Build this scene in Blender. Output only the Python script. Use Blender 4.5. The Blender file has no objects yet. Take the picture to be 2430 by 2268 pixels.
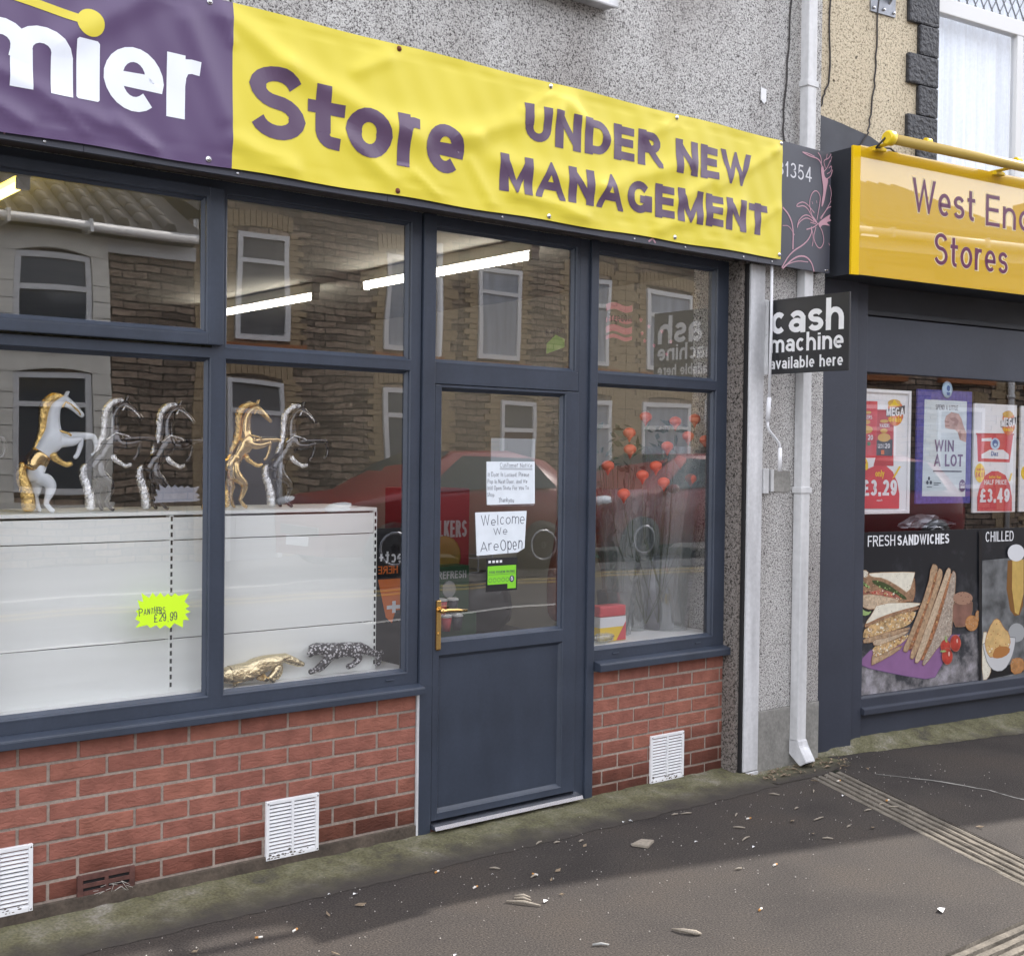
import bpy, bmesh, math, random
from mathutils import Vector, Matrix
random.seed(7)
R = math.radians
SC = bpy.context.scene
COL = SC.collection
# ---------------------------------------------------------------- camera, sky, sun, exposure
cd = bpy.data.cameras.new('camera'); cam = bpy.data.objects.new('camera', cd); COL.objects.link(cam)
yaw, pit, rol = 0.677937399, -0.018708565, 0.0122869412
Fv = Vector((math.sin(yaw) * math.cos(pit), math.cos(yaw) * math.cos(pit), math.sin(pit)))
Rt = Vector((math.cos(yaw), -math.sin(yaw), 0)); Up = Rt.cross(Fv)
Rr = math.cos(rol) * Rt + math.sin(rol) * Up; Ur = -math.sin(rol) * Rt + math.cos(rol) * Up
m = Matrix((Rr, Ur, -Fv)).transposed().to_4x4(); m.translation = Vector((-1.4588621, -4.7159157, 1.8024341))
cam.matrix_world = m
cd.sensor_fit = 'HORIZONTAL'; cd.sensor_width = 36; cd.lens = 36 * 2946.976 / 2430
cd.clip_start = 0.05; cd.clip_end = 600
SC.camera = cam
LIGHT = Vector((-1.2, -0.027, -1.0)).normalized()          # the way sunlight travels
W = bpy.data.worlds.new('World'); SC.world = W; W.use_nodes = True
nt = W.node_tree; bg = nt.nodes['Background']
sky = nt.nodes.new('ShaderNodeTexSky'); sky.sky_type = 'NISHITA'; sky.sun_disc = False
sky.sun_elevation = R(39.8); sky.sun_rotation = R(88.7); sky.dust_density = 2.5
tc = nt.nodes.new('ShaderNodeTexCoord'); mp = nt.nodes.new('ShaderNodeMapping'); mp.inputs['Scale'].default_value = (1, 1, 2.6)
cl = nt.nodes.new('ShaderNodeTexNoise'); cl.inputs['Scale'].default_value = 2.2; cl.inputs['Detail'].default_value = 6
cr = nt.nodes.new('ShaderNodeValToRGB'); cr.color_ramp.elements[0].position = .30; cr.color_ramp.elements[1].position = .62
cr.color_ramp.elements[0].color = (.55, .55, .55, 1); cr.color_ramp.elements[1].color = (.92, .92, .92, 1)
mx = nt.nodes.new('ShaderNodeMix'); mx.data_type = 'RGBA'
mx.inputs['B'].default_value = (9.4, 9.5, 10.0, 1)
nt.links.new(tc.outputs['Generated'], mp.inputs[0]); nt.links.new(mp.outputs[0], cl.inputs['Vector'])
nt.links.new(cl.outputs['Fac'], cr.inputs[0]); nt.links.new(cr.outputs[0], mx.inputs['Factor'])
nt.links.new(sky.outputs[0], mx.inputs['A']); nt.links.new(mx.outputs['Result'], bg.inputs['Color'])
bg.inputs['Strength'].default_value = 0.12
sd = bpy.data.lights.new('sun', 'SUN'); sd.energy = 2.7; sd.angle = R(0.6); sd.color = (1, .94, .86)
sun = bpy.data.objects.new('sun', sd); COL.objects.link(sun); sun.rotation_euler = LIGHT.to_track_quat('-Z', 'Y').to_euler()
SC.view_settings.view_transform = 'Standard'; SC.view_settings.look = 'None'; SC.view_settings.gamma = 1
SC.view_settings.exposure = 1.35
try:
    SC.cycles.use_denoising = True; SC.cycles.max_bounces = 10; SC.cycles.transparent_max_bounces = 24
except Exception: pass

# ---------------------------------------------------------------- materials
def mat(name, col, rough=.6, metal=0, spec=.5, var=None, bump=None, emit=None, alpha=None, coat=0, trans=0):
    M = bpy.data.materials.new(name); M.use_nodes = True; t = M.node_tree; b = t.nodes['Principled BSDF']
    b.inputs['Base Color'].default_value = (*col, 1); b.inputs['Roughness'].default_value = rough
    b.inputs['Metallic'].default_value = metal; b.inputs['Specular IOR Level'].default_value = spec
    b.inputs['Coat Weight'].default_value = coat; b.inputs['Coat Roughness'].default_value = .04
    if trans: b.inputs['Transmission Weight'].default_value = trans
    if alpha is not None: b.inputs['Alpha'].default_value = alpha
    if emit: b.inputs['Emission Color'].default_value = (*emit[0], 1); b.inputs['Emission Strength'].default_value = emit[1]
    co = t.nodes.new('ShaderNodeTexCoord')
    if var:                                               # var = [(scale, lo, hi, stretch)]: brightness mottling
        last = None
        for sc_, lo, hi, st in var:
            mp_ = t.nodes.new('ShaderNodeMapping'); mp_.inputs['Scale'].default_value = st
            n = t.nodes.new('ShaderNodeTexNoise'); n.inputs['Scale'].default_value = sc_; n.inputs['Detail'].default_value = 5
            mr = t.nodes.new('ShaderNodeMapRange'); mr.inputs[1].default_value = .3; mr.inputs[2].default_value = .7
            mr.inputs[3].default_value = lo; mr.inputs[4].default_value = hi
            t.links.new(co.outputs['Object'], mp_.inputs[0]); t.links.new(mp_.outputs[0], n.inputs['Vector']); t.links.new(n.outputs['Fac'], mr.inputs[0])
            if last is None: last = mr.outputs[0]
            else:
                mu = t.nodes.new('ShaderNodeMath'); mu.operation = 'MULTIPLY'
                t.links.new(last, mu.inputs[0]); t.links.new(mr.outputs[0], mu.inputs[1]); last = mu.outputs[0]
        mm = t.nodes.new('ShaderNodeMix'); mm.data_type = 'RGBA'; mm.blend_type = 'MULTIPLY'; mm.inputs['Factor'].default_value = 1
        mm.inputs['A'].default_value = (*col, 1); t.links.new(last, mm.inputs['B']); t.links.new(mm.outputs['Result'], b.inputs['Base Color'])
    if bump:
        sc_, stg, dist = bump[:3]; st = bump[3] if len(bump) > 3 else (1, 1, 1)
        mp_ = t.nodes.new('ShaderNodeMapping'); mp_.inputs['Scale'].default_value = st
        n = t.nodes.new('ShaderNodeTexNoise'); n.inputs['Scale'].default_value = sc_; n.inputs['Detail'].default_value = 4
        bp = t.nodes.new('ShaderNodeBump'); bp.inputs['Strength'].default_value = stg; bp.inputs['Distance'].default_value = dist
        t.links.new(co.outputs['Object'], mp_.inputs[0]); t.links.new(mp_.outputs[0], n.inputs['Vector'])
        t.links.new(n.outputs['Fac'], bp.inputs['Height']); t.links.new(bp.outputs[0], b.inputs['Normal'])
    return M
def nodes(M): return M.node_tree.nodes, M.node_tree.links, M.node_tree.nodes['Principled BSDF']
def ramp(t, stops):
    r = t.nodes.new('ShaderNodeValToRGB'); e = r.color_ramp.elements
    while len(e) < len(stops): e.new(.5)
    for k, (p, c) in enumerate(stops): e[k].position = p; e[k].color = (*c, 1)
    return r
I3 = (1, 1, 1)
def pebbledash(name, light, mid, dark, scale, stain=None, bstr=1.0):
    M = mat(name, mid, .95, spec=.2); t = M.node_tree; b = t.nodes['Principled BSDF']; L = t.links.new
    co = t.nodes.new('ShaderNodeTexCoord')
    n = t.nodes.new('ShaderNodeTexNoise'); n.inputs['Scale'].default_value = scale; n.inputs['Detail'].default_value = 3; n.inputs['Roughness'].default_value = .55
    n.inputs['Distortion'].default_value = .8
    L(co.outputs['Object'], n.inputs['Vector'])
    r = ramp(t, [(.38, dark), (.46, mid), (.545, light), (.75, light)]); L(n.outputs['Fac'], r.inputs[0])
    v = t.nodes.new('ShaderNodeTexNoise'); v.inputs['Scale'].default_value = scale * .33; v.inputs['Detail'].default_value = 2
    r2 = ramp(t, [(.26, (.12, .11, .11)), (.33, (1, 1, 1))]); L(co.outputs['Object'], v.inputs['Vector']); L(v.outputs['Fac'], r2.inputs[0])
    m1 = t.nodes.new('ShaderNodeMix'); m1.data_type = 'RGBA'; m1.blend_type = 'MULTIPLY'; m1.inputs['Factor'].default_value = 1
    L(r.outputs[0], m1.inputs['A']); L(r2.outputs[0], m1.inputs['B']); out = m1.outputs['Result']
    mp_ = t.nodes.new('ShaderNodeMapping'); mp_.inputs['Scale'].default_value = (1.5, 1.5, .45)
    s = t.nodes.new('ShaderNodeTexNoise'); s.inputs['Scale'].default_value = 1.1; s.inputs['Detail'].default_value = 4
    L(co.outputs['Object'], mp_.inputs[0]); L(mp_.outputs[0], s.inputs['Vector'])
    r3 = ramp(t, [(.38, stain or (.70, .68, .67)), (.56, (1, 1, 1))]); L(s.outputs['Fac'], r3.inputs[0])
    m2 = t.nodes.new('ShaderNodeMix'); m2.data_type = 'RGBA'; m2.blend_type = 'MULTIPLY'; m2.inputs['Factor'].default_value = 1
    L(out, m2.inputs['A']); L(r3.outputs[0], m2.inputs['B']); L(m2.outputs['Result'], b.inputs['Base Color'])
    bp = t.nodes.new('ShaderNodeBump'); bp.inputs['Strength'].default_value = bstr; bp.inputs['Distance'].default_value = .012
    L(n.outputs['Fac'], bp.inputs['Height']); L(bp.outputs[0], b.inputs['Normal'])
    return M
def glass_pane(name, f0=.015, mul=2.2, wav=.01, tint=(1, 1, 1)):
    M = bpy.data.materials.new(name); M.use_nodes = True; t = M.node_tree; L = t.links.new
    t.nodes.remove(t.nodes['Principled BSDF']); o = t.nodes['Material Output']
    tr = t.nodes.new('ShaderNodeBsdfTransparent'); tr.inputs[0].default_value = (*tint, 1)
    gl = t.nodes.new('ShaderNodeBsdfGlossy'); gl.inputs['Roughness'].default_value = .004; gl.inputs['Color'].default_value = (.97, .97, 1, 1)
    fr = t.nodes.new('ShaderNodeFresnel'); fr.inputs[0].default_value = 1.5
    ma = t.nodes.new('ShaderNodeMath'); ma.operation = 'MULTIPLY_ADD'; ma.inputs[1].default_value = mul; ma.inputs[2].default_value = f0; ma.use_clamp = True
    mxs = t.nodes.new('ShaderNodeMixShader'); co = t.nodes.new('ShaderNodeTexCoord')
    n = t.nodes.new('ShaderNodeTexNoise'); n.inputs['Scale'].default_value = 2.2; n.inputs['Detail'].default_value = 0
    bp = t.nodes.new('ShaderNodeBump'); bp.inputs['Strength'].default_value = .5; bp.inputs['Distance'].default_value = wav
    L(co.outputs['Object'], n.inputs['Vector']); L(n.outputs['Fac'], bp.inputs['Height']); L(bp.outputs[0], gl.inputs['Normal'])
    ge = t.nodes.new('ShaderNodeNewGeometry'); iv = t.nodes.new('ShaderNodeMath'); iv.operation = 'SUBTRACT'; iv.inputs[0].default_value = 1
    mu = t.nodes.new('ShaderNodeMath'); mu.operation = 'MULTIPLY'          # both sheets of the unit reflect at the outer face
    L(ge.outputs['Backfacing'], iv.inputs[1]); L(ma.outputs[0], mu.inputs[0]); L(iv.outputs[0], mu.inputs[1])
    L(fr.outputs[0], ma.inputs[0]); L(mu.outputs[0], mxs.inputs[0]); L(tr.outputs[0], mxs.inputs[1]); L(gl.outputs[0], mxs.inputs[2]); L(mxs.outputs[0], o.inputs['Surface'])
    return M

MT = {}
def mk(k, *a, **kw): MT[k] = mat(k, *a, **kw); return MT[k]
mk('slate_frame', (.037, .047, .070), .42, var=[(3, .82, 1.12, I3), (14, .93, 1.06, (1, 1, .25)), (60, .94, 1.06, I3)])
mk('slate_dark', (.022, .025, .033), .55, var=[(4, .8, 1.2, I3)])
mk('shop2_paint', (.040, .046, .066), .5, var=[(2.5, .85, 1.12, I3), (45, .95, 1.05, I3)], bump=(30, .06, .004))
mk('white_paint', (.74, .74, .77), .55, var=[(5, .86, 1.05, (1, 1, .3)), (60, .95, 1.03, I3)])
mk('worn_white', (.68, .68, .70), .6, var=[(3.5, .62, 1.06, (2.5, 2.5, .35)), (50, .9, 1.04, I3)])
mk('white_plastic', (.80, .80, .82), .4, var=[(30, .94, 1.03, I3)])
mk('soffit', (.050, .040, .038), .8, var=[(9, .5, 1.5, (.3, 3, 3))])
mk('terracotta', (.10, .040, .032), .85, var=[(22, .6, 1.3, I3)], bump=(60, .5, .004))
mk('brass', (.78, .52, .20), .18, metal=1)
mk('gold', (.86, .58, .20), .14, metal=1, bump=(70, .8, .012))
mk('gold_smooth', (.66, .47, .22), .14, metal=1, bump=(22, .5, .01))
mk('gold_pale', (.86, .72, .46), .16, metal=1, bump=(55, .8, .012))
mk('silver', (.88, .88, .9), .07, metal=1, bump=(75, .9, .014))
mk('silver_smooth', (.11, .11, .115), .06, metal=1, bump=(16, .5, .012))
mk('porcelain', (.74, .77, .82), .22, bump=(14, .15, .01))
mk('steel', (.62, .62, .65), .25, metal=1)
mk('rust', (.16, .05, .03), .8)
mk('dark_hole', (.012, .011, .012), .9)
mk('black_board', (.018, .018, .021), .4, var=[(5, .8, 1.3, I3)])
mk('paper', (.75, .80, .86), .7, var=[(14, .93, 1.03, I3)])
mk('ink', (.05, .055, .09), .6)
mk('neon_card', (.62, .93, .02), .6)
mk('card_grey', (.35, .36, .42), .7)
mk('hyg_green', (.22, .62, .03), .5)
mk('shelf_white', (.84, .86, .84), .5, var=[(2.5, .94, 1.03, (.4, 1, 6))])
mk('board_white', (.82, .82, .82), .5)
mk('cable', (.035, .03, .03), .6)
mk('pvc_white', (.70, .70, .71), .45, var=[(4, .72, 1.04, (3, 3, .35)), (28, .9, 1.03, I3)])
mk('banner_purple', (.105, .064, .150), .32, spec=.55, bump=(260, .06, .001))
mk('banner_yellow', (.72, .605, .055), .36, spec=.45, bump=(260, .06, .001))
mk('banner_letter', (.105, .062, .120), .32, spec=.55)
mk('banner_white', (.82, .85, .92), .35)
mk('banner_gold', (.72, .60, .055), .35)
mk('fascia_board', (.048, .051, .070), .35, var=[(3, .85, 1.15, I3)])
mk('floral_pink', (.50, .28, .34), .4)
mk('floral_white', (.62, .62, .66), .4)
mk('sign_yellow', (.66, .40, .006), .25, spec=.5, coat=1); _b = MT['sign_yellow'].node_tree.nodes['Principled BSDF']; _b.inputs['Coat IOR'].default_value = 2.0; _b.inputs['Coat Roughness'].default_value = .01
mk('sign_edge', (.78, .50, .006), .2)
mk('sign_violet', (.13, .028, .085), .2)
mk('sign_cream', (.75, .62, .35), .3)
mk('lamp_yellow', (.48, .33, .075), .35)
mk('lamp_bright', (.85, .60, .02), .35)
mk('quoin', (.030, .031, .038), .45, bump=(38, 1, .02), var=[(25, .7, 1.4, I3)])
mk('flashing', (.055, .058, .072), .6, var=[(6, .8, 1.3, I3)])
mk('curtain', (.74, .80, .88), .8, var=[(14, .72, 1.1, (1, 1, .06)), (40, .93, 1.05, I3)])
mk('galv', (.30, .31, .34), .45, metal=.6, var=[(15, .8, 1.2, I3)])
mk('interior_wall', (.34, .33, .30), .9)
mk('interior_dark', (.05, .048, .05), .9)
mk('ceiling', (.48, .47, .43), .9, var=[(3, .9, 1.05, I3)])
mk('interior_floor', (.16, .15, .14), .7)
mk('tube', (1, 1, 1), .4, emit=((1, .93, .80), 9))
mk('batten', (.75, .74, .70), .4)
mk('tube_yellow', (1, .8, .2), .4, emit=((1, .74, .12), 4))
mk('panther_dark', (.06, .055, .06), .3)
mk('panther_spot', (.55, .55, .56), .25)
mk('conc', (.30, .29, .27), .92, var=[(4, .55, 1.15, I3), (50, .85, 1.15, I3)], bump=(80, .4, .006))
mk('chan_conc', (.155, .135, .11), .95, var=[(9, .65, 1.25, I3), (80, .8, 1.2, I3)], bump=(90, .5, .006))
mk('leaf', (.20, .15, .10), .8, var=[(60, .7, 1.3, I3)])
mk('splinter', (.30, .26, .21), .8, var=[(60, .7, 1.2, (1, 4, 4))])
mk('butt', (.74, .70, .64), .8)
mk('butt_tip', (.50, .24, .07), .8)
mk('grit', (.46, .43, .39), .9)
mk('scrap_white', (.78, .78, .78), .7)
mk('orange_peel', (.75, .18, .03), .6)
mk('tarmac', (.055, .053, .055), .95, var=[(2, .8, 1.2, I3), (120, .7, 1.3, I3)])
mk('line_yellow', (.24, .18, .06), .8, var=[(20, .7, 1.1, I3)])
mk('line_white', (.34, .34, .33), .8, var=[(20, .7, 1.1, I3)])
mk('kerb', (.26, .25, .24), .9, var=[(15, .8, 1.15, I3)])
mk('earth', (.07, .075, .05), 1)
mk('car_red', (.17, .008, .012), .3, coat=.3)
mk('car_glass', (.02, .035, .04), .06)
mk('tyre', (.02, .02, .02), .8)
mk('lens', (.75, .78, .82), .1)
M = mk('stone', (.15, .11, .08), .95); t = M.node_tree; b = t.nodes['Principled BSDF']; L = t.links.new; co = t.nodes.new('ShaderNodeTexCoord')
sp = t.nodes.new('ShaderNodeSeparateXYZ'); cb_ = t.nodes.new('ShaderNodeCombineXYZ'); L(co.outputs['Object'], sp.inputs[0]); L(sp.outputs[0], cb_.inputs[0]); L(sp.outputs[2], cb_.inputs[1])
ds = t.nodes.new('ShaderNodeTexNoise'); ds.inputs['Scale'].default_value = 2.5; L(co.outputs['Object'], ds.inputs['Vector']); dm = t.nodes.new('ShaderNodeMix'); dm.data_type = 'RGBA'; dm.blend_type = 'ADD'; dm.inputs['Factor'].default_value = .07
L(cb_.outputs[0], dm.inputs['A']); L(ds.outputs['Color'], dm.inputs['B'])
bk_ = t.nodes.new('ShaderNodeTexBrick'); bk_.inputs['Scale'].default_value = 1; bk_.inputs['Brick Width'].default_value = .34; bk_.inputs['Row Height'].default_value = .095; bk_.inputs['Mortar Size'].default_value = .011; bk_.inputs['Mortar Smooth'].default_value = .2
bk_.inputs['Color1'].default_value = (.12, .09, .07, 1); bk_.inputs['Color2'].default_value = (.36, .27, .20, 1); bk_.inputs['Mortar'].default_value = (.022, .018, .015, 1); L(dm.outputs['Result'], bk_.inputs['Vector'])
nn_ = t.nodes.new('ShaderNodeTexNoise'); nn_.inputs['Scale'].default_value = 14; nn_.inputs['Detail'].default_value = 5; L(co.outputs['Object'], nn_.inputs['Vector']); mr = t.nodes.new('ShaderNodeMapRange'); mr.inputs[1].default_value = .3; mr.inputs[2].default_value = .7; mr.inputs[3].default_value = .55; mr.inputs[4].default_value = 1.45; L(nn_.outputs['Fac'], mr.inputs[0])
m1 = t.nodes.new('ShaderNodeMix'); m1.data_type = 'RGBA'; m1.blend_type = 'MULTIPLY'; m1.inputs['Factor'].default_value = 1; L(bk_.outputs['Color'], m1.inputs['A']); L(mr.outputs[0], m1.inputs['B']); L(m1.outputs['Result'], b.inputs['Base Color'])
bp = t.nodes.new('ShaderNodeBump'); bp.inputs['Strength'].default_value = .8; bp.inputs['Distance'].default_value = .03; L(nn_.outputs['Fac'], bp.inputs['Height']); L(bp.outputs[0], b.inputs['Normal'])
mk('yellow_brick', (.36, .27, .165), .9, var=[(16, .75, 1.2, (1, 1, 3))])
mk('orange_brick', (.34, .13, .05), .9, var=[(16, .75, 1.2, (1, 1, 3))])
mk('surround', (.78, .75, .67), .9, var=[(8, .9, 1.06, I3)])
mk('mortar_dark', (.05, .045, .04), .9)
mk('roof_tile', (.11, .10, .092), .9, var=[(6, .8, 1.2, I3)])
mk('far_glass', (.05, .06, .075), .05)
mk('net', (.34, .37, .42), .8, var=[(12, .7, 1.15, (1, 1, .1))])
mk('blind', (.12, .12, .125), .8, var=[(9, .85, 1.1, (1, 1, .2))])
mk('upvc', (.72, .72, .72), .4)
mk('door_lilac', (.36, .35, .37), .5)
mk('door_brown', (.10, .045, .035), .5)
for k, c in dict(white=(.76, .77, .80), red=(.60, .065, .08), red2=(.48, .05, .06), char=(.045, .045, .06), gold2=(.62, .38, .09), burst=(.66, .17, .05), yellow=(.82, .56, .02), green2=(.06, .2, .08),
                 skin=(.50, .31, .26), skin2=(.33, .17, .14), plum=(.15, .09, .20), sky=(.45, .62, .78), blue=(.06, .14, .36), border=(.075, .07, .30),
                 napkin=(.25, .125, .27), crust=(.40, .27, .165), crustdk=(.29, .17, .10), bread=(.52, .40, .28), bread2=(.40, .33, .27), breadw=(.72, .68, .57), green=(.05, .07, .025),
                 lettuce=(.30, .42, .16), redf=(.30, .11, .08), fill=(.50, .33, .16), fill2=(.30, .13, .06), cup=(.20, .10, .075), cuptop=(.33, .19, .13), nut=(.42, .20, .075),
                 tomato=(.40, .045, .03), shine=(.62, .40, .36), black=(.012, .012, .014), slate=(.11, .115, .12), glassb=(.34, .35, .36), beer=(.52, .35, .10), beerdk=(.20, .09, .02),
                 foam=(.66, .67, .70), bowl=(.55, .55, .56), crisp=(.60, .40, .17), crispdk=(.40, .17, .05)).items():
    grain = {'crust': (40, .7, 1.3), 'bread': (60, .72, 1.2), 'bread2': (70, .6, 1.2), 'breadw': (30, .88, 1.06), 'fill': (45, .5, 1.45), 'fill2': (45, .45, 1.7), 'crustdk': (40, .7, 1.25), 'redf': (30, .4, 1.8), 'slate': (9, .5, 1.9), 'crisp': (14, .8, 1.2), 'cup': (12, .7, 1.3), 'tomato': (20, .7, 1.3), 'nut': (25, .7, 1.3), 'napkin': (9, .9, 1.12), 'skin': (18, .75, 1.2), 'border': (40, .8, 1.3), 'beer': (20, .9, 1.1), 'red': (9, .92, 1.08)}.get(k)
    MT['p_' + k] = mat('print_' + k, c, .32, var=[(*grain, I3)] if grain else None)
MT['p_gold'] = MT['p_gold2']; MT['p_ink'] = MT['ink']; MT['p_paper'] = mat('print_paper', (.62, .69, .73), .3, var=[(5, .85, 1.08, (.5, 1, 6))], bump=(9, .5, .006, (.6, 1, 5)))
mk('dim_red', (.20, .018, .022), .5); mk('dim_gold', (.22, .14, .025), .5); mk('dim_green', (.02, .07, .03), .5); mk('dim_white', (.34, .35, .35), .5)  # goods behind the door: dim indoor light is put into these darker colours
MT['pane'] = glass_pane('pane', .07, 3.1, .0022); MT['pane2'] = glass_pane('shop_pane', .03, 2.4, .0015)
MT['film'] = glass_pane('clear_film', .13, 2.4, .03, (.70, .74, .74))
_t = MT['film'].node_tree; _g = [n_ for n_ in _t.nodes if n_.type == 'BSDF_GLOSSY'][0]; _g.inputs['Roughness'].default_value = .09; _o = _t.nodes['Material Output']; _s = _o.inputs['Surface'].links[0].from_socket
_d = _t.nodes.new('ShaderNodeBsdfDiffuse'); _d.inputs[0].default_value = (.50, .55, .56, 1); _m = _t.nodes.new('ShaderNodeMixShader'); _m.inputs[0].default_value = .2; _t.links.new(_s, _m.inputs[1]); _t.links.new(_d.outputs[0], _m.inputs[2]); _t.links.new(_m.outputs[0], _o.inputs['Surface'])
MT['pebble'] = pebbledash('pebbledash', (.74, .725, .71), (.50, .485, .475), (.13, .122, .12), 130)
MT['pebble_tan'] = pebbledash('pebbledash_tan', (.27, .24, .22), (.17, .15, .135), (.05, .045, .04), 90)
MT['cream'] = pebbledash('cream_render', (.70, .61, .46), (.62, .53, .39), (.32, .27, .19), 75, (.86, .84, .82), .8)
# vinyl graphic ground of the sandwich panel
M = mk('panel_photo', (.05, .052, .06), .3); t = M.node_tree; b = t.nodes['Principled BSDF']; co = t.nodes.new('ShaderNodeTexCoord')
n = t.nodes.new('ShaderNodeTexNoise'); n.inputs['Scale'].default_value = 6; n.inputs['Detail'].default_value = 8; n.inputs['Roughness'].default_value = .7
r = ramp(t, [(.34, (.012, .014, .018)), (.52, (.04, .042, .05)), (.66, (.20, .19, .2)), (.8, (.38, .36, .4))])
sp = t.nodes.new('ShaderNodeSeparateXYZ'); ma = t.nodes.new('ShaderNodeMath'); ma.operation = 'MULTIPLY_ADD'; ma.inputs[1].default_value = -.42; ma.inputs[2].default_value = .16
ad = t.nodes.new('ShaderNodeMath'); ad.operation = 'ADD'
t.links.new(co.outputs['Object'], n.inputs['Vector']); t.links.new(co.outputs['Object'], sp.inputs[0]); t.links.new(sp.outputs[2], ma.inputs[0])
t.links.new(n.outputs['Fac'], ad.inputs[0]); t.links.new(ma.outputs[0], ad.inputs[1]); t.links.new(ad.outputs[0], r.inputs[0]); t.links.new(r.outputs[0], b.inputs['Base Color'])
# red rustic brick, one brick per island
M = mk('red_brick', (.27, .085, .055), .85, spec=.3); t = M.node_tree; b = t.nodes['Principled BSDF']; L = t.links.new
ge = t.nodes.new('ShaderNodeNewGeometry'); r = ramp(t, [(0, (.25, .095, .071)), (.4, (.285, .110, .081)), (.75, (.31, .122, .086)), (1, (.265, .103, .079))]); L(ge.outputs['Random Per Island'], r.inputs[0])
co = t.nodes.new('ShaderNodeTexCoord'); n = t.nodes.new('ShaderNodeTexNoise'); n.inputs['Scale'].default_value = 14; n.inputs['Detail'].default_value = 6
mr = t.nodes.new('ShaderNodeMapRange'); mr.inputs[1].default_value = .3; mr.inputs[2].default_value = .7; mr.inputs[3].default_value = .78; mr.inputs[4].default_value = 1.15
sp = t.nodes.new('ShaderNodeSeparateXYZ'); n2 = t.nodes.new('ShaderNodeTexNoise'); n2.inputs['Scale'].default_value = 2.2
ma = t.nodes.new('ShaderNodeMath'); ma.operation = 'MULTIPLY_ADD'; ma.inputs[1].default_value = .5; ad = t.nodes.new('ShaderNodeMath'); ad.operation = 'SUBTRACT'; ad.inputs[1].default_value = .25
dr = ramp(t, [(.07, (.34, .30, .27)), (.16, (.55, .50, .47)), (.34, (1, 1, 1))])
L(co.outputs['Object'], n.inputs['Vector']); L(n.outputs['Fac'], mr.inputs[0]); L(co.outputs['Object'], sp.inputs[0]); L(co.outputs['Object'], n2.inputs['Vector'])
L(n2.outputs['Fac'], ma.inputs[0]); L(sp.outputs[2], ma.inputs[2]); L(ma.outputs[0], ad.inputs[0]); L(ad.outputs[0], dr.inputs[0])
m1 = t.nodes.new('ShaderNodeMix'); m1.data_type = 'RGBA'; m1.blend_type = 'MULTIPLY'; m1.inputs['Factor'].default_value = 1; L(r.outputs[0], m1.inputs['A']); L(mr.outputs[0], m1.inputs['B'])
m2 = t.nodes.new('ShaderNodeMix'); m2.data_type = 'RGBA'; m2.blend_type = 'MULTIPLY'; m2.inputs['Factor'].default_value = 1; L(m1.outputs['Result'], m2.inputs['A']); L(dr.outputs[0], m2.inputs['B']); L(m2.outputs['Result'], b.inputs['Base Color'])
mp_ = t.nodes.new('ShaderNodeMapping'); mp_.inputs['Scale'].default_value = (1, 1, 2.2); n3 = t.nodes.new('ShaderNodeTexNoise'); n3.inputs['Scale'].default_value = 24; n3.inputs['Detail'].default_value = 2; n3.inputs['Distortion'].default_value = 1.2
bp = t.nodes.new('ShaderNodeBump'); bp.inputs['Strength'].default_value = .6; bp.inputs['Distance'].default_value = .008
L(co.outputs['Object'], mp_.inputs[0]); L(mp_.outputs[0], n3.inputs['Vector']); L(n3.outputs['Fac'], bp.inputs['Height']); L(bp.outputs[0], b.inputs['Normal'])
mk('mortar', (.37, .30, .255), .95, var=[(60, .75, 1.1, I3), (2.5, .7, 1.1, I3)], bump=(120, .5, .004))
mk('plinth', (.078, .060, .046), .9, var=[(9, .6, 1.4, I3), (70, .8, 1.2, I3)], bump=(60, .5, .008))
# pavement asphalt with pale chips and old marks
M = mk('asphalt_path', (.06, .055, .05), .88, spec=.3); t = M.node_tree; b = t.nodes['Principled BSDF']; L = t.links.new; co = t.nodes.new('ShaderNodeTexCoord')
n = t.nodes.new('ShaderNodeTexNoise'); n.inputs['Scale'].default_value = 130; n.inputs['Detail'].default_value = 4; L(co.outputs['Object'], n.inputs['Vector'])
r = ramp(t, [(.33, (.021, .018, .017)), (.5, (.047, .040, .036)), (.66, (.067, .057, .050)), (.76, (.15, .13, .115))]); L(n.outputs['Fac'], r.inputs[0])
n2 = t.nodes.new('ShaderNodeTexNoise'); n2.inputs['Scale'].default_value = 1.6; n2.inputs['Detail'].default_value = 5; L(co.outputs['Object'], n2.inputs['Vector'])
r2 = ramp(t, [(.3, (.70, .70, .73)), (.5, (1, 1, 1)), (.72, (1.2, 1.15, 1.07))]); L(n2.outputs['Fac'], r2.inputs[0])
v = t.nodes.new('ShaderNodeTexVoronoi'); v.inputs['Scale'].default_value = 26; L(co.outputs['Object'], v.inputs['Vector']); r3 = ramp(t, [(.06, (.30, .28, .25)), (.085, (0, 0, 0))]); L(v.outputs['Distance'], r3.inputs[0])
m1 = t.nodes.new('ShaderNodeMix'); m1.data_type = 'RGBA'; m1.blend_type = 'MULTIPLY'; m1.inputs['Factor'].default_value = 1; L(r.outputs[0], m1.inputs['A']); L(r2.outputs[0], m1.inputs['B'])
m2 = t.nodes.new('ShaderNodeMix'); m2.data_type = 'RGBA'; m2.blend_type = 'LIGHTEN'; m2.inputs['Factor'].default_value = .35; L(m1.outputs['Result'], m2.inputs['A']); L(r3.outputs[0], m2.inputs['B']); L(m2.outputs['Result'], b.inputs['Base Color'])
bp = t.nodes.new('ShaderNodeBump'); bp.inputs['Strength'].default_value = .6; bp.inputs['Distance'].default_value = .006; L(n.outputs['Fac'], bp.inputs['Height']); L(bp.outputs[0], b.inputs['Normal'])
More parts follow.
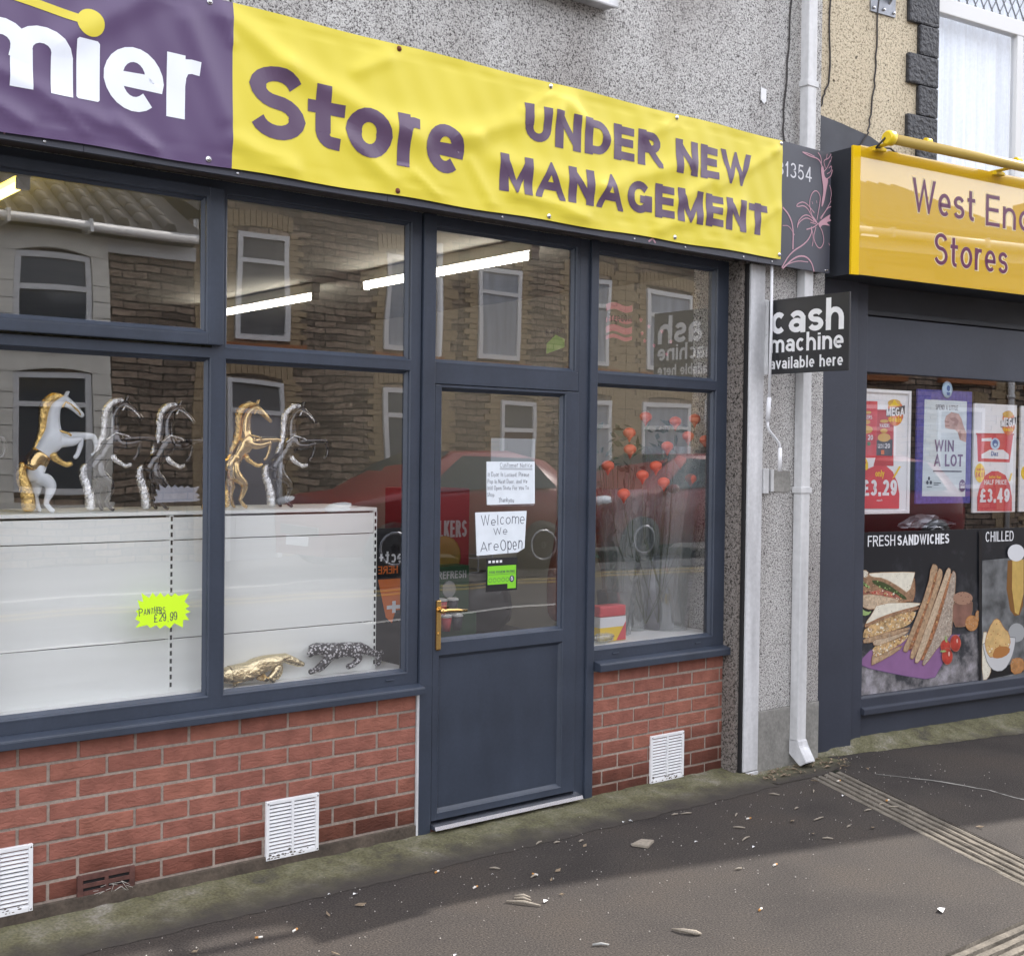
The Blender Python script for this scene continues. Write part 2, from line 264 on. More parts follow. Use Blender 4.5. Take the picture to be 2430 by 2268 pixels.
# mossy concrete strip
M = mk('moss_conc', (.12, .11, .07), .95, spec=.2); t = M.node_tree; b = t.nodes['Principled BSDF']; L = t.links.new; co = t.nodes.new('ShaderNodeTexCoord')
n = t.nodes.new('ShaderNodeTexNoise'); n.inputs['Scale'].default_value = 5; n.inputs['Detail'].default_value = 8; n.inputs['Roughness'].default_value = .7; L(co.outputs['Object'], n.inputs['Vector'])
r = ramp(t, [(.32, (.07, .064, .054)), (.46, (.125, .118, .068)), (.58, (.165, .155, .105)), (.7, (.26, .24, .21))]); L(n.outputs['Fac'], r.inputs[0])
n2 = t.nodes.new('ShaderNodeTexNoise'); n2.inputs['Scale'].default_value = 90; n2.inputs['Detail'].default_value = 3; L(co.outputs['Object'], n2.inputs['Vector'])
mr = t.nodes.new('ShaderNodeMapRange'); mr.inputs[1].default_value = .3; mr.inputs[2].default_value = .7; mr.inputs[3].default_value = .7; mr.inputs[4].default_value = 1.25; L(n2.outputs['Fac'], mr.inputs[0])
m1 = t.nodes.new('ShaderNodeMix'); m1.data_type = 'RGBA'; m1.blend_type = 'MULTIPLY'; m1.inputs['Factor'].default_value = 1; L(r.outputs[0], m1.inputs['A']); L(mr.outputs[0], m1.inputs['B'])
sp = t.nodes.new('ShaderNodeSeparateXYZ'); n3 = t.nodes.new('ShaderNodeTexNoise'); n3.inputs['Scale'].default_value = 7; n3.inputs['Detail'].default_value = 6; ma = t.nodes.new('ShaderNodeMath'); ma.operation = 'MULTIPLY_ADD'; ma.inputs[1].default_value = .22
r4 = ramp(t, [(.0, (1, 1, 1)), (.10, (.55, .55, .55)), (.17, (0, 0, 0))]); ad = t.nodes.new('ShaderNodeMath'); ad.operation = 'ADD'; ad.inputs[1].default_value = .215
L(co.outputs['Object'], sp.inputs[0]); L(co.outputs['Object'], n3.inputs['Vector']); L(n3.outputs['Fac'], ma.inputs[0]); L(sp.outputs[1], ma.inputs[2]); L(ma.outputs[0], ad.inputs[0]); L(ad.outputs[0], r4.inputs[0])
mg = t.nodes.new('ShaderNodeMix'); mg.data_type = 'RGBA'; mg.inputs['B'].default_value = (.055, .048, .043, 1); L(r4.outputs[0], mg.inputs['Factor']); L(m1.outputs['Result'], mg.inputs['A']); L(mg.outputs['Result'], b.inputs['Base Color'])

bp = t.nodes.new('ShaderNodeBump'); bp.inputs['Strength'].default_value = .7; bp.inputs['Distance'].default_value = .008; L(n2.outputs['Fac'], bp.inputs['Height']); L(bp.outputs[0], b.inputs['Normal'])

# ---------------------------------------------------------------- mesh builder
NTH = R(7.0)
NM = Matrix.Translation((4.65, 0, 0)) @ Matrix.Rotation(-NTH, 4, 'Z')       # frame of the neighbouring facade, turned 7 degrees
class MB:
    def __init__(s): s.bm = bmesh.new()
    def poly(s, pts, mi=0):
        try: f = s.bm.faces.new([s.bm.verts.new(p) for p in pts]); f.material_index = mi
        except Exception: pass
    def box(s, x0, x1, y0, y1, z0, z1, bev=0, mi=0):
        vs = [s.bm.verts.new((x, y, z)) for x in (x0, x1) for y in (y0, y1) for z in (z0, z1)]
        fs = [s.bm.faces.new([vs[i] for i in q]) for q in ((0, 1, 3, 2), (4, 6, 7, 5), (0, 4, 5, 1), (2, 3, 7, 6), (0, 2, 6, 4), (1, 5, 7, 3))]
        for f in fs: f.material_index = mi
        if bev:
            es = list({e for f in fs for e in f.edges})
            rr = bmesh.ops.bevel(s.bm, geom=es, offset=bev, segments=2, affect='EDGES', profile=.6)
            for f in rr['faces']: f.material_index = mi
        return s
    def prism(s, pts, axis, a, b, mi=0, bev=0):
        # pts is an outline in the two other axes; extruded from a to b along axis
        def P(p, t): return {'x': (t, p[0], p[1]), 'y': (p[0], t, p[1]), 'z': (p[0], p[1], t)}[axis]
        va = [s.bm.verts.new(P(p, a)) for p in pts]; vb = [s.bm.verts.new(P(p, b)) for p in pts]; n = len(pts); fs = []
        fs.append(s.bm.faces.new(va)); fs.append(s.bm.faces.new(vb[::-1]))
        for i in range(n): fs.append(s.bm.faces.new((va[i], vb[i], vb[(i + 1) % n], va[(i + 1) % n])))
        for f in fs: f.material_index = mi
        if bev:
            rr = bmesh.ops.bevel(s.bm, geom=list({e for f in fs for e in f.edges}), offset=bev, segments=2, affect='EDGES')
            for f in rr['faces']: f.material_index = mi
        return s
    def tube(s, pts, r, n=8, mi=0, cap=True):
        pts = [Vector(p) for p in pts]; rs = r if isinstance(r, (list, tuple)) else [r] * len(pts); rings = []
        up = None
        for i, p in enumerate(pts):
            d = ((pts[min(i + 1, len(pts) - 1)] - p).normalized() + (p - pts[max(i - 1, 0)]).normalized()).normalized()
            if up is None: up = Vector((0, 0, 1)) if abs(d.z) < .9 else Vector((1, 0, 0))
            a = d.cross(up).normalized(); b_ = a.cross(d).normalized(); up = b_
            rings.append([s.bm.verts.new(p + rs[i] * (math.cos(2 * math.pi * k / n) * a + math.sin(2 * math.pi * k / n) * b_)) for k in range(n)])
        for i in range(len(rings) - 1):
            for k in range(n):
                f = s.bm.faces.new((rings[i][k], rings[i][(k + 1) % n], rings[i + 1][(k + 1) % n], rings[i + 1][k])); f.smooth = True; f.material_index = mi
        if cap:
            for rg in (rings[0][::-1], rings[-1]):
                f = s.bm.faces.new(rg); f.material_index = mi
        return s
    def lathe(s, c, prof, n=16, axis='z', mi=0):
        c = Vector(c); rings = []
        for r_, h in prof:
            ring = []
            for k in range(n):
                u, v = r_ * math.cos(2 * math.pi * k / n), r_ * math.sin(2 * math.pi * k / n)
                ring.append(s.bm.verts.new(c + Vector({'z': (u, v, h), 'y': (u, h, v), 'x': (h, u, v)}[axis])))
            rings.append(ring)
        for i in range(len(rings) - 1):
            for k in range(n):
                f = s.bm.faces.new((rings[i][k], rings[i][(k + 1) % n], rings[i + 1][(k + 1) % n], rings[i + 1][k])); f.smooth = True; f.material_index = mi
        for rg in (rings[0][::-1], rings[-1]):
            f = s.bm.faces.new(rg); f.material_index = mi
        return s
    def ico(s, c, r, sub=2, sq=(1, 1, 1), mi=0, jit=0):
        o = bmesh.ops.create_icosphere(s.bm, subdivisions=sub, radius=1)
        for v in o['verts']:
            j = 1 + random.uniform(-jit, jit)
            v.co = Vector((c[0] + v.co.x * r * sq[0] * j, c[1] + v.co.y * r * sq[1] * j, c[2] + v.co.z * r * sq[2] * j))
        for f in {f for v in o['verts'] for f in v.link_faces}: f.material_index = mi; f.smooth = jit < .2
        return s
    def flat(s, pts2, y, mi=0, th=None):
        # outline in x, z lying at y; th gives it a thickness towards +y
        if th: return s.prism(pts2, 'y', y, y + th, mi)
        s.poly([(p[0], y, p[1]) for p in pts2], mi); return s
BASE = {}
def put(o, kind=None, label=None, cat=None, group=None):
    if kind: o['kind'] = kind
    if label: o['label'] = label
    if cat: o['category'] = cat
    if group: o['group'] = group
def thing(name, label, cat, base=(0, 0, 0), N=False, group=None):
    o = bpy.data.objects.new(name, None); COL.objects.link(o); o.empty_display_size = .1
    o.matrix_world = (NM if N else Matrix()) @ Matrix.Translation(base)
    BASE[o.name] = Vector(base); put(o, None, label, cat, group); return o
def part(name, mb, mats, parent, label=None, smooth=False, local=False):
    me = bpy.data.meshes.new(name); bm = mb.bm
    bmesh.ops.recalc_face_normals(bm, faces=bm.faces[:])
    if not local: bmesh.ops.translate(bm, verts=bm.verts[:], vec=-BASE[parent.name])
    bm.to_mesh(me); bm.free()
    for m_ in (mats if isinstance(mats, (list, tuple)) else [mats]): me.materials.append(MT[m_] if isinstance(m_, str) else m_)
    if smooth:
        for p in me.polygons: p.use_smooth = True
    o = bpy.data.objects.new(name, me); COL.objects.link(o); o.parent = parent; BASE[o.name] = BASE[parent.name]
    if label: o['label'] = label
    return o
def solo(name, mb, mats, label=None, cat=None, base=(0, 0, 0), N=False, group=None, kind=None, smooth=False):
    me = bpy.data.meshes.new(name); bm = mb.bm
    bmesh.ops.recalc_face_normals(bm, faces=bm.faces[:]); bmesh.ops.translate(bm, verts=bm.verts[:], vec=-Vector(base))
    bm.to_mesh(me); bm.free()
    for m_ in (mats if isinstance(mats, (list, tuple)) else [mats]): me.materials.append(MT[m_] if isinstance(m_, str) else m_)
    if smooth:
        for p in me.polygons: p.use_smooth = True
    o = bpy.data.objects.new(name, me); COL.objects.link(o); o.matrix_world = (NM if N else Matrix()) @ Matrix.Translation(base)
    BASE[o.name] = Vector(base); put(o, kind, label, cat, group); return o
def copy_tree(o, parent=None):
    c = o.copy(); COL.objects.link(c)
    if parent: c.parent = parent
    for ch in list(o.children): copy_tree(ch, c)
    return c
def add_skin(name, verts, edges, mats, parent, sub=2, root=0, local=True):
    # verts: (x, y, z, rx[, ry]); grows one continuous surface round the joints
    me = bpy.data.meshes.new(name); me.from_pydata([v[:3] for v in verts], edges, [])
    for m_ in mats: me.materials.append(MT[m_])
    o = bpy.data.objects.new(name, me); COL.objects.link(o); o.parent = parent; BASE[o.name] = BASE[parent.name]
    k = o.modifiers.new('skin', 'SKIN'); k.use_smooth_shade = True; k.branch_smoothing = .4
    sv = me.skin_vertices[0].data
    for i, v in enumerate(verts):
        sv[i].radius = (v[3], v[4] if len(v) > 4 else v[3]); sv[i].use_root = (i == root)
    s_ = o.modifiers.new('sub', 'SUBSURF'); s_.levels = sub; s_.render_levels = sub
    return o

def chaikin(p, closed=True, n=2):
    for _ in range(n):
        o = [] if closed else [p[0]]
        for i in range(len(p) if closed else len(p) - 1):
            a, b_ = p[i], p[(i + 1) % len(p)]; o += [(a[0] * .75 + b_[0] * .25, a[1] * .75 + b_[1] * .25), (a[0] * .25 + b_[0] * .75, a[1] * .25 + b_[1] * .75)]
        p = o if closed else o + [p[-1]]
    return p
# ---------------------------------------------------------------- stroke lettering
def arc(cx, cy, rx, ry, a0, a1, n=9): return [(cx + rx * math.cos(R(a0 + (a1 - a0) * i / n)), cy + ry * math.sin(R(a0 + (a1 - a0) * i / n))) for i in range(n + 1)]
def ring(cx, cy, rx, ry, n=18): return arc(cx, cy, rx, ry, 0, 360 - 360 / n, n - 1)
S_ = arc(.5, .76, .47, .24, 18, 270, 14) + arc(.5, .26, .5, .26, 90, -162, 14)[1:]
GL = {  # letter: (width, [(mode, points)]); p = square end, b = butt, x = run long and trim, c = closed
 'A': (.98, [('x', [(0, 0), (.5, 1), (1, 0)]), ('b', [(.2, .28), (.8, .28)])]),
 'B': (.86, [('p', [(0, 0), (0, 1)]), ('b', [(0, 1), (.6, 1)] + arc(.6, .76, .34, .24, 90, -90) + [(0, .52)]), ('b', [(0, .52), (.6, .52)] + arc(.6, .26, .4, .26, 90, -90) + [(0, 0)])]),
 'C': (.92, [('b', arc(.5, .5, .5, .5, 40, 320, 16))]),
 'D': (.90, [('p', [(0, 0), (0, 1)]), ('b', [(0, 1), (.5, 1)] + arc(.5, .5, .5, .5, 90, -90, 12) + [(0, 0)])]),
 'E': (.76, [('p', [(0, 0), (0, 1)]), ('p', [(0, 1), (.95, 1)]), ('p', [(0, .53), (.88, .53)]), ('p', [(0, 0), (1, 0)])]),
 'F': (.72, [('p', [(0, 0), (0, 1)]), ('p', [(0, 1), (1, 1)]), ('p', [(0, .5), (.85, .5)])]),
 'G': (.98, [('b', arc(.5, .5, .5, .5, 42, 325, 18)), ('b', [(.52, .43), (1.05, .43)]), ('p', [(1, .4), (1, .16)])]),
 'H': (.86, [('p', [(0, 0), (0, 1)]), ('p', [(1, 0), (1, 1)]), ('b', [(0, .52), (1, .52)])]),
 'I': (.28, [('p', [(.5, 0), (.5, 1)])]),
 'J': (.6, [('p', [(1, 1), (1, .3)] + arc(.5, .3, .5, .3, 0, -180))]),
 'K': (.88, [('p', [(0, 0), (0, 1)]), ('x', [(.0, .34), (.95, 1)]), ('x', [(.35, .6), (1, 0)])]),
 'L': (.72, [('p', [(0, 1), (0, 0)]), ('p', [(0, 0), (1, 0)])]),
 'M': (1.05, [('p', [(0, 0), (0, 1)]), ('p', [(1, 0), (1, 1)]), ('x', [(.03, 1), (.5, 0), (.97, 1)])]),
 'N': (.9, [('p', [(0, 0), (0, 1)]), ('p', [(1, 0), (1, 1)]), ('x', [(.04, 1), (.96, 0)])]),
 'O': (.98, [('c', ring(.5, .5, .5, .5, 24))]),
 'P': (.82, [('p', [(0, 0), (0, 1)]), ('b', [(0, 1), (.6, 1)] + arc(.6, .73, .4, .27, 90, -90) + [(0, .46)])]),
 'R': (.9, [('p', [(0, 0), (0, 1)]), ('b', [(0, 1), (.55, 1)] + arc(.55, .74, .38, .26, 90, -90) + [(0, .48)]), ('x', [(.5, .5), (1, 0)])]),
 'S': (.84, [('b', S_)]),
 'T': (.82, [('p', [(.5, 0), (.5, 1)]), ('p', [(0, 1), (1, 1)])]),
 'U': (.88, [('p', [(0, 1), (0, .42)] + arc(.5, .42, .5, .42, 180, 360, 10) + [(1, 1)])]),
 'V': (.92, [('x', [(0, 1), (.5, 0), (1, 1)])]),
 'W': (1.28, [('x', [(0, 1), (.25, 0), (.5, 1), (.75, 0), (1, 1)])]),
 'Y': (.9, [('p', [(.5, 0), (.5, .42)]), ('x', [(0, 1), (.5, .42)]), ('x', [(1, 1), (.5, .42)])]),
 '0': (.74, [('c', ring(.5, .5, .5, .5, 20))]), '1': (.46, [('p', [(.8, 0), (.8, 1)]), ('b', [(.1, .72), (.8, .98)])]),
 '2': (.72, [('b', arc(.5, .7, .5, .3, 165, -35) + [(.06, 0)]), ('p', [(0, 0), (1, 0)])]),
 '3': (.72, [('b', arc(.48, .75, .44, .25, 160, -90) + arc(.48, .25, .52, .25, 90, -160)[0:])]),
 '4': (.76, [('p', [(.72, 0), (.72, 1)]), ('b', [(.7, 1), (0, .28)]), ('p', [(0, .26), (1, .26)])]),
 '5': (.72, [('b', [(.95, 1), (.15, 1), (.05, .52)] + arc(.46, .32, .54, .32, 130, -155, 10))]),
 '9': (.74, [('c', ring(.5, .68, .5, .32, 16)), ('b', arc(.5, .5, .5, .5, 20, -150, 10))]),
 '£': (.78, [('b', arc(.55, .74, .36, .26, 15, 180) + [(.25, .3), (.06, .02)]), ('p', [(0, 0), (1, 0)]), ('p', [(.02, .46), (.75, .46)])]),
 '.': (.26, [('b', [(.5, -.05), (.5, .05)])]), ',': (.26, [('b', [(.5, .05), (.3, -.12)])]), '+': (.7, [('b', [(0, .45), (1, .45)]), ('b', [(.5, .1), (.5, .8)])]),
 # lower case: y 0..1 is the x-height, 2 is the ascender line, below 0 the descender
 'a': (.70, [('p', [(1, 0), (1, .62)]), ('b', arc(.5, .62, .5, .38, 0, 150)), ('c', ring(.45, .28, .45, .28, 14))]),
 'b': (.74, [('p', [(0, 0), (0, 2)]), ('c', ring(.5, .5, .5, .5, 18))]),
 'c': (.68, [('b', arc(.5, .5, .5, .5, 45, 315, 14))]),
 'd': (.74, [('p', [(1, 0), (1, 2)]), ('c', ring(.5, .5, .5, .5, 18))]),
 'e': (.72, [('b', [(.02, .48), (1, .48)] + arc(.5, .5, .5, .5, 0, 312, 20))]),
 'f': (.44, [('p', [(.4, 0), (.4, 1.6)] + arc(.8, 1.6, .4, .4, 180, 90, 4)), ('p', [(0, 1), (1, 1)])]),
 'g': (.74, [('p', [(1, 1), (1, -.6)] + arc(.5, -.6, .5, .4, 0, -160)), ('c', ring(.5, .5, .5, .5, 18))]),
 'h': (.72, [('p', [(0, 0), (0, 2)]), ('p', arc(.5, .5, .5, .5, 180, 0) + [(1, 0)])]),
 'i': (.26, [('p', [(.5, 0), (.5, 1)]), ('b', [(.5, 1.62), (.5, 1.98)])]), 'l': (.26, [('p', [(.5, 0), (.5, 2)])]),
 'k': (.7, [('p', [(0, 0), (0, 2)]), ('x', [(0, .35), (.9, 1)]), ('x', [(.3, .6), (1, 0)])]),
 'm': (1.12, [('p', [(0, 0), (0, 1)]), ('p', arc(.25, .6, .25, .4, 180, 0) + [(.5, 0)]), ('p', arc(.75, .6, .25, .4, 180, 0) + [(1, 0)])]),
 'n': (.72, [('p', [(0, 0), (0, 1)]), ('p', arc(.5, .55, .5, .45, 180, 0) + [(1, 0)])]),
 'o': (.76, [('c', ring(.5, .5, .5, .5, 20))]), 'p': (.74, [('p', [(0, -1), (0, 1)]), ('c', ring(.5, .5, .5, .5, 18))]),
 'r': (.48, [('p', [(0, 0), (0, 1)]), ('b', [(0, .45), (.12, .8), (.4, .97), (.75, 1.0), (1.15, .98)])]),
 's': (.64, [('b', S_)]), 't': (.46, [('p', [(.35, 1.7), (.35, .28)] + arc(.75, .28, .4, .28, 180, 275, 5)), ('p', [(0, 1), (1, 1)])]),
 'u': (.72, [('p', [(0, 1), (0, .45)] + arc(.5, .45, .5, .45, 180, 360) + [(1, 1)]), ('p', [(1, 0), (1, 1)])]),
 'v': (.7, [('x', [(0, 1), (.5, 0), (1, 1)])]), 'w': (1.0, [('x', [(0, 1), (.25, 0), (.5, 1), (.75, 0), (1, 1)])]),
 'x': (.68, [('x', [(0, 0), (1, 1)]), ('x', [(1, 0), (0, 1)])]), 'z': (.62, [('p', [(0, 1), (1, 1)]), ('b', [(1, 1), (0, 0)]), ('p', [(0, 0), (1, 0)])]),
 'y': (.7, [('x', [(0, 1), (.5, 0)]), ('x', [(1, 1), (.2, -.9)])]),
}
def clip_y(poly, lo, hi):
    for sgn, lim in ((1, lo), (-1, -hi)):
        o = []
        for i in range(len(poly)):
            a, b_ = poly[i - 1], poly[i]; ia, ib = sgn * a[1] >= lim, sgn * b_[1] >= lim
            if ia != ib:
                k = (lim / sgn - a[1]) / (b_[1] - a[1]); o.append((a[0] + k * (b_[0] - a[0]), a[1] + k * (b_[1] - a[1])))
            if ib: o.append(b_)
        poly = o
        if len(poly) < 3: return []
    return poly
def ribbon(pts, t, closed=False, thin=.14):
    n = len(pts); L_, R_ = [], []
    for i in range(n):
        p = Vector(pts[i]).to_2d(); a = Vector(pts[i - 1] if (i or closed) else pts[i]); b_ = Vector(pts[(i + 1) % n] if (i < n - 1 or closed) else pts[i])
        d0 = (p - a) if (p - a).length > 1e-9 else (b_ - p); d1 = (b_ - p) if (b_ - p).length > 1e-9 else d0
        d0 = d0.normalized(); d1 = d1.normalized(); d = (d0 + d1)
        d = d.normalized() if d.length > 1e-6 else d0
        h = t / 2 * (1 - thin * abs(d.x)) / max(.3, d.dot(d1)); nn = Vector((-d.y, d.x))
        L_.append(p + nn * h); R_.append(p - nn * h)
    return [[tuple(L_[i]), tuple(R_[i]), tuple(R_[(i + 1) % n]), tuple(L_[(i + 1) % n])] for i in range(n if closed else n - 1)]
def glyph(ch, x0, x1, z0, H, t, XH=.72):
    """list of (stroke index, polygon) for one letter drawn in the box x0..x1, z0..z0+H"""
    low = ch.islower(); top = (XH if low else 1) * H; w = x1 - x0; out = []
    tx = min(t, w * .62)
    def fx(u): return x0 + tx / 2 + u * (w - tx)
    def fy(v):
        if v < 0: return z0 + t / 2 + v * .3 * H if low else z0 + t / 2 + v * H
        if v <= 1: return z0 + t / 2 + v * (top - t)
        return z0 + top - t / 2 + (v - 1) * (H - top)
    for k, (mode, pts) in enumerate(GL[ch][1]):
        q = [(fx(u), fy(v)) for u, v in pts]
        if ch == '.': q = [(x0 + w / 2, z0), (x0 + w / 2, z0 + t)]
        if mode in 'px' and len(q) > 1:
            e = t / 2 if mode == 'p' else t * 1.3
            for a, b_ in ((0, 1), (-1, -2)):
                d = (Vector(q[a]) - Vector(q[b_])).normalized(); q[a] = tuple(Vector(q[a]) + d * e)
        ps = ribbon(q, t * (.86 if mode == 'x' and t > .2 * H else 1), mode == 'c', .28 if t > .2 * H else .14)
        if mode == 'x':
            lo = z0 if min(v for _, v in pts) >= 0 else z0 - .3 * H
            hi = z0 + top
            ps = [clip_y(p, lo, hi) for p in ps]
            ps = [[(a, b_) for b_, a in clip_y([(b_, a) for a, b_ in p], x0 - (.02 * w if ch in 'AVWvwyYkKxX' else 0), x1 + (.02 * w if ch in 'AVWvwyYkKRxX' else 0))] for p in ps if len(p) > 2]
        out += [(k, p) for p in ps if len(p) > 2]
    return out
def word(txt, x0, x1, z0, z1, wt=.2, gap=.14, xh=.72, jit=0, mirror=False, slope=0):
    """polygons (index, outline in x, z) of a word filling the box"""
    H = z1 - z0; ws = [(.42 if c == ' ' else GL[c][0]) for c in txt]
    if wt > .18: ws = [w * (1.35 if w < .3 else 1) for w in ws]
    tot = sum(ws) + gap * (len(txt) - 1); s_ = (x1 - x0) / tot; x = x0; out = []; rnd = random.Random(len(txt) * 7 + int(abs(x0) * 1000))
    for c, w in zip(txt, ws):
        if c != ' ':
            g = glyph(c, x, x + w * s_, z0 + slope * (x - x0), H * (1 + (rnd.uniform(-.12, .12) if jit else 0)), wt * H, xh)
            if jit:
                a = rnd.uniform(-jit, jit); cx, cz = x + w * s_ / 2, z0; dz = rnd.uniform(-.08, .08) * H
                g = [(k, [(cx + (px - cx) * math.cos(a) - (pz - cz) * math.sin(a), cz + dz + (px - cx) * math.sin(a) + (pz - cz) * math.cos(a)) for px, pz in p]) for k, p in g]
            out += g
        x += (w + gap) * s_
    if mirror: out = [(k, [(x0 + x1 - px, pz) for px, pz in p]) for k, p in out]
    return out
def letter(mb, polys, y, mi=0, step=.0003):
    for k, p in polys: mb.poly([(a, y - k * step, b_) for a, b_ in p], mi)
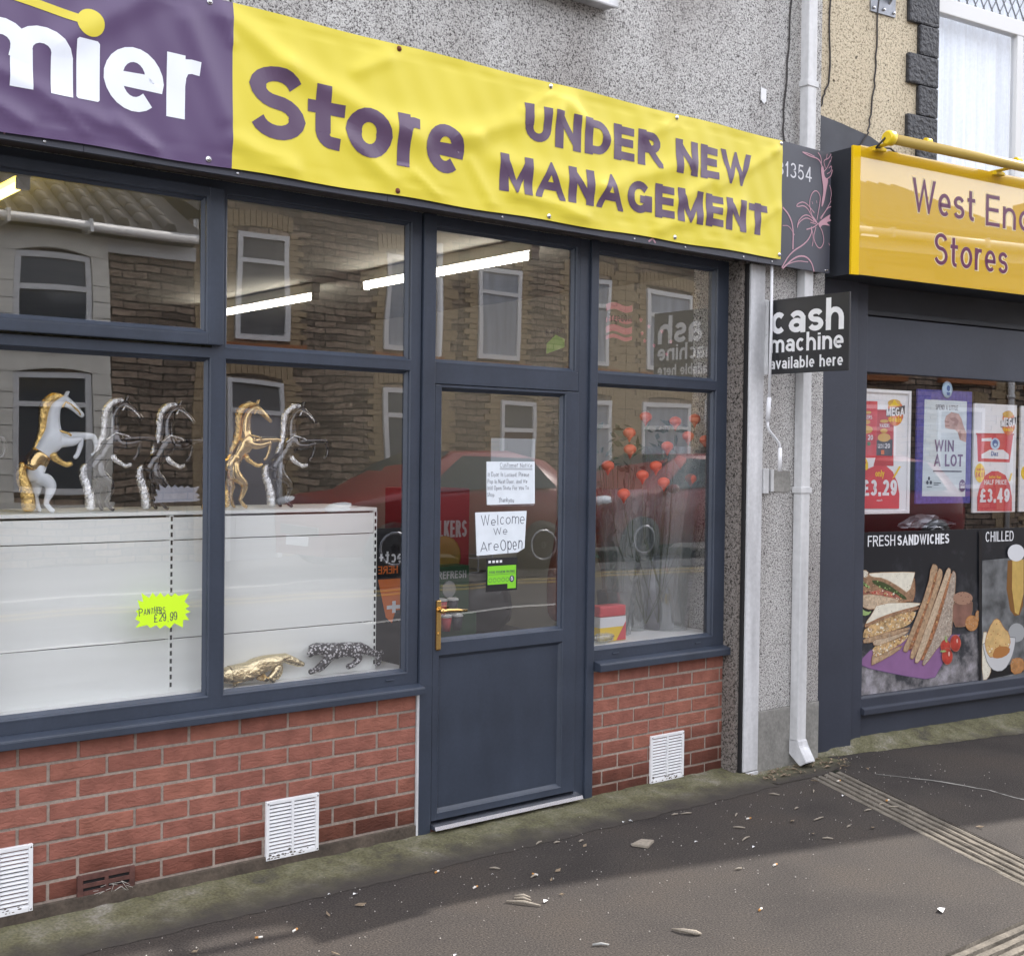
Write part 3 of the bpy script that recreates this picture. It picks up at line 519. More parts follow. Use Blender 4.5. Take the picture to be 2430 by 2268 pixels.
# ---------------------------------------------------------------- traced flat artwork: outlines in metres on their own panels
SAND=[('napkin',[(0.456,0.529),(0.594,0.619),(0.894,0.651),(1.426,0.647),(1.403,0.621),(1.225,0.434),(1.164,0.357),(0.834,0.42),(0.459,0.507)]),('crustdk',[(0.443,1.07),(0.535,1.077),(0.961,1.079),(0.972,0.891),(0.888,0.892),(0.448,0.844)]),('white',[(0.442,1.107),(0.534,1.103),(0.524,1.055),(0.443,1.07)]),('white',[(0.535,1.077),(0.545,1.088),(0.961,1.079),(0.962,1.06),(0.909,0.936),(0.819,0.986),(0.675,1.049),(0.567,1.06)]),('green',[(0.445,1.051),(0.536,1.01),(0.547,0.988),(0.446,1.022)]),('green',[(0.567,1.046),(0.697,1.018),(0.82,0.952),(0.887,0.918),(0.888,0.896),(0.754,0.948),(0.644,0.991),(0.568,1.024)]),('red',[(0.447,0.992),(0.537,0.966),(0.666,0.982),(0.776,0.947),(0.865,0.904),(0.755,0.91),(0.624,0.939),(0.448,0.963)]),('bread',[(0.446,0.948),(0.57,0.957),(0.888,0.892),(0.572,0.848),(0.447,0.889)]),('lettuce',[(0.448,0.874),(0.53,0.84),(0.572,0.848),(0.53,0.817),(0.449,0.829)]),('white',[(0.505,0.767),(0.573,0.83),(0.619,0.894),(1.023,0.877),(1.007,0.855),(0.823,0.834),(0.649,0.803),(0.542,0.772)]),('crustdk',[(0.505,0.765),(0.542,0.77),(0.649,0.801),(0.823,0.833),(1.007,0.853),(0.996,0.831),(0.758,0.803),(0.511,0.74)]),('fill',[(0.491,0.701),(0.509,0.744),(0.758,0.804),(0.979,0.829),(0.969,0.784),(0.914,0.734),(0.738,0.707),(0.598,0.686),(0.494,0.678)]),('crust',[(0.492,0.676),(0.598,0.684),(0.738,0.706),(0.926,0.724),(0.915,0.707),(0.706,0.668),(0.503,0.641)]),('bread',[(0.577,0.665),(0.707,0.666),(0.915,0.706),(0.894,0.682),(0.729,0.64),(0.594,0.619)]),('fill',[(0.58,0.619),(0.729,0.638),(0.916,0.679),(0.873,0.63),(0.698,0.574),(0.601,0.551),(0.583,0.575)]),('crust',[(0.579,0.574),(0.601,0.55),(0.698,0.573),(0.862,0.615),(0.83,0.58),(0.581,0.501),(0.57,0.513)]),('crust',[(0.852,0.578),(0.916,0.665),(1.089,0.978),(1.119,1.123),(1.172,1.114),(1.181,1.082),(1.135,0.96),(0.983,0.699),(0.918,0.588),(0.897,0.559)]),('fill2',[(0.913,0.587),(0.983,0.695),(1.097,0.9),(1.158,1.064),(1.181,1.067),(1.18,1.024),(1.055,0.756),(0.974,0.619),(0.93,0.565)]),('crust',[(0.92,0.527),(0.984,0.641),(1.16,0.986),(1.184,1.094),(1.225,1.08),(1.226,1.026),(1.095,0.754),(1.008,0.59),(0.965,0.508)]),('bread',[(0.966,0.493),(1.011,0.586),(1.097,0.752),(1.238,1.025),(1.277,1.094),(1.307,1.085),(1.308,1.046),(1.187,0.771),(1.066,0.562),(1.011,0.482)]),('fill2',[(1.028,0.5),(1.099,0.622),(1.23,0.893),(1.302,1.052),(1.323,1.057),(1.265,0.892),(1.156,0.649),(1.056,0.498)]),('bread2',[(1.04,0.48),(1.158,0.647),(1.267,0.906),(1.323,1.073),(1.355,1.06),(1.362,1.012),(1.33,0.684),(1.325,0.638),(1.215,0.591),(1.069,0.458)]),('cup',[(1.338,0.888),(1.534,0.878),(1.533,0.767),(1.472,0.707),(1.461,0.692),(1.336,0.7)]),('cuptop',[(1.535,0.878),(1.53,0.865),(1.516,0.853),(1.494,0.845),(1.467,0.84),(1.436,0.84),(1.405,0.843),(1.377,0.851),(1.355,0.862),(1.341,0.874),(1.336,0.888),(1.34,0.901),(1.354,0.913),(1.375,0.921),(1.403,0.926),(1.433,0.927),(1.464,0.923),(1.492,0.915),(1.515,0.905),(1.53,0.892)]),('nut',[(1.595,0.707),(1.592,0.692),(1.583,0.678),(1.569,0.667),(1.551,0.661),(1.532,0.66),(1.512,0.663),(1.494,0.672),(1.479,0.684),(1.47,0.699),(1.466,0.715),(1.469,0.731),(1.477,0.745),(1.491,0.755),(1.509,0.762),(1.529,0.763),(1.548,0.759),(1.567,0.751),(1.581,0.739),(1.591,0.724)]),('nut',[(1.612,0.754),(1.611,0.743),(1.608,0.733),(1.603,0.726),(1.597,0.721),(1.591,0.72),(1.584,0.722),(1.577,0.727),(1.572,0.736),(1.569,0.746),(1.568,0.757),(1.568,0.768),(1.571,0.778),(1.576,0.785),(1.582,0.79),(1.588,0.792),(1.595,0.789),(1.602,0.784),(1.607,0.776),(1.61,0.766)]),('tomato',[(1.422,0.584),(1.42,0.567),(1.412,0.552),(1.401,0.541),(1.386,0.534),(1.37,0.532),(1.353,0.536),(1.338,0.545),(1.326,0.558),(1.318,0.574),(1.315,0.591),(1.317,0.608),(1.324,0.623),(1.335,0.634),(1.35,0.641),(1.367,0.643),(1.383,0.639),(1.398,0.63),(1.411,0.617),(1.419,0.601)]),('tomato',[(1.318,0.572),(1.316,0.558),(1.309,0.547),(1.298,0.538),(1.285,0.533),(1.269,0.532),(1.254,0.535),(1.24,0.542),(1.229,0.553),(1.222,0.565),(1.219,0.579),(1.221,0.592),(1.228,0.603),(1.238,0.612),(1.252,0.617),(1.267,0.618),(1.282,0.615),(1.296,0.608),(1.307,0.598),(1.315,0.585)]),('tomato',[(1.341,0.503),(1.339,0.486),(1.332,0.471),(1.32,0.46),(1.306,0.454),(1.289,0.452),(1.273,0.456),(1.258,0.465),(1.246,0.478),(1.238,0.494),(1.235,0.511),(1.237,0.528),(1.244,0.543),(1.255,0.554),(1.27,0.561),(1.286,0.562),(1.303,0.558),(1.318,0.549),(1.33,0.536),(1.338,0.52)]),('shine',[(1.314,0.521),(1.312,0.509),(1.305,0.504),(1.299,0.51),(1.296,0.522),(1.298,0.534),(1.304,0.539),(1.311,0.533)]),('shine',[(1.391,0.602),(1.389,0.591),(1.384,0.587),(1.378,0.592),(1.375,0.603),(1.377,0.614),(1.383,0.618),(1.389,0.613)]),('green',[(1.216,0.548),(1.275,0.547),(1.275,0.538),(1.223,0.537)]),('green',[(1.26,0.642),(1.272,0.641),(1.283,0.601),(1.269,0.601)]),('black',[(1.585,1.325),(1.614,1.324),(1.639,0.312),(1.612,0.315)]),('slate',[(1.623,1.129),(1.885,1.136),(2.065,1.13),(2.091,0.307),(1.642,0.314)]),('black',[(1.739,0.384),(2.087,0.414),(2.09,0.338),(1.703,0.319)]),('white',[(1.637,0.641),(1.694,0.645),(1.745,0.384),(1.703,0.319),(1.644,0.32)]),('glassb',[(2.094,0.611),(2.09,0.591),(2.078,0.573),(2.058,0.56),(2.033,0.553),(2.006,0.551),(1.978,0.556),(1.952,0.567),(1.932,0.583),(1.919,0.602),(1.914,0.623),(1.918,0.643),(1.93,0.66),(1.949,0.673),(1.974,0.681),(2.001,0.683),(2.029,0.678),(2.055,0.667),(2.076,0.651),(2.089,0.632)]),('beerdk',[(1.892,1.12),(2.065,1.122),(2.069,0.802),(2.032,0.738),(1.981,0.733),(1.928,0.777),(1.885,0.925)]),('beer',[(1.94,1.12),(2.065,1.122),(2.07,0.884),(2.019,0.739),(1.98,0.757),(1.943,0.922)]),('foam',[(2.073,1.167),(2.069,1.149),(2.056,1.133),(2.036,1.12),(2.01,1.113),(1.982,1.111),(1.953,1.115),(1.927,1.124),(1.906,1.138),(1.893,1.154),(1.888,1.172),(1.892,1.19),(1.904,1.206),(1.924,1.219),(1.95,1.226),(1.978,1.228),(2.007,1.225),(2.033,1.216),(2.054,1.202),(2.068,1.185)]),('bowl',[(1.64,0.577),(1.991,0.601),(1.987,0.528),(1.951,0.441),(1.877,0.365),(1.777,0.365),(1.7,0.42),(1.654,0.52)]),('crisp',[(1.658,0.583),(1.741,0.715),(1.803,0.731),(1.869,0.65),(1.92,0.622),(1.942,0.531),(1.86,0.505),(1.737,0.457),(1.686,0.501)]),('crispdk',[(1.736,0.465),(1.784,0.542),(1.936,0.524),(1.925,0.475),(1.824,0.45)]),('nut',[(1.939,0.434),(2.028,0.443),(2.087,0.422),(2.09,0.338),(1.955,0.329)])]
FLOWERL=[(8,[(4.106,2.872),(4.18,2.965),(4.321,3.035),(4.37,3.1),(4.363,3.122)]),(10,[(4.201,2.985),(4.202,3.111),(4.161,3.177),(4.104,3.21)]),(9,[(4.113,2.868),(4.223,2.947),(4.316,2.962),(4.375,2.927),(4.394,2.879)]),(5,[(4.133,2.888),(4.238,2.926),(4.339,2.928)]),(4,[(4.107,3.108),(4.163,3.115),(4.213,3.067)]),(6,[(4.383,3.17),(4.337,3.255),(4.357,3.321),(4.4,3.35),(4.442,3.324),(4.435,3.268),(4.412,3.178)]),(6,[(4.391,3.162),(4.317,3.184),(4.247,3.143),(4.233,3.106),(4.246,3.157),(4.31,3.201),(4.383,3.179)]),(6,[(4.375,3.187),(4.308,3.251),(4.223,3.226),(4.237,3.25),(4.301,3.27),(4.389,3.216)]),(6,[(4.406,3.136),(4.379,3.069),(4.439,3.007),(4.485,3.054),(4.469,3.116),(4.435,3.149)]),(5,[(4.362,3.135),(4.386,3.07),(4.373,3.022)]),(6,[(4.449,3.187),(4.506,3.259),(4.543,3.273)]),(5,[(4.441,3.191),(4.492,3.239),(4.542,3.306)]),(5,[(4.525,3.395),(4.546,3.357),(4.535,3.309)]),(7,[(4.319,3.112),(4.391,3.134),(4.427,3.162)]),(5,[(4.354,3.157),(4.406,3.154)]),(4,[(4.373,3.264),(4.366,3.277)]),(4,[(4.41,3.274),(4.405,3.289)]),(5,[(4.386,3.243),(4.406,3.237),(4.418,3.252),(4.388,3.253)]),(5,[(4.527,3.059),(4.535,3.046)]),(7,[(4.459,3.482),(4.425,3.532),(4.337,3.532),(4.272,3.546)]),(5,[(4.272,3.546),(4.322,3.547),(4.381,3.538)]),(6,[(4.447,3.508),(4.439,3.548),(4.412,3.565)]),(5,[(4.485,3.486),(4.462,3.529),(4.513,3.546),(4.535,3.577)]),(5,[(4.501,3.456),(4.538,3.476),(4.544,3.514),(4.515,3.491)]),(6,[(4.494,3.423),(4.538,3.448),(4.549,3.487)]),(4,[(4.498,3.571),(4.491,3.542)]),(4,[(4.543,3.564),(4.529,3.53)]),(5,[(4.456,3.454),(4.5,3.489),(4.528,3.539)])]
FLOWERF=[[(4.438,3.488),(4.467,3.497),(4.475,3.43),(4.516,3.431),(4.496,3.368),(4.476,3.287),(4.454,3.252),(4.451,3.279),(4.471,3.355),(4.454,3.417)],[(4.42,3.161),(4.478,3.196),(4.544,3.232),(4.523,3.201),(4.553,3.191),(4.494,3.175),(4.547,3.158),(4.464,3.16),(4.443,3.131)],[(4.353,3.207),(4.383,3.192),(4.423,3.161),(4.398,3.158)]]
PA=[('p','white',[(0.439,2.203),(0.911,2.21),(0.912,1.475),(0.449,1.481)]),('p','red',[(0.44,2.167),(0.631,2.169),(0.639,1.811),(0.441,1.809)]),('p','red2',[(0.632,2.116),(0.783,2.119),(0.789,1.76),(0.604,1.759),(0.625,1.821)]),('p','char',[(0.63,1.923),(0.777,1.93),(0.776,1.823),(0.629,1.827)]),('p','red2',[(0.445,1.948),(0.622,1.951),(0.62,1.894),(0.446,1.891)]),('p','gold',[(0.591,1.989),(0.588,1.981),(0.581,1.974),(0.569,1.968),(0.553,1.964),(0.536,1.962),(0.519,1.963),(0.504,1.966),(0.491,1.972),(0.483,1.979),(0.48,1.987),(0.483,1.995),(0.491,2.002),(0.503,2.008),(0.518,2.012),(0.535,2.014),(0.552,2.013),(0.568,2.009),(0.58,2.004),(0.588,1.997)]),('p','gold',[(0.568,2.037),(0.566,2.032),(0.561,2.028),(0.554,2.025),(0.545,2.022),(0.535,2.021),(0.524,2.022),(0.515,2.024),(0.508,2.027),(0.503,2.031),(0.501,2.035),(0.503,2.039),(0.507,2.044),(0.515,2.047),(0.524,2.049),(0.534,2.05),(0.544,2.05),(0.554,2.048),(0.561,2.045),(0.566,2.041)]),('p','gold',[(0.754,1.942),(0.752,1.933),(0.743,1.926),(0.731,1.919),(0.714,1.915),(0.696,1.914),(0.678,1.915),(0.662,1.918),(0.648,1.924),(0.64,1.931),(0.637,1.94),(0.64,1.948),(0.648,1.956),(0.66,1.962),(0.677,1.966),(0.695,1.968),(0.713,1.967),(0.729,1.963),(0.743,1.958),(0.751,1.95)]),('p','gold',[(0.727,1.984),(0.725,1.98),(0.72,1.975),(0.713,1.972),(0.704,1.97),(0.693,1.969),(0.683,1.969),(0.673,1.971),(0.666,1.974),(0.661,1.978),(0.659,1.983),(0.661,1.987),(0.665,1.991),(0.673,1.995),(0.682,1.997),(0.692,1.998),(0.703,1.998),(0.712,1.996),(0.72,1.993),(0.725,1.989)]),('p','gold',[(0.575,2.097),(0.573,2.094),(0.568,2.091),(0.559,2.088),(0.549,2.087),(0.537,2.086),(0.525,2.086),(0.514,2.087),(0.506,2.089),(0.5,2.092),(0.498,2.095),(0.5,2.098),(0.505,2.101),(0.514,2.104),(0.524,2.105),(0.536,2.106),(0.548,2.106),(0.559,2.105),(0.567,2.103),(0.573,2.1)]),('p','gold',[(0.733,2.046),(0.732,2.043),(0.726,2.04),(0.717,2.037),(0.707,2.035),(0.694,2.034),(0.682,2.035),(0.671,2.036),(0.663,2.038),(0.657,2.041),(0.655,2.044),(0.657,2.047),(0.662,2.05),(0.671,2.053),(0.682,2.054),(0.694,2.055),(0.706,2.055),(0.717,2.054),(0.726,2.052),(0.731,2.049)]),('p','burst',[(0.873,2.103),(0.87,2.077),(0.86,2.053),(0.843,2.034),(0.821,2.022),(0.797,2.017),(0.773,2.021),(0.751,2.032),(0.734,2.05),(0.722,2.073),(0.718,2.099),(0.721,2.124),(0.731,2.148),(0.748,2.167),(0.769,2.18),(0.793,2.184),(0.817,2.181),(0.839,2.17),(0.857,2.152),(0.869,2.129)]),('p','gold',[(0.843,2.165),(0.84,2.158),(0.832,2.151),(0.819,2.145),(0.802,2.141),(0.784,2.14),(0.766,2.14),(0.749,2.143),(0.736,2.148),(0.727,2.154),(0.724,2.161),(0.727,2.169),(0.735,2.175),(0.748,2.181),(0.765,2.185),(0.783,2.187),(0.801,2.186),(0.818,2.183),(0.831,2.179),(0.84,2.172)]),('p','yellow',[(0.729,2.141),(0.767,2.163),(0.785,2.189),(0.805,2.164),(0.836,2.149)]),('p','char',[(0.706,2.119),(0.882,2.151),(0.882,2.095),(0.716,2.072)]),('t','white',0.2,'MEGA',[(0.712,2.08),(0.878,2.137)]),('t','yellow',0.2,'deals',[(0.732,2.042),(0.853,2.079)]),('t','white',0.16,'WALKERS',[(0.457,2.055),(0.581,2.079)]),('t','white',0.16,'WALKERS',[(0.65,2.006),(0.74,2.029)]),('t','white',0.2,'20',[(0.545,1.923),(0.592,1.956)]),('t','white',0.2,'20',[(0.702,1.873),(0.749,1.904)]),('t','white',0.16,'FAMILY',[(0.637,1.888),(0.696,1.9)]),('t','white',0.16,'MEATY',[(0.637,1.872),(0.697,1.886)]),('p','green2',[(0.541,1.911),(0.567,1.911),(0.568,1.888),(0.542,1.888)]),('p','burst',[(0.665,1.861),(0.695,1.861),(0.696,1.833),(0.666,1.832)]),('p','yellow',[(0.552,1.759),(0.55,1.738),(0.541,1.719),(0.526,1.704),(0.508,1.695),(0.488,1.692),(0.467,1.695),(0.449,1.704),(0.434,1.719),(0.424,1.738),(0.421,1.758),(0.423,1.779),(0.432,1.797),(0.446,1.812),(0.464,1.822),(0.485,1.825),(0.505,1.822),(0.524,1.813),(0.539,1.798),(0.549,1.779)]),('p','red',[(0.553,1.743),(0.626,1.764),(0.717,1.76),(0.778,1.723),(0.822,1.655),(0.843,1.581),(0.842,1.487),(0.449,1.492),(0.444,1.697),(0.516,1.723)]),('t','red',0.18,'save',[(0.42,1.768),(0.533,1.797)]),('t','red',0.18,'55p',[(0.436,1.72),(0.531,1.748)]),('t','yellow',0.17,'only',[(0.617,1.692),(0.698,1.734)]),('t','white',0.24,'£3.29',[(0.497,1.568),(0.818,1.676)]),('t','white',0.17,'each',[(0.632,1.535),(0.684,1.55)]),('p','yellow',[(0.772,1.679),(0.835,1.76),(0.852,1.758),(0.798,1.692)])]
PB=[('p','paper',[(1.068,2.197),(1.488,2.196),(1.488,1.559),(1.059,1.565)]),('t','ink',0.14,'SPEND A LITTLE',[(1.176,2.133),(1.398,2.166)]),('p','skin',[(1.267,2.062),(1.28,2.093),(1.334,2.121),(1.407,2.111),(1.436,2.079),(1.455,2.037),(1.489,1.983),(1.486,1.922),(1.421,1.939),(1.401,1.987),(1.373,2.005),(1.31,2.009),(1.273,2.015)]),('p','skin2',[(1.317,2.079),(1.371,2.089),(1.408,2.066),(1.391,2.029),(1.354,2.034),(1.372,2.059),(1.335,2.064)]),('p','skin2',[(1.27,2.063),(1.313,2.058),(1.308,2.048),(1.27,2.051)]),('p','skin2',[(1.273,2.033),(1.318,2.034),(1.318,2.026),(1.273,2.024)]),('p','skin2',[(1.401,1.987),(1.424,2.003),(1.439,1.97),(1.426,1.939)]),('t','plum',0.19,'WIN',[(1.172,1.858),(1.362,1.935)]),('t','plum',0.19,'A LOT',[(1.168,1.76),(1.456,1.842)]),('p','ink',[(1.16,1.734),(1.446,1.732),(1.446,1.723),(1.16,1.725)]),('p','ink',[(1.132,1.681),(1.13,1.673),(1.125,1.668),(1.119,1.668),(1.113,1.673),(1.111,1.681),(1.113,1.689),(1.118,1.693),(1.125,1.693),(1.13,1.689)]),('p','ink',[(1.119,1.654),(1.117,1.646),(1.111,1.642),(1.103,1.642),(1.097,1.646),(1.094,1.654),(1.096,1.662),(1.102,1.667),(1.11,1.667),(1.116,1.662)]),('p','ink',[(1.152,1.654),(1.15,1.646),(1.144,1.642),(1.137,1.642),(1.13,1.646),(1.128,1.654),(1.13,1.662),(1.136,1.667),(1.144,1.667),(1.15,1.662)]),('p','ink',[(1.101,1.627),(1.15,1.627),(1.15,1.623),(1.101,1.623)]),('p','ink',[(1.167,1.654),(1.238,1.653),(1.238,1.648),(1.167,1.649)]),('p','ink',[(1.167,1.642),(1.216,1.642),(1.216,1.637),(1.167,1.637)]),('p','plum',[(1.486,1.632),(1.485,1.62),(1.481,1.608),(1.474,1.599),(1.464,1.593),(1.454,1.591),(1.444,1.593),(1.434,1.599),(1.427,1.608),(1.422,1.62),(1.42,1.632),(1.421,1.645),(1.425,1.657),(1.433,1.666),(1.442,1.672),(1.452,1.674),(1.462,1.672),(1.472,1.666),(1.479,1.657),(1.484,1.645)]),('t','white',0.18,'PLAY',[(1.434,1.639),(1.476,1.654)]),('t','white',0.18,'HERE',[(1.435,1.615),(1.476,1.631)])]
PC=[('p','white',[(1.586,2.175),(2.01,2.175),(2.013,1.454),(1.585,1.462)]),('p','red',[(1.603,1.979),(1.989,1.983),(1.955,1.791),(1.618,1.795)]),('p','red2',[(1.592,1.987),(1.998,1.991),(1.995,1.98),(1.594,1.975)]),('p','white',[(1.654,1.844),(1.739,1.876),(1.884,1.878),(1.944,1.847),(1.945,1.813),(1.655,1.817)]),('p','sky',[(1.846,1.918),(1.844,1.906),(1.837,1.894),(1.826,1.885),(1.812,1.879),(1.797,1.877),(1.781,1.879),(1.767,1.884),(1.756,1.893),(1.748,1.904),(1.746,1.917),(1.748,1.929),(1.754,1.94),(1.765,1.949),(1.779,1.955),(1.794,1.958),(1.81,1.956),(1.824,1.95),(1.836,1.942),(1.843,1.931)]),('p','blue',[(1.826,1.921),(1.825,1.913),(1.821,1.905),(1.814,1.9),(1.806,1.896),(1.796,1.894),(1.787,1.895),(1.778,1.899),(1.771,1.905),(1.766,1.912),(1.765,1.92),(1.766,1.928),(1.77,1.935),(1.777,1.941),(1.785,1.945),(1.795,1.947),(1.804,1.945),(1.813,1.942),(1.82,1.936),(1.825,1.929)]),('p','sky',[(1.813,1.911),(1.811,1.906),(1.806,1.903),(1.798,1.901),(1.79,1.902),(1.785,1.906),(1.782,1.911),(1.784,1.916),(1.79,1.92),(1.797,1.921),(1.805,1.92),(1.811,1.916)]),('t','blue',0.2,'Daz',[(1.755,1.834),(1.828,1.868)]),('p','white',[(1.651,1.952),(1.756,1.957),(1.757,1.935),(1.652,1.932)]),('p','burst',[(2.006,2.065),(2.003,2.039),(1.993,2.015),(1.978,1.996),(1.957,1.984),(1.935,1.979),(1.912,1.983),(1.891,1.994),(1.874,2.013),(1.863,2.036),(1.859,2.062),(1.862,2.088),(1.871,2.111),(1.887,2.131),(1.907,2.143),(1.93,2.148),(1.952,2.144),(1.973,2.133),(1.99,2.115),(2.002,2.091)]),('p','gold',[(1.98,2.124),(1.978,2.117),(1.97,2.111),(1.957,2.106),(1.942,2.102),(1.924,2.101),(1.907,2.101),(1.891,2.104),(1.878,2.109),(1.87,2.114),(1.867,2.121),(1.869,2.128),(1.877,2.134),(1.89,2.139),(1.905,2.143),(1.923,2.145),(1.94,2.144),(1.956,2.141),(1.969,2.137),(1.977,2.131)]),('p','char',[(1.847,2.077),(2.013,2.106),(2.01,2.056),(1.85,2.03)]),('t','white',0.2,'MEGA',[(1.853,2.036),(2.009,2.099)]),('t','yellow',0.2,'deals',[(1.875,2.006),(1.982,2.035)]),('p','yellow',[(1.69,1.718),(1.688,1.698),(1.681,1.68),(1.67,1.666),(1.656,1.656),(1.639,1.653),(1.623,1.657),(1.608,1.666),(1.596,1.68),(1.588,1.698),(1.585,1.718),(1.587,1.738),(1.594,1.756),(1.605,1.77),(1.619,1.779),(1.635,1.783),(1.652,1.78),(1.667,1.77),(1.679,1.756),(1.687,1.738)]),('p','red',[(1.619,1.461),(1.616,1.555),(1.642,1.635),(1.697,1.703),(1.763,1.731),(1.83,1.731),(1.909,1.703),(1.96,1.634),(1.982,1.552),(1.985,1.455)]),('t','red',0.18,'save',[(1.601,1.733),(1.676,1.758)]),('t','red',0.18,'£4.51',[(1.593,1.689),(1.688,1.724)]),('t','yellow',0.16,'better than',[(1.736,1.681),(1.86,1.702)]),('t','white',0.2,'HALF PRICE',[(1.684,1.638),(1.92,1.672)]),('t','white',0.25,'£3.49',[(1.641,1.515),(1.956,1.615)]),('p','yellow',[(1.944,1.665),(1.967,1.719),(1.982,1.716),(1.959,1.659)])]

GL['8'] = (.74, [('c', ring(.5, .75, .44, .25, 16)), ('c', ring(.5, .26, .5, .26, 16))])
# ================================================================ the setting
def sheet(name, x0, x1, y0, y1, z, mt, z1=None, N=False):
    mb = MB(); mb.poly([(x0, y0, z), (x1, y0, z), (x1, y1, z1 if z1 is not None else z), (x0, y1, z1 if z1 is not None else z)])
    return solo(name, mb, mt, kind='structure', N=N)
sheet('ground', -250, 250, -250, 250, -.4, 'earth')
mb = MB(); chx = lambda y: 4.40 - (-.33 - y) * .9 / 2.08             # centre line of the drain channel let into the paving
for q in ([(-14, -.325), (32, -.325), (32, .6), (-14, .6)], [(-14, -2.215), (chx(-2.215) - .128, -2.215), (chx(-.325) - .128, -.325), (-14, -.325)], [(chx(-2.215) + .128, -2.215), (32, -2.215), (32, -.325), (chx(-.325) + .128, -.325)]): mb.poly([(a, b_, 0) for a, b_ in q])
solo('pavement', mb, 'asphalt_path', kind='structure')
mb = MB(); mb.box(-14, 32, -2.57, -2.424, -.3, .004, .012); solo('kerb', mb, 'kerb', kind='structure')
mb = MB(); mb.poly([(-14, -2.57, -.12), (32, -2.57, -.12), (32, -5, .12), (-14, -5, .12)]); mb.poly([(-14, -5, .12), (32, -5, .12), (32, -7.35, .27), (-14, -7.35, .27)])
solo('road', mb, 'tarmac', kind='structure')
mb = MB(); mb.box(-14, 32, -7.5, -7.35, 0, .36, .012); solo('kerb', mb, 'kerb', kind='structure')
sheet('far_pavement', -14, 32, -10.4, -7.5, .40, 'tarmac', .35)
for y0, y1 in ((-7.16, -7.06), (-6.94, -6.84)):
    z = lambda y: .12 + (.15) * (-5 - y) / 2.35 + .005
    mb = MB(); mb.poly([(-14, y0, z(y0)), (32, y0, z(y0)), (32, y1, z(y1)), (-14, y1, z(y1))]); solo('road_marking', mb, 'line_yellow', kind='structure')
mb = MB()
for k in range(8):
    x = -10 + k * 5; mb.poly([(x, -5.56, .161), (x + 2.6, -5.56, .161), (x + 2.6, -5.46, .155), (x, -5.46, .155)])
solo('road_marking', mb, 'line_white', kind='structure')
# mossy concrete haunch along both fronts
def haunch(x0, x1, w0, w1, zt, N=False, seed=1):
    rnd = random.Random(seed); mb = MB(); n = int((x1 - x0) / .06); prev = None
    for i in range(n + 1):
        x = x0 + (x1 - x0) * i / n; w = w0 + (w1 - w0) * i / n + rnd.uniform(-.012, .012)
        row = [mb.bm.verts.new(p) for p in ((x, .03, zt + .012), (x, -.03, zt + rnd.uniform(-.004, .006)), (x, -.5 * w, .022), (x, -w * .85, .011), (x, -w, .002))]
        if prev:
            for k in range(4): f = mb.bm.faces.new((prev[k], row[k], row[k + 1], prev[k + 1])); f.smooth = True
        prev = row
    return solo('concrete_strip', mb, 'moss_conc', kind='structure', N=N)
haunch(-4, 3.95, .33, .36, .035)
haunch(.0, 2.6, .09, .36, .06, True, 4)
mb = MB(); mb.prism([(3.92, .02), (4.70, .02), (4.72, -.28), (4.35, -.36), (3.98, -.34)], 'z', 0, .006); solo('concrete_strip', mb, 'moss_conc', kind='structure')

# ================================================================ the empty-looking convenience shop
shop = thing('shop_building', 'pebbledashed shop building with dark grey shopfront and red brick base', 'shop', (1.8, 0, 0))
mb = MB(); mb.box(-4.2, 4.63, -.05, .35, 2.925, 5.6); part('wall', mb, 'pebble', shop)
mb = MB(); mb.prism([(-.25, 5.45), (3.6, 7.4), (7.3, 5.45), (7.3, 5.6), (3.6, 7.55), (-.25, 5.6)], 'x', -4.2, 4.6); part('roof', mb, 'roof_tile', shop)
mb = MB(); mb.box(3.93, 4.63, -.1, .3, .355, 2.92); part('pilaster', mb, 'pebble', shop, label='pebbledashed strip of wall between the two shopfronts')
mb = MB(); mb.box(3.925, 4.635, -.106, .3, -.05, .352, .004); part('pilaster_base', mb, 'conc', shop)
mb = MB(); mb.box(3.893, 3.928, -.095, .02, .02, 2.9); part('reveal', mb, 'pebble_tan', shop)
mb = MB(); mb.box(-4.2, -1.25, -.05, .35, 0, 2.92); part('wall', mb, 'pebble', shop)
mb = MB(); mb.box(3.936, 4.056, -.128, -.1, .03, 2.885, .004); mb.box(3.934, 4.058, -.131, -.1, -.01, .025, .003); part('trim_board', mb, 'worn_white', shop, label='flaking white board down the edge of the shopfront')
mb = MB(); mb.box(3.918, 3.935, -.115, -.02, 0, 2.885); part('gap_strip', mb, 'dark_hole', shop)
# brick stall risers, every brick modelled
def bricks(mb, x0, x1, ph, ztop, rows, seed):
    rnd = random.Random(seed)
    for r_ in range(rows):
        z1 = ztop - .075 * r_; k0 = ph + (.1125 if r_ % 2 else 0); x = k0 - .225 * math.ceil((k0 - x0) / .225)
        while x < x1:
            a, b_ = max(x + .0052, x0), min(x + .2198, x1)
            if b_ - a > .02:
                d = rnd.uniform(-.002, .002); mb.box(a + rnd.uniform(0, .0015), b_ - rnd.uniform(0, .0015), -.001 + d, .06, z1 - .0645 + rnd.uniform(0, .0015), z1 - rnd.uniform(0, .0015), .0028)
            x += .225
for x0, x1, ph, zt, rows, sd_ in ((-1.25, 1.785, 0, .688, 8, 1), (2.892, 3.89, 3.077, .683, 9, 2)):
    mb = MB(); bricks(mb, x0, x1, ph, zt, rows, sd_)
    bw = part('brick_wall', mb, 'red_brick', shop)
    mb = MB(); mb.box(x0, x1 + .002, .0025, .12, .0, .692); part('mortar', mb, 'mortar', bw)
mb = MB(); mb.box(-1.25, 1.786, -.012, .004, -.02, .090, .004); part('plinth', mb, 'plinth', shop)
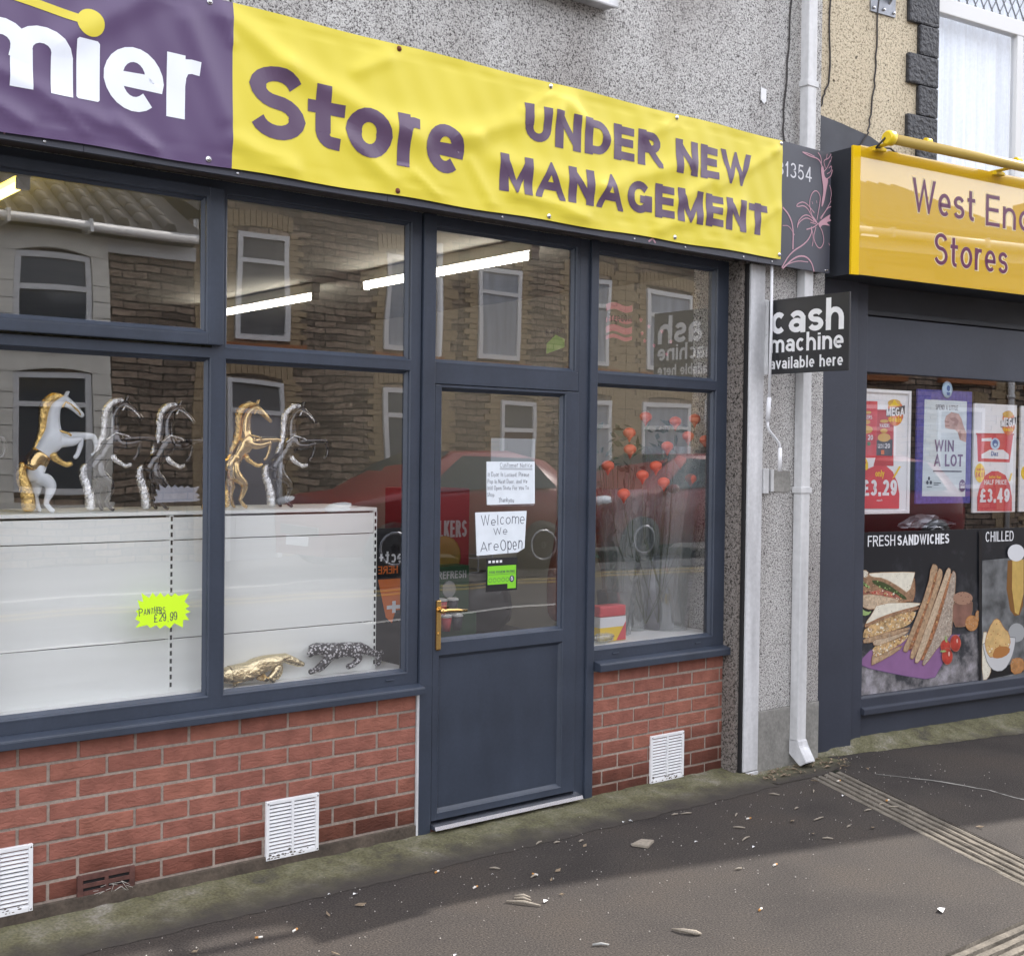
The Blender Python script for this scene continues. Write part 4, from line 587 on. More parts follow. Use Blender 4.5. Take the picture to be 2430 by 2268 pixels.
mb = MB(); mb.box(1.862, 2.80, -.008, .06, -.02, .055); part('plinth', mb, 'terracotta', shop)
mb = MB(); mb.box(1.786, 1.797, -.012, .0, .02, .69); part('render_edge', mb, 'worn_white', shop)
# window frames: members plus a bevelled bead ring round each pane
def bead(mb, x0, x1, z0, z1, yf=0., yg=.030, w=.022):
    prof = [(0, yg), (.004, yg - .004), (.013, yg - .013), (.014, yf + .004), (.018, yf), (w + .002, yf)]
    rect = []
    for o, y in prof: rect.append([mb.bm.verts.new(p) for p in ((x0 - o, y, z0 - o), (x1 + o, y, z0 - o), (x1 + o, y, z1 + o), (x0 - o, y, z1 + o))])
    for a, b_ in zip(rect, rect[1:]):
        for k in range(4): mb.bm.faces.new((a[k], a[(k + 1) % 4], b_[(k + 1) % 4], b_[k]))
def window_unit(cols, zs, x0, x1, z0, z1, sash=None):
    """grid of panes: cols = pane x ranges, zs = pane z ranges"""
    w = part('shop_window', MB(), 'slate_frame', shop); mb = MB(); g = .0225
    xs = [x0] + [v for c in cols for v in (c[0] - g, c[1] + g)] + [x1]; zz = [z0] + [v for c in zs for v in (c[0] - g, c[1] + g)] + [z1]
    for i in range(0, len(xs), 2): mb.box(xs[i], xs[i + 1], .001, .075, z0, z1)
    for i in range(0, len(zz), 2):
        for c in cols: mb.box(c[0] - g - .0005, c[1] + g + .0005, .0012, .074, zz[i], zz[i + 1])
    for c in cols:
        for r_ in zs:
            if sash and c == sash[0] and r_ == sash[1]: continue
            bead(mb, c[0], c[1], r_[0], r_[1])
            pm = MB(); pm.box(c[0] - .01, c[1] + .01, .030, .034, r_[0] - .01, r_[1] + .01); part('pane', pm, 'pane', w)
    bm = mb.bm; bmesh.ops.recalc_face_normals(bm, faces=bm.faces[:]); bmesh.ops.translate(bm, verts=bm.verts[:], vec=-BASE[w.name]); bm.to_mesh(w.data)
    return w
ROWS = [(.815, 2.165), (2.245, 2.84)]
sashat = ((-.14, .74), ROWS[1])
wl = window_unit([(-1.12, -.24), (-.14, .74), (.84, 1.72)], ROWS, -1.25, 1.792, .745, 2.905, sashat)
mb = MB(); mb.prism([(.03, .70), (.03, .744), (-.002, .744), (-.052, .734), (-.055, .728), (-.055, .700)], 'x', -1.25, 1.80, bev=.002); part('cill', mb, 'slate_frame', wl)
mb = MB()
for x in (1.62,): mb.box(x, x + .045, -.004, .003, .770, .777, .002)
part('drain_cover', mb, 'slate_frame', wl)
mb = MB(); sx0, sx1, sz0, sz1 = -.20, .800, 2.232, 2.868
for a in ((sx0, -.132 + 0, sz0, sz1), (.731, sx1, sz0, sz1)): mb.box(a[0], a[1], -.030, .02, a[2], a[3], .005)
for a in ((sz0, 2.276), (2.832, sz1)): mb.box(-.133, .732, -.0295, .02, a[0], a[1], .004)
bead(mb, -.11, .709, 2.298, 2.81, -.0295, .0); part('opening_sash', mb, 'slate_frame', wl)
mb = MB(); mb.box(-.12, .72, -.002, .002, -.266, .266)
bmesh.ops.rotate(mb.bm, verts=mb.bm.verts[:], cent=(0, 0, 0), matrix=Matrix.Rotation(R(-1.55), 3, 'X')); bmesh.ops.translate(mb.bm, verts=mb.bm.verts[:], vec=(0, .006, 2.554)); part('pane', mb, 'pane', wl)
wr_ = window_unit([(2.905, 3.785)], [(.813, 2.16), (2.245, 2.84)], 2.888, 3.893, .742, 2.905)
mb = MB(); mb.prism([(.03, .690), (.03, .741), (-.002, .741), (-.052, .731), (-.055, .725), (-.055, .690)], 'x', 2.893, 3.935, bev=.002); part('cill', mb, 'slate_frame', wr_)
mb = MB()
for x in (3.03, 3.66): mb.box(x, x + .045, -.004, .003, .765, .772, .002)
part('drain_cover', mb, 'slate_frame', wr_)
# door and its frame
df = part('door_frame', MB(), 'slate_frame', shop); mb = MB()
mb.box(1.797, 1.868, -.012, .07, .0, 2.905, .004); mb.box(2.768, 2.836, .002, .07, .0, 2.905, .003); mb.box(2.836, 2.888, -.012, .07, .0, 2.905, .004)
mb.box(1.868, 2.768, .003, .07, 2.128, 2.222, .003); mb.box(1.868, 2.768, .003, .07, 2.863, 2.905)
mb.box(1.8681, 1.870, .003, .07, 2.222, 2.863); mb.box(2.7525, 2.768, .003, .07, 2.222, 2.863); bead(mb, 1.892, 2.73, 2.2445, 2.8405, .002)
bm = mb.bm; bmesh.ops.recalc_face_normals(bm, faces=bm.faces[:]); bmesh.ops.translate(bm, verts=bm.verts[:], vec=-BASE[df.name]); bm.to_mesh(df.data)
mb = MB(); mb.box(1.885, 2.74, .030, .034, 2.235, 2.85); part('pane', mb, 'pane', df)
mb = MB(); mb.prism([(.03, .055), (.03, .086), (-.045, .072), (-.052, .055)], 'x', 1.87, 2.79, bev=.001); part('threshold', mb, 'steel', df)
door = part('door', MB(), 'slate_frame', shop); mb = MB(); g = .022
mb.box(1.872, 1.925 - g, -.006, .045, .09, 2.124, .003); mb.box(2.66 + g, 2.765, -.006, .045, .09, 2.124, .003)
for z0, z1 in ((.0905, .14 - g), (.845 + g, .94 - g), (2.095 + g, 2.1235)): mb.box(1.9025, 2.6825, -.0055, .0445, z0, z1)
bead(mb, 1.925, 2.66, .94, 2.095, -.006, .024); bead(mb, 1.925, 2.66, .14, .845, -.006, .014)
mb.box(1.92, 2.665, .014, .03, .13, .85)
bm = mb.bm; bmesh.ops.recalc_face_normals(bm, faces=bm.faces[:]); bmesh.ops.translate(bm, verts=bm.verts[:], vec=-BASE[door.name]); bm.to_mesh(door.data)
mb = MB(); mb.box(1.915, 2.67, .024, .028, .93, 2.105); part('pane', mb, 'pane', door)
mb = MB(); mb.box(1.886, 1.914, -.016, -.006, .888, 1.122, .006); mb.lathe((1.90, 0, 1.075), [(.012, -.016), (.012, -.05), (.008, -.054)], 14, 'y')
mb.tube([(1.90, -.047, 1.075), (1.93, -.053, 1.076), (1.98, -.054, 1.074), (2.035, -.050, 1.068)], [.0085, .009, .0085, .0065], 10); mb.lathe((1.90, 0, .965), [(.008, -.016), (.008, -.022)], 12, 'y'); part('handle', mb, 'brass', door, label='brass lever handle on a long backplate')
# upper window sill over the fascia
uw = part('window', MB(), 'upvc', shop); mb = MB(); mb.box(1.55, 2.80, -.06, .0, 4.10, 5.3); bm = mb.bm; bmesh.ops.translate(bm, verts=bm.verts[:], vec=-BASE[uw.name]); bm.to_mesh(uw.data)
mb = MB(); mb.prism([(.0, 4.06), (.0, 4.105), (-.15, 4.088), (-.155, 4.045), (-.145, 4.04), (-.13, 4.058)], 'x', 1.45, 2.865, bev=.003); part('sill', mb, 'worn_white', uw)
mb = MB(); mb.box(1.65, 2.7, -.066, -.061, 4.2, 5.2); part('pane', mb, 'far_glass', uw)
# inside of the shop
mb = MB(); mb.box(-4, 4.5, .12, 8, -.02, .0); part('shop_floor', mb, 'interior_floor', shop)
mb = MB(); mb.box(-4, 4.5, .09, 8, 2.955, 3.0); part('ceiling', mb, 'ceiling', shop)
mb = MB(); mb.box(-4, 4.5, 8, 8.1, 0, 3); mb.box(-4.1, -4, .36, 8, 0, 3); mb.box(4.4, 4.5, .31, 8, 0, 3); part('interior_wall', mb, 'interior_wall', shop)
mb = MB(); mb.box(-1.2, 1.79, .076, .30, .775, .808, .004); mb.box(2.9, 3.9, .076, .55, .772, .806, .004); part('window_board', mb, 'board_white', shop)

# ================================================================ vents
def louvre(x, z, w, h, label):
    v = thing('air_vent', label, 'vent', (x, -.002, z), group='white louvred vents in the brick base')
    mb = MB(); f = .016
    mb.box(x, x + f, -.014, .002, z, z + h, .003); mb.box(x + w - f, x + w, -.014, .002, z, z + h, .003)
    mb.box(x + f, x + w - f, -.0138, .002, z, z + f, .002); mb.box(x + f, x + w - f, -.0138, .002, z + h - f, z + h, .002)
    mb.box(x + w / 2 - .005, x + w / 2 + .005, -.0142, .001, z + f, z + h - f)
    part('frame', mb, 'white_plastic', v); mb = MB(); n = 14; p = (h - 2 * f) / n
    for i in range(n):
        zz = z + f + i * p; mb.poly([(x + f, -.0125, zz + .0005), (x + w - f, -.0125, zz + .0005), (x + w - f, -.004, zz + p * .66), (x + f, -.004, zz + p * .66)])
        mb.poly([(x + f, -.0125, zz + .0005), (x + w - f, -.0125, zz + .0005), (x + w - f, -.0125, zz + .0035), (x + f, -.0125, zz + .0035)])
    part('slats', mb, 'white_plastic', v); mb = MB(); mb.box(x + .01, x + w - .01, -.001, .001, z + .01, z + h - .01); part('backing', mb, 'dark_hole', v)
    mb = MB()
    for sx in (.008, w - .008):
        for sz in (.010, h - .010): mb.lathe((x + sx, 0, z + sz), [(.004, -.0145), (.004, -.0165), (.002, -.0168)], 8, 'y')
    part('screws', mb, 'steel', v); mb = MB(); rnd = random.Random(int(x * 100)); 
    for k in range(26):
        a = x + rnd.uniform(.012, w - .03); b_ = z + f * .4 + abs(rnd.gauss(0, .012)); mb.ico((a, -.0135, b_), rnd.uniform(.002, .006), 1, (1.6, .3, .7), jit=.3)
    part('dirt', mb, 'plinth', v)
louvre(-.196, .078, .25, .252, 'white louvred vent beside the terracotta air brick, partly out of view')
louvre(1.019, .072, .254, .252, 'white louvred vent in the brick below the black leopard figurine')
louvre(3.312, .040, .258, .256, 'white louvred vent in the brick between door and white trim board')
ab = thing('air_brick', 'terracotta air brick with two columns of slots low in the wall', 'air brick', (.335, 0, .04))
mb = MB(); x0, x1, z0, z1 = .222, .449, .032, .168
mb.box(x0, x0 + .022, -.010, .02, z0, z1, .002); mb.box(x1 - .022, x1, -.010, .02, z0, z1, .002); mb.box(.329, .343, -.0095, .02, z0, z1)
for k in range(5): mb.box(x0 + .022, x1 - .022, -.0092, .02, z0 + k * .029, z0 + k * .029 + (.016 if k not in (0, 4) else .02), .001)
part('grille', mb, 'terracotta', ab); mb = MB(); mb.box(x0 + .01, x1 - .01, -.002, 0, z0 + .004, z1 - .004); part('backing', mb, 'dark_hole', ab)
mb = MB(); rnd = random.Random(3)
for k in range(16): a = rnd.uniform(.24, .42); mb.tube([(a, -.011, .1 + rnd.uniform(-.02, .02)), (a + rnd.uniform(.01, .035), -.012, .1 + rnd.uniform(-.03, .02))], .001, 4)
part('cobweb_debris', mb, 'grit', ab)

# ================================================================ fascia board, banner
fs = thing('fascia_sign', 'charcoal fascia board with pink line drawn lilies behind the banner', 'shop sign', (1.5, -.2, 2.9))
mb = MB()
for a, b_ in ((-2.2, .16), (.162, 1.47), (1.472, 3.9)): mb.box(a, b_, -.2, -.182, 2.883, 3.52)
mb.box(3.902, 4.54, -.2, -.182, 2.883, 3.58)
part('board', mb, 'fascia_board', fs)
mb = MB(); mb.box(-2.2, 4.535, -.1815, -.05, 3.50, 3.519); mb.box(4.50, 4.538, -.1815, .0, 2.89, 3.499); part('casing', mb, 'slate_dark', fs)
mb = MB(); mb.box(-2.2, 4.53, -.1815, -.002, 2.906, 2.924); mb.box(-2.2, 4.53, -.165, -.12, 2.893, 2.9055); mb.box(.4, 3.2, -.10, -.06, 2.897, 2.9055)
rnd = random.Random(5)
for k in range(9):
    x = rnd.uniform(.3, 3.8); mb.poly([(x, -.17, 2.904), (x + .12, -.16, 2.903), (x + .20, -.12, 2.885), (x + .06, -.13, 2.880)])
part('soffit', mb, 'soffit', fs)
def stroke_lines(mb, lines, y, s_=1, mi=0):
    for k, (w, p) in enumerate(lines):
        n = len(p); t0 = w * .0012 * s_
        for i, q in enumerate(ribbon(p, t0, False, 0)): mb.poly([(a, y - .00012 * (k % 7) - .00003 * i, b_) for a, b_ in q], mi)
mb = MB(); stroke_lines(mb, [(w * .8, chaikin(p, False)) for w, p in FLOWERL[:17] + FLOWERL[18:]], -.2015); 
for f_ in FLOWERF: mb.flat(chaikin(f_), -.2026)
stroke_lines(mb, [(8, [(3.05, 2.895), (3.08, 2.915), (3.10, 2.893)]), (4, [(-.12, 2.90), (-.10, 2.925)])], -.2015)
part('flower_print', mb, 'floral_pink', fs)
mb = MB(); letter(mb, word('8', 4.045, 4.108, 3.385, 3.468, .13), -.2012, step=.0001); letter(mb, word('1354', 4.118, 4.36, 3.386, 3.472, .125, .2), -.2012, step=.0001); part('lettering', mb, 'floral_white', fs)
mb = MB()
for x in (.02, .77, 2.1, 2.95, 3.32, 3.78, 4.02, 4.5): mb.lathe((x, 0, 2.897), [(.006, -.2), (.006, -.2035), (.003, -.204)], 8, 'y')
mb.lathe((4.52, 0, 2.9), [(.005, -.2), (.005, -.203)], 8, 'y'); part('screws', mb, 'steel', fs)

BY = -.214
FOLDS = [(.62, 3.56, .98, 3.36, .010, .045), (.98, 3.36, 1.62, 3.16, .011, .05), (1.55, 3.22, 1.95, 3.22, .008, .055), (1.85, 3.22, 2.42, 3.44, .009, .045), (.42, 3.52, .08, 3.26, .010, .05), (.66, 3.54, .74, 3.40, .006, .02),
 (-.15, 3.12, .40, 2.94, .006, .03), (-.28, 3.05, -.05, 2.95, .007, .025), (.05, 3.04, .16, 2.95, .006, .02), (.28, 3.02, .42, 2.93, .006, .022), (.75, 3.02, 1.0, 2.95, .008, .04), (1.25, 3.12, 1.52, 2.95, .008, .035),
 (1.60, 3.02, 1.72, 2.94, .006, .02), (1.9, 3.12, 2.02, 2.95, .006, .03), (2.05, 3.15, 2.95, 3.10, .008, .05), (2.7, 3.12, 3.35, 3.34, .009, .045), (2.15, 3.02, 2.6, 2.96, .009, .035), (3.25, 3.12, 3.62, 3.34, .008, .035), (3.1, 2.96, 3.75, 3.18, .007, .035),
 (3.55, 3.24, 4.06, 3.53, .007, .03), (3.75, 3.02, 4.05, 3.2, .005, .03), (4.0, 3.50, 4.06, 3.54, .006, .012), (.55, 3.44, .70, 3.1, .006, .04), (-.7, 3.5, -.3, 3.2, .008, .05), (2.38, 3.52, 2.2, 3.40, .006, .02), (2.40, 3.52, 2.75, 3.36, .006, .04), (1.52, 3.52, 1.3, 3.40, .006, .03), (3.24, 3.53, 3.0, 3.42, .005, .03)]
def wrink(x, z):
    d = 0.
    for x0, z0, x1, z1, a, w in FOLDS:
        dx, dz = x1 - x0, z1 - z0; q = ((x - x0) * dx + (z - z0) * dz) / (dx * dx + dz * dz); qq = min(1, max(0, q))
        e = math.hypot(x - x0 - qq * dx, z - z0 - qq * dz)
        if e < 4 * w: d += a * math.exp(-(e / w) ** 2)
    d += .0022 * math.sin(7 * x + 3 * z) + .0015 * math.sin(13 * x - 9 * z + 1) + .0007 * math.sin(41 * x + 23 * z)
    zb = 2.905 + .003 * x; zt = 3.546 + .0073 * x
    for zz, s_ in ((zb + .062, 1), (zt - .045, 1)): d += -.0022 * math.exp(-((z - zz) / .006) ** 2) * (.6 + .4 * math.sin(29 * x))
    ed = min(z - zb, zt - z); d *= min(1, .25 + max(0, ed) / .05)
    for gx in (.64, 1.514, 2.373, 3.23, 4.08, -.23):                    # pulled tight at the fixings
        for gz in (zb + .022, zt - .018): d *= 1 - .9 * math.exp(-(((x - gx) / .05) ** 2 + ((z - gz) / .05) ** 2))
    return BY - d * 1.2
bn = thing('banner', 'long purple and yellow vinyl banner saying store under new management', 'banner', (1.6, BY, 2.9))
mb = MB(); nx, nz = 300, 44; X0, X1 = -2.0, 4.079; rows_ = []
xs = sorted([X0 + (X1 - X0) * i / nx for i in range(nx + 1)] + [.738])
for x in xs:
    zb = 2.905 + .003 * x + .003 * math.sin(9 * x); zt = 3.546 + .0073 * x + .003 * math.sin(7.2 * (x - .64))
    rows_.append([mb.bm.verts.new((x, wrink(x, zb + (zt - zb) * k / nz), zb + (zt - zb) * k / nz)) for k in range(nz + 1)])
for i in range(len(xs) - 1):
    for k in range(nz):
        f = mb.bm.faces.new((rows_[i][k], rows_[i + 1][k], rows_[i + 1][k + 1], rows_[i][k + 1])); f.smooth = True; f.material_index = 0 if xs[i + 1] <= .7381 else 1
cl_ = part('cloth', mb, ['banner_purple', 'banner_yellow'], bn)
def on_cloth(polys, lift=.0016, step=.00025):
    mb = MB()
    for k, p in polys: mb.poly([(a, 0, b_) for a, b_ in p], min(k, 9))
    bm = mb.bm; xs_ = [v.co.x for v in bm.verts]; zs_ = [v.co.z for v in bm.verts]
    x = math.floor(min(xs_) / .02) * .02
    while x < max(xs_): bmesh.ops.bisect_plane(bm, geom=bm.verts[:] + bm.edges[:] + bm.faces[:], plane_co=(x, 0, 0), plane_no=(1, 0, 0)); x += .02
    z = math.floor(min(zs_) / .02) * .02
    while z < max(zs_): bmesh.ops.bisect_plane(bm, geom=bm.verts[:] + bm.edges[:] + bm.faces[:], plane_co=(0, 0, z), plane_no=(0, 0, 1)); z += .02
    lay = {}
    for f in bm.faces:
        for v in f.verts: lay[v] = f.material_index
        f.smooth = True; f.material_index = 0
    for v in bm.verts: v.co.y = wrink(v.co.x, v.co.z) - lift - lay.get(v, 0) * step
    return mb
P_ = []
for ch, a, b_, z0, z1 in (('S', .803, 1.064, 3.043, 3.352), ('t', 1.075, 1.246, 3.046, 3.336), ('o', 1.250, 1.481, 3.038, 3.036 + .32), ('r', 1.507, 1.640, 3.040, 3.04 + .315), ('e', 1.653, 1.866, 3.034, 3.034 + .325)):
    P_ += glyph(ch, a, b_, z0, z1 - z0, {'S': .078, 't': .070, 'o': .080, 'r': .064, 'e': .074}[ch])
P_ += word('UNDER', 2.211, 3.122, 3.263, 3.440, .30, .13, slope=.012); P_ += word('NEW', 3.221, 3.81, 3.269, 3.446, .30, .13, slope=.012)
P_ += word('MANAGEMENT', 2.071, 3.955, 3.014, 3.186, .30, .12, slope=.008)
part('lettering', on_cloth(P_), 'banner_letter', bn, label='plum capital letters on the yellow part')
P_ = []
for ch, a, b_, z0 in (('m', -.248, .116, 3.066), ('i', .128, .213, 3.068), ('e', .226, .458, 3.048), ('r', .468, .626, 3.064), ('e', -.50, -.262, 3.05), ('r', -.66, -.52, 3.06)):
    if ch == 'i': P_ += [(0, [(a + .006, z0), (b_ - .006, z0), (b_, z0 + .006), (b_, z0 + .210), (b_ - .008, z0 + .218), (a + .008, z0 + .218), (a, z0 + .21), (a, z0 + .006)])]
    else: P_ += glyph(ch, a, b_, z0, (.355 if ch == 'e' else .335), {'e': .074, 'r': .074}.get(ch, .080))
P_ += [(0, q) for q in ribbon([(-.93, 3.06), (-.93, 3.38)], .085)] + [(1, q) for q in ribbon([(-.93, 3.36)] + arc(-.84, 3.27, .10, .09, 90, -90) + [(-.93, 3.18)], .08)]
part('lettering', on_cloth(P_), 'banner_white', bn, label='rounded white lower case letters on the purple part')
P_ = [(0, arc(.178, 3.347, .050, .050, 0, 350, 28))] + [(1, q) for q in ribbon([(.15, 3.352), (.04, 3.366), (-.15, 3.388), (-.5, 3.43)], .036)]
part('pointer_mark', on_cloth(P_), 'banner_gold', bn)
for gx, rus in ((-.23, 0), (.64, 0), (1.514, 1), (2.371, 0), (3.228, 0), (4.066, 0)):
    for gz in (2.905 + .003 * gx + .022, 3.546 + .0073 * gx - .018):
        y = wrink(gx, gz); mb = MB(); mb.lathe((gx, y, gz), [(.010, .001), (.0125, -.002), (.010, -.004), (.0075, -.003), (.0075, -.008), (.003, -.0105)], 14, 'y'); part('grommet', mb, 'rust' if rus else 'steel', bn)

# ================================================================ signs and fittings on the strip between the shops
cs = thing('projecting_sign', 'black projecting sign with white cash machine available here lettering', 'sign', (4.07, -.13, 2.48))
mb = MB(); mb.box(4.064, 4.076, -.692, -.150, 2.272, 2.688, .002); part('panel', mb, 'black_board', cs)
mb = MB(); mb.box(4.060, 4.080, -.1495, -.128, 2.272, 2.688, .002); mb.box(4.0575, 4.083, -.1275, -.118, 2.264, 2.696, .001)
for z in (2.30, 2.50, 2.66): mb.lathe((4.058, -.138, z), [(.005, 0), (.005, -.004)], 8, 'x')
part('wall_bracket', mb, 'pvc_white', cs)
def side_word(txt, y0, y1, z0, z1, wt, gap, side, mb, xh=.72):
    # text on a plane x = const; seen from -x it reads from the wall outwards
    for k, p in word(txt, 0, y0 - y1, z0, z1, wt, gap, xh):
        mb.poly([((4.0635 - .00012 * k) if side < 0 else (4.0765 + .00012 * k), (y0 - a) if side < 0 else (y1 + a), b_) for a, b_ in p])
mb = MB()
for sd_ in (-1, 1):
    side_word('cash', -.165, -.658, 2.494, 2.668, .19, .10, sd_, mb, .72); side_word('machine', -.162, -.658, 2.392, 2.494, .18, .10, sd_, mb, .72); side_word('available here', -.164, -.656, 2.300, 2.366, .17, .13, sd_, mb)
part('lettering', mb, 'white_plastic', cs)
rod = thing('awning_crank', 'white awning crank rod with bent handle hanging from the fascia', 'crank handle', (4.06, -.185, 2.87))
mb = MB(); mb.tube([(4.060, -.168, 2.905), (4.040, -.188, 2.55), (4.016, -.200, 2.124)], .0085); mb.tube([(4.0165, -.2, 2.14), (4.008, -.2, 2.006)], .0125); mb.tube([(4.008, -.2, 2.006), (4.009, -.2, 1.978), (4.020, -.2, 1.958), (4.103, -.2, 1.892), (4.114, -.2, 1.875), (4.118, -.2, 1.85)], .0075); part('rod', mb, 'white_paint', rod)
mb = MB(); mb.tube([(4.1175, -.2, 1.86), (4.121, -.2, 1.728)], [.0115, .0125]); part('grip', mb, 'white_plastic', rod)
lk = thing('lock_housing', 'small white metal lock housing on a plaster patch in pebbledash', 'lock', (4.2, -.1, 1.68))
mb = MB(); mb.prism([(4.10, 1.612), (4.325, 1.606), (4.338, 1.66), (4.325, 1.728), (4.10, 1.738)], 'y', -.106, -.098); part('plaster_patch', mb, 'conc', lk)
mb = MB(); mb.box(4.062, 4.106, -.135, -.1, 1.60, 1.742, .003); mb.box(4.135, 4.158, -.128, -.1065, 1.61, 1.735, .002); part('casing', mb, 'pvc_white', lk)
mb = MB(); mb.box(4.107, 4.134, -.112, -.1065, 1.612, 1.735); part('keyhole', mb, 'dark_hole', lk)
dp = thing('drainpipe', 'white square plastic drainpipe running down between the two shops', 'drainpipe', (4.40, -.13, .1))
mb = MB(); mb.box(4.362, 4.440, -.165, -.105, .13, 5.6, .006); part('pipe', mb, 'pvc_white', dp)
mb = MB(); mb.box(4.352, 4.450, -.171, -.103, 1.60, 1.635, .003); part('clip', mb, 'pvc_white', dp)
mb = MB(); mb.box(4.352, 4.450, -.171, -.103, 3.95, 3.985, .003); part('clip', mb, 'pvc_white', dp)
mb = MB(); mb.prism([(-.105, .16), (-.172, .16), (-.176, .125), (-.235, .045), (-.185, .015), (-.105, .075)], 'x', 4.358, 4.444, bev=.004); part('shoe', mb, 'worn_white', dp)
mb = MB(); mb.poly([(4.366, -.2345, .042), (4.436, -.2345, .042), (4.436, -.190, .019), (4.366, -.190, .019)]); bmesh.ops.translate(mb.bm, verts=mb.bm.verts[:], vec=(0, -.0015, -.0012)); part('outlet', mb, 'dark_hole', dp)
tg = MB(); tg.prism([(4.072, 3.835), (4.10, 3.815), (4.118, 3.835), (4.118, 3.902), (4.072, 3.905)], 'y', -.062, -.056, bev=.001); tg.lathe((4.09, 0, 3.84), [(.005, -.062), (.005, -.0635)], 8, 'y')
solo('wall_tag', tg, 'white_plastic', 'tiny white plastic tag fixed to pebbledash near the upper drainpipe', 'tag', (4.095, -.056, 3.86))
# ================================================================ the neighbouring store (frame turned 7 degrees)
nb = thing('store_building', 'cream rendered store building with black quoins and dark grey shopfront', 'shop', (.2, 0, 0), True)
mb = MB(); mb.box(.0, 1.056, .0, .3, 2.9, 5.6); mb.box(1.056, 2.35, .0, .3, 2.9, 3.6); mb.box(1.056, 2.35, 0, .3, 5.3, 5.6); mb.box(2.35, 2.62, 0, .3, 2.9, 5.5); mb.box(.0, 2.62, .30, .35, 2.9, 5.6); part('wall', mb, 'cream', nb)
mb = MB(); mb.prism([(0, 5.50), (3.6, 6.6), (7.3, 5.5), (7.3, 5.6), (3.6, 6.7), (0, 5.6)], 'x', -.02, 2.62); part('roof', mb, 'roof_tile', nb)
for k in range(8):
    z1 = 5.145 - .192 * k; lng = (k % 2 == 0)
    mb = MB(); mb.box(.775 if lng else .875, 1.056, -.032, .0, z1 - .19, z1, .012); part('quoin', mb, 'quoin', nb)
mb = MB(); mb.prism([(-.01, 3.61), (.60, 3.61), (.60, 3.745), (.45, 3.80), (.2, 3.84), (-.01, 3.87)], 'y', -.02, 0, bev=.004); part('flashing', mb, 'flashing', nb)
nw = part('window', MB(), 'upvc', nb); mb = MB(); mb.box(1.056, 1.10, .06, .12, 3.6, 5.3, .004); mb.box(2.30, 2.35, .06, .12, 3.6, 5.3, .004); mb.box(1.10, 2.30, .06, .12, 3.6, 3.68, .004); mb.box(1.10, 2.30, .055, .12, 4.725, 4.83, .006); mb.box(1.965, 2.03, .058, .12, 3.68, 4.725, .004)
bm = mb.bm; bmesh.ops.recalc_face_normals(bm, faces=bm.faces[:]); bmesh.ops.translate(bm, verts=bm.verts[:], vec=-BASE[nb.name]); bm.to_mesh(nw.data)
mb = MB(); mb.box(1.09, 1.975, .085, .089, 3.67, 4.73); mb.box(1.09, 2.31, .085, .089, 4.82, 5.3); mb.box(2.02, 2.31, .085, .089, 3.67, 4.73); part('pane', mb, 'pane2', nw)
mb = MB()
for k in range(-4, 16): x = 1.1 + k * .085; mb.tube([(x, .083, 4.82), (x + .30, .083, 5.3)], .004, 4); mb.tube([(x + .30, .0825, 4.82), (x, .0825, 5.3)], .004, 4)
part('leading', mb, 'galv', nw)
mb = MB(); n = 140; prev = None
for i in range(n + 1):
    x = 1.06 + 1.27 * i / n; y = .20 + .012 * math.sin(x * 55) + .008 * math.sin(x * 131 + 1); r_ = [mb.bm.verts.new((x, y, z)) for z in (3.56, 5.3)]
    if prev: f = mb.bm.faces.new((prev[0], r_[0], r_[1], prev[1])); f.smooth = True
    prev = r_
part('net_curtain', mb, 'curtain', nw)
mb = MB(); mb.box(-.02, .335, -.05, .2, .0, 2.9, .003); part('pilaster', mb, 'shop2_paint', nb)
mb = MB(); mb.box(.336, .455, -.02, .2, .0, 2.9, .003); part('pilaster', mb, 'shop2_paint', nb)
mb = MB(); mb.box(.456, 2.6, .0, .2, .0, .205); part('plinth', mb, 'shop2_paint', nb)
mb = MB(); mb.prism([(.1, .206), (.1, .318), (-.012, .318), (-.018, .305), (-.018, .25), (-.045, .24), (-.045, .206)], 'x', .456, 2.6, bev=.002); part('sill', mb, 'shop2_paint', nb)
mb = MB(); mb.box(.456, 2.6, -.012, .2, 2.345, 2.69, .003); part('shutter_box', mb, 'shop2_paint', nb)
mb = MB(); mb.box(.456, 2.6, .03, .2, 2.692, 2.9); mb.box(.456, 2.6, -.008, .02, 2.70, 2.73, .004); part('shutter_slot', mb, 'slate_dark', nb)
sw = part('shop_window', MB(), 'shop2_paint', nb); mb = MB(); mb.box(.456, .478, .0, .06, .32, 2.344); bm = mb.bm; bmesh.ops.translate(bm, verts=bm.verts[:], vec=-BASE[nb.name]); bm.to_mesh(sw.data)
mb = MB(); mb.box(.478, 2.6, .022, .026, 1.34, 2.344); part('pane', mb, 'pane2', sw)
mb = MB(); mb.box(.456, 2.6, .9, .95, .3, 2.9); mb.box(.456, 2.6, .03, .9, 2.36, 2.40); mb.box(.456, 2.6, .03, .9, .3, .32); mb.box(2.6, 2.62, .03, .95, .3, 2.9); mb.box(.44, .455, .21, .9, .3, 2.9); part('interior_wall', mb, 'interior_dark', nb)
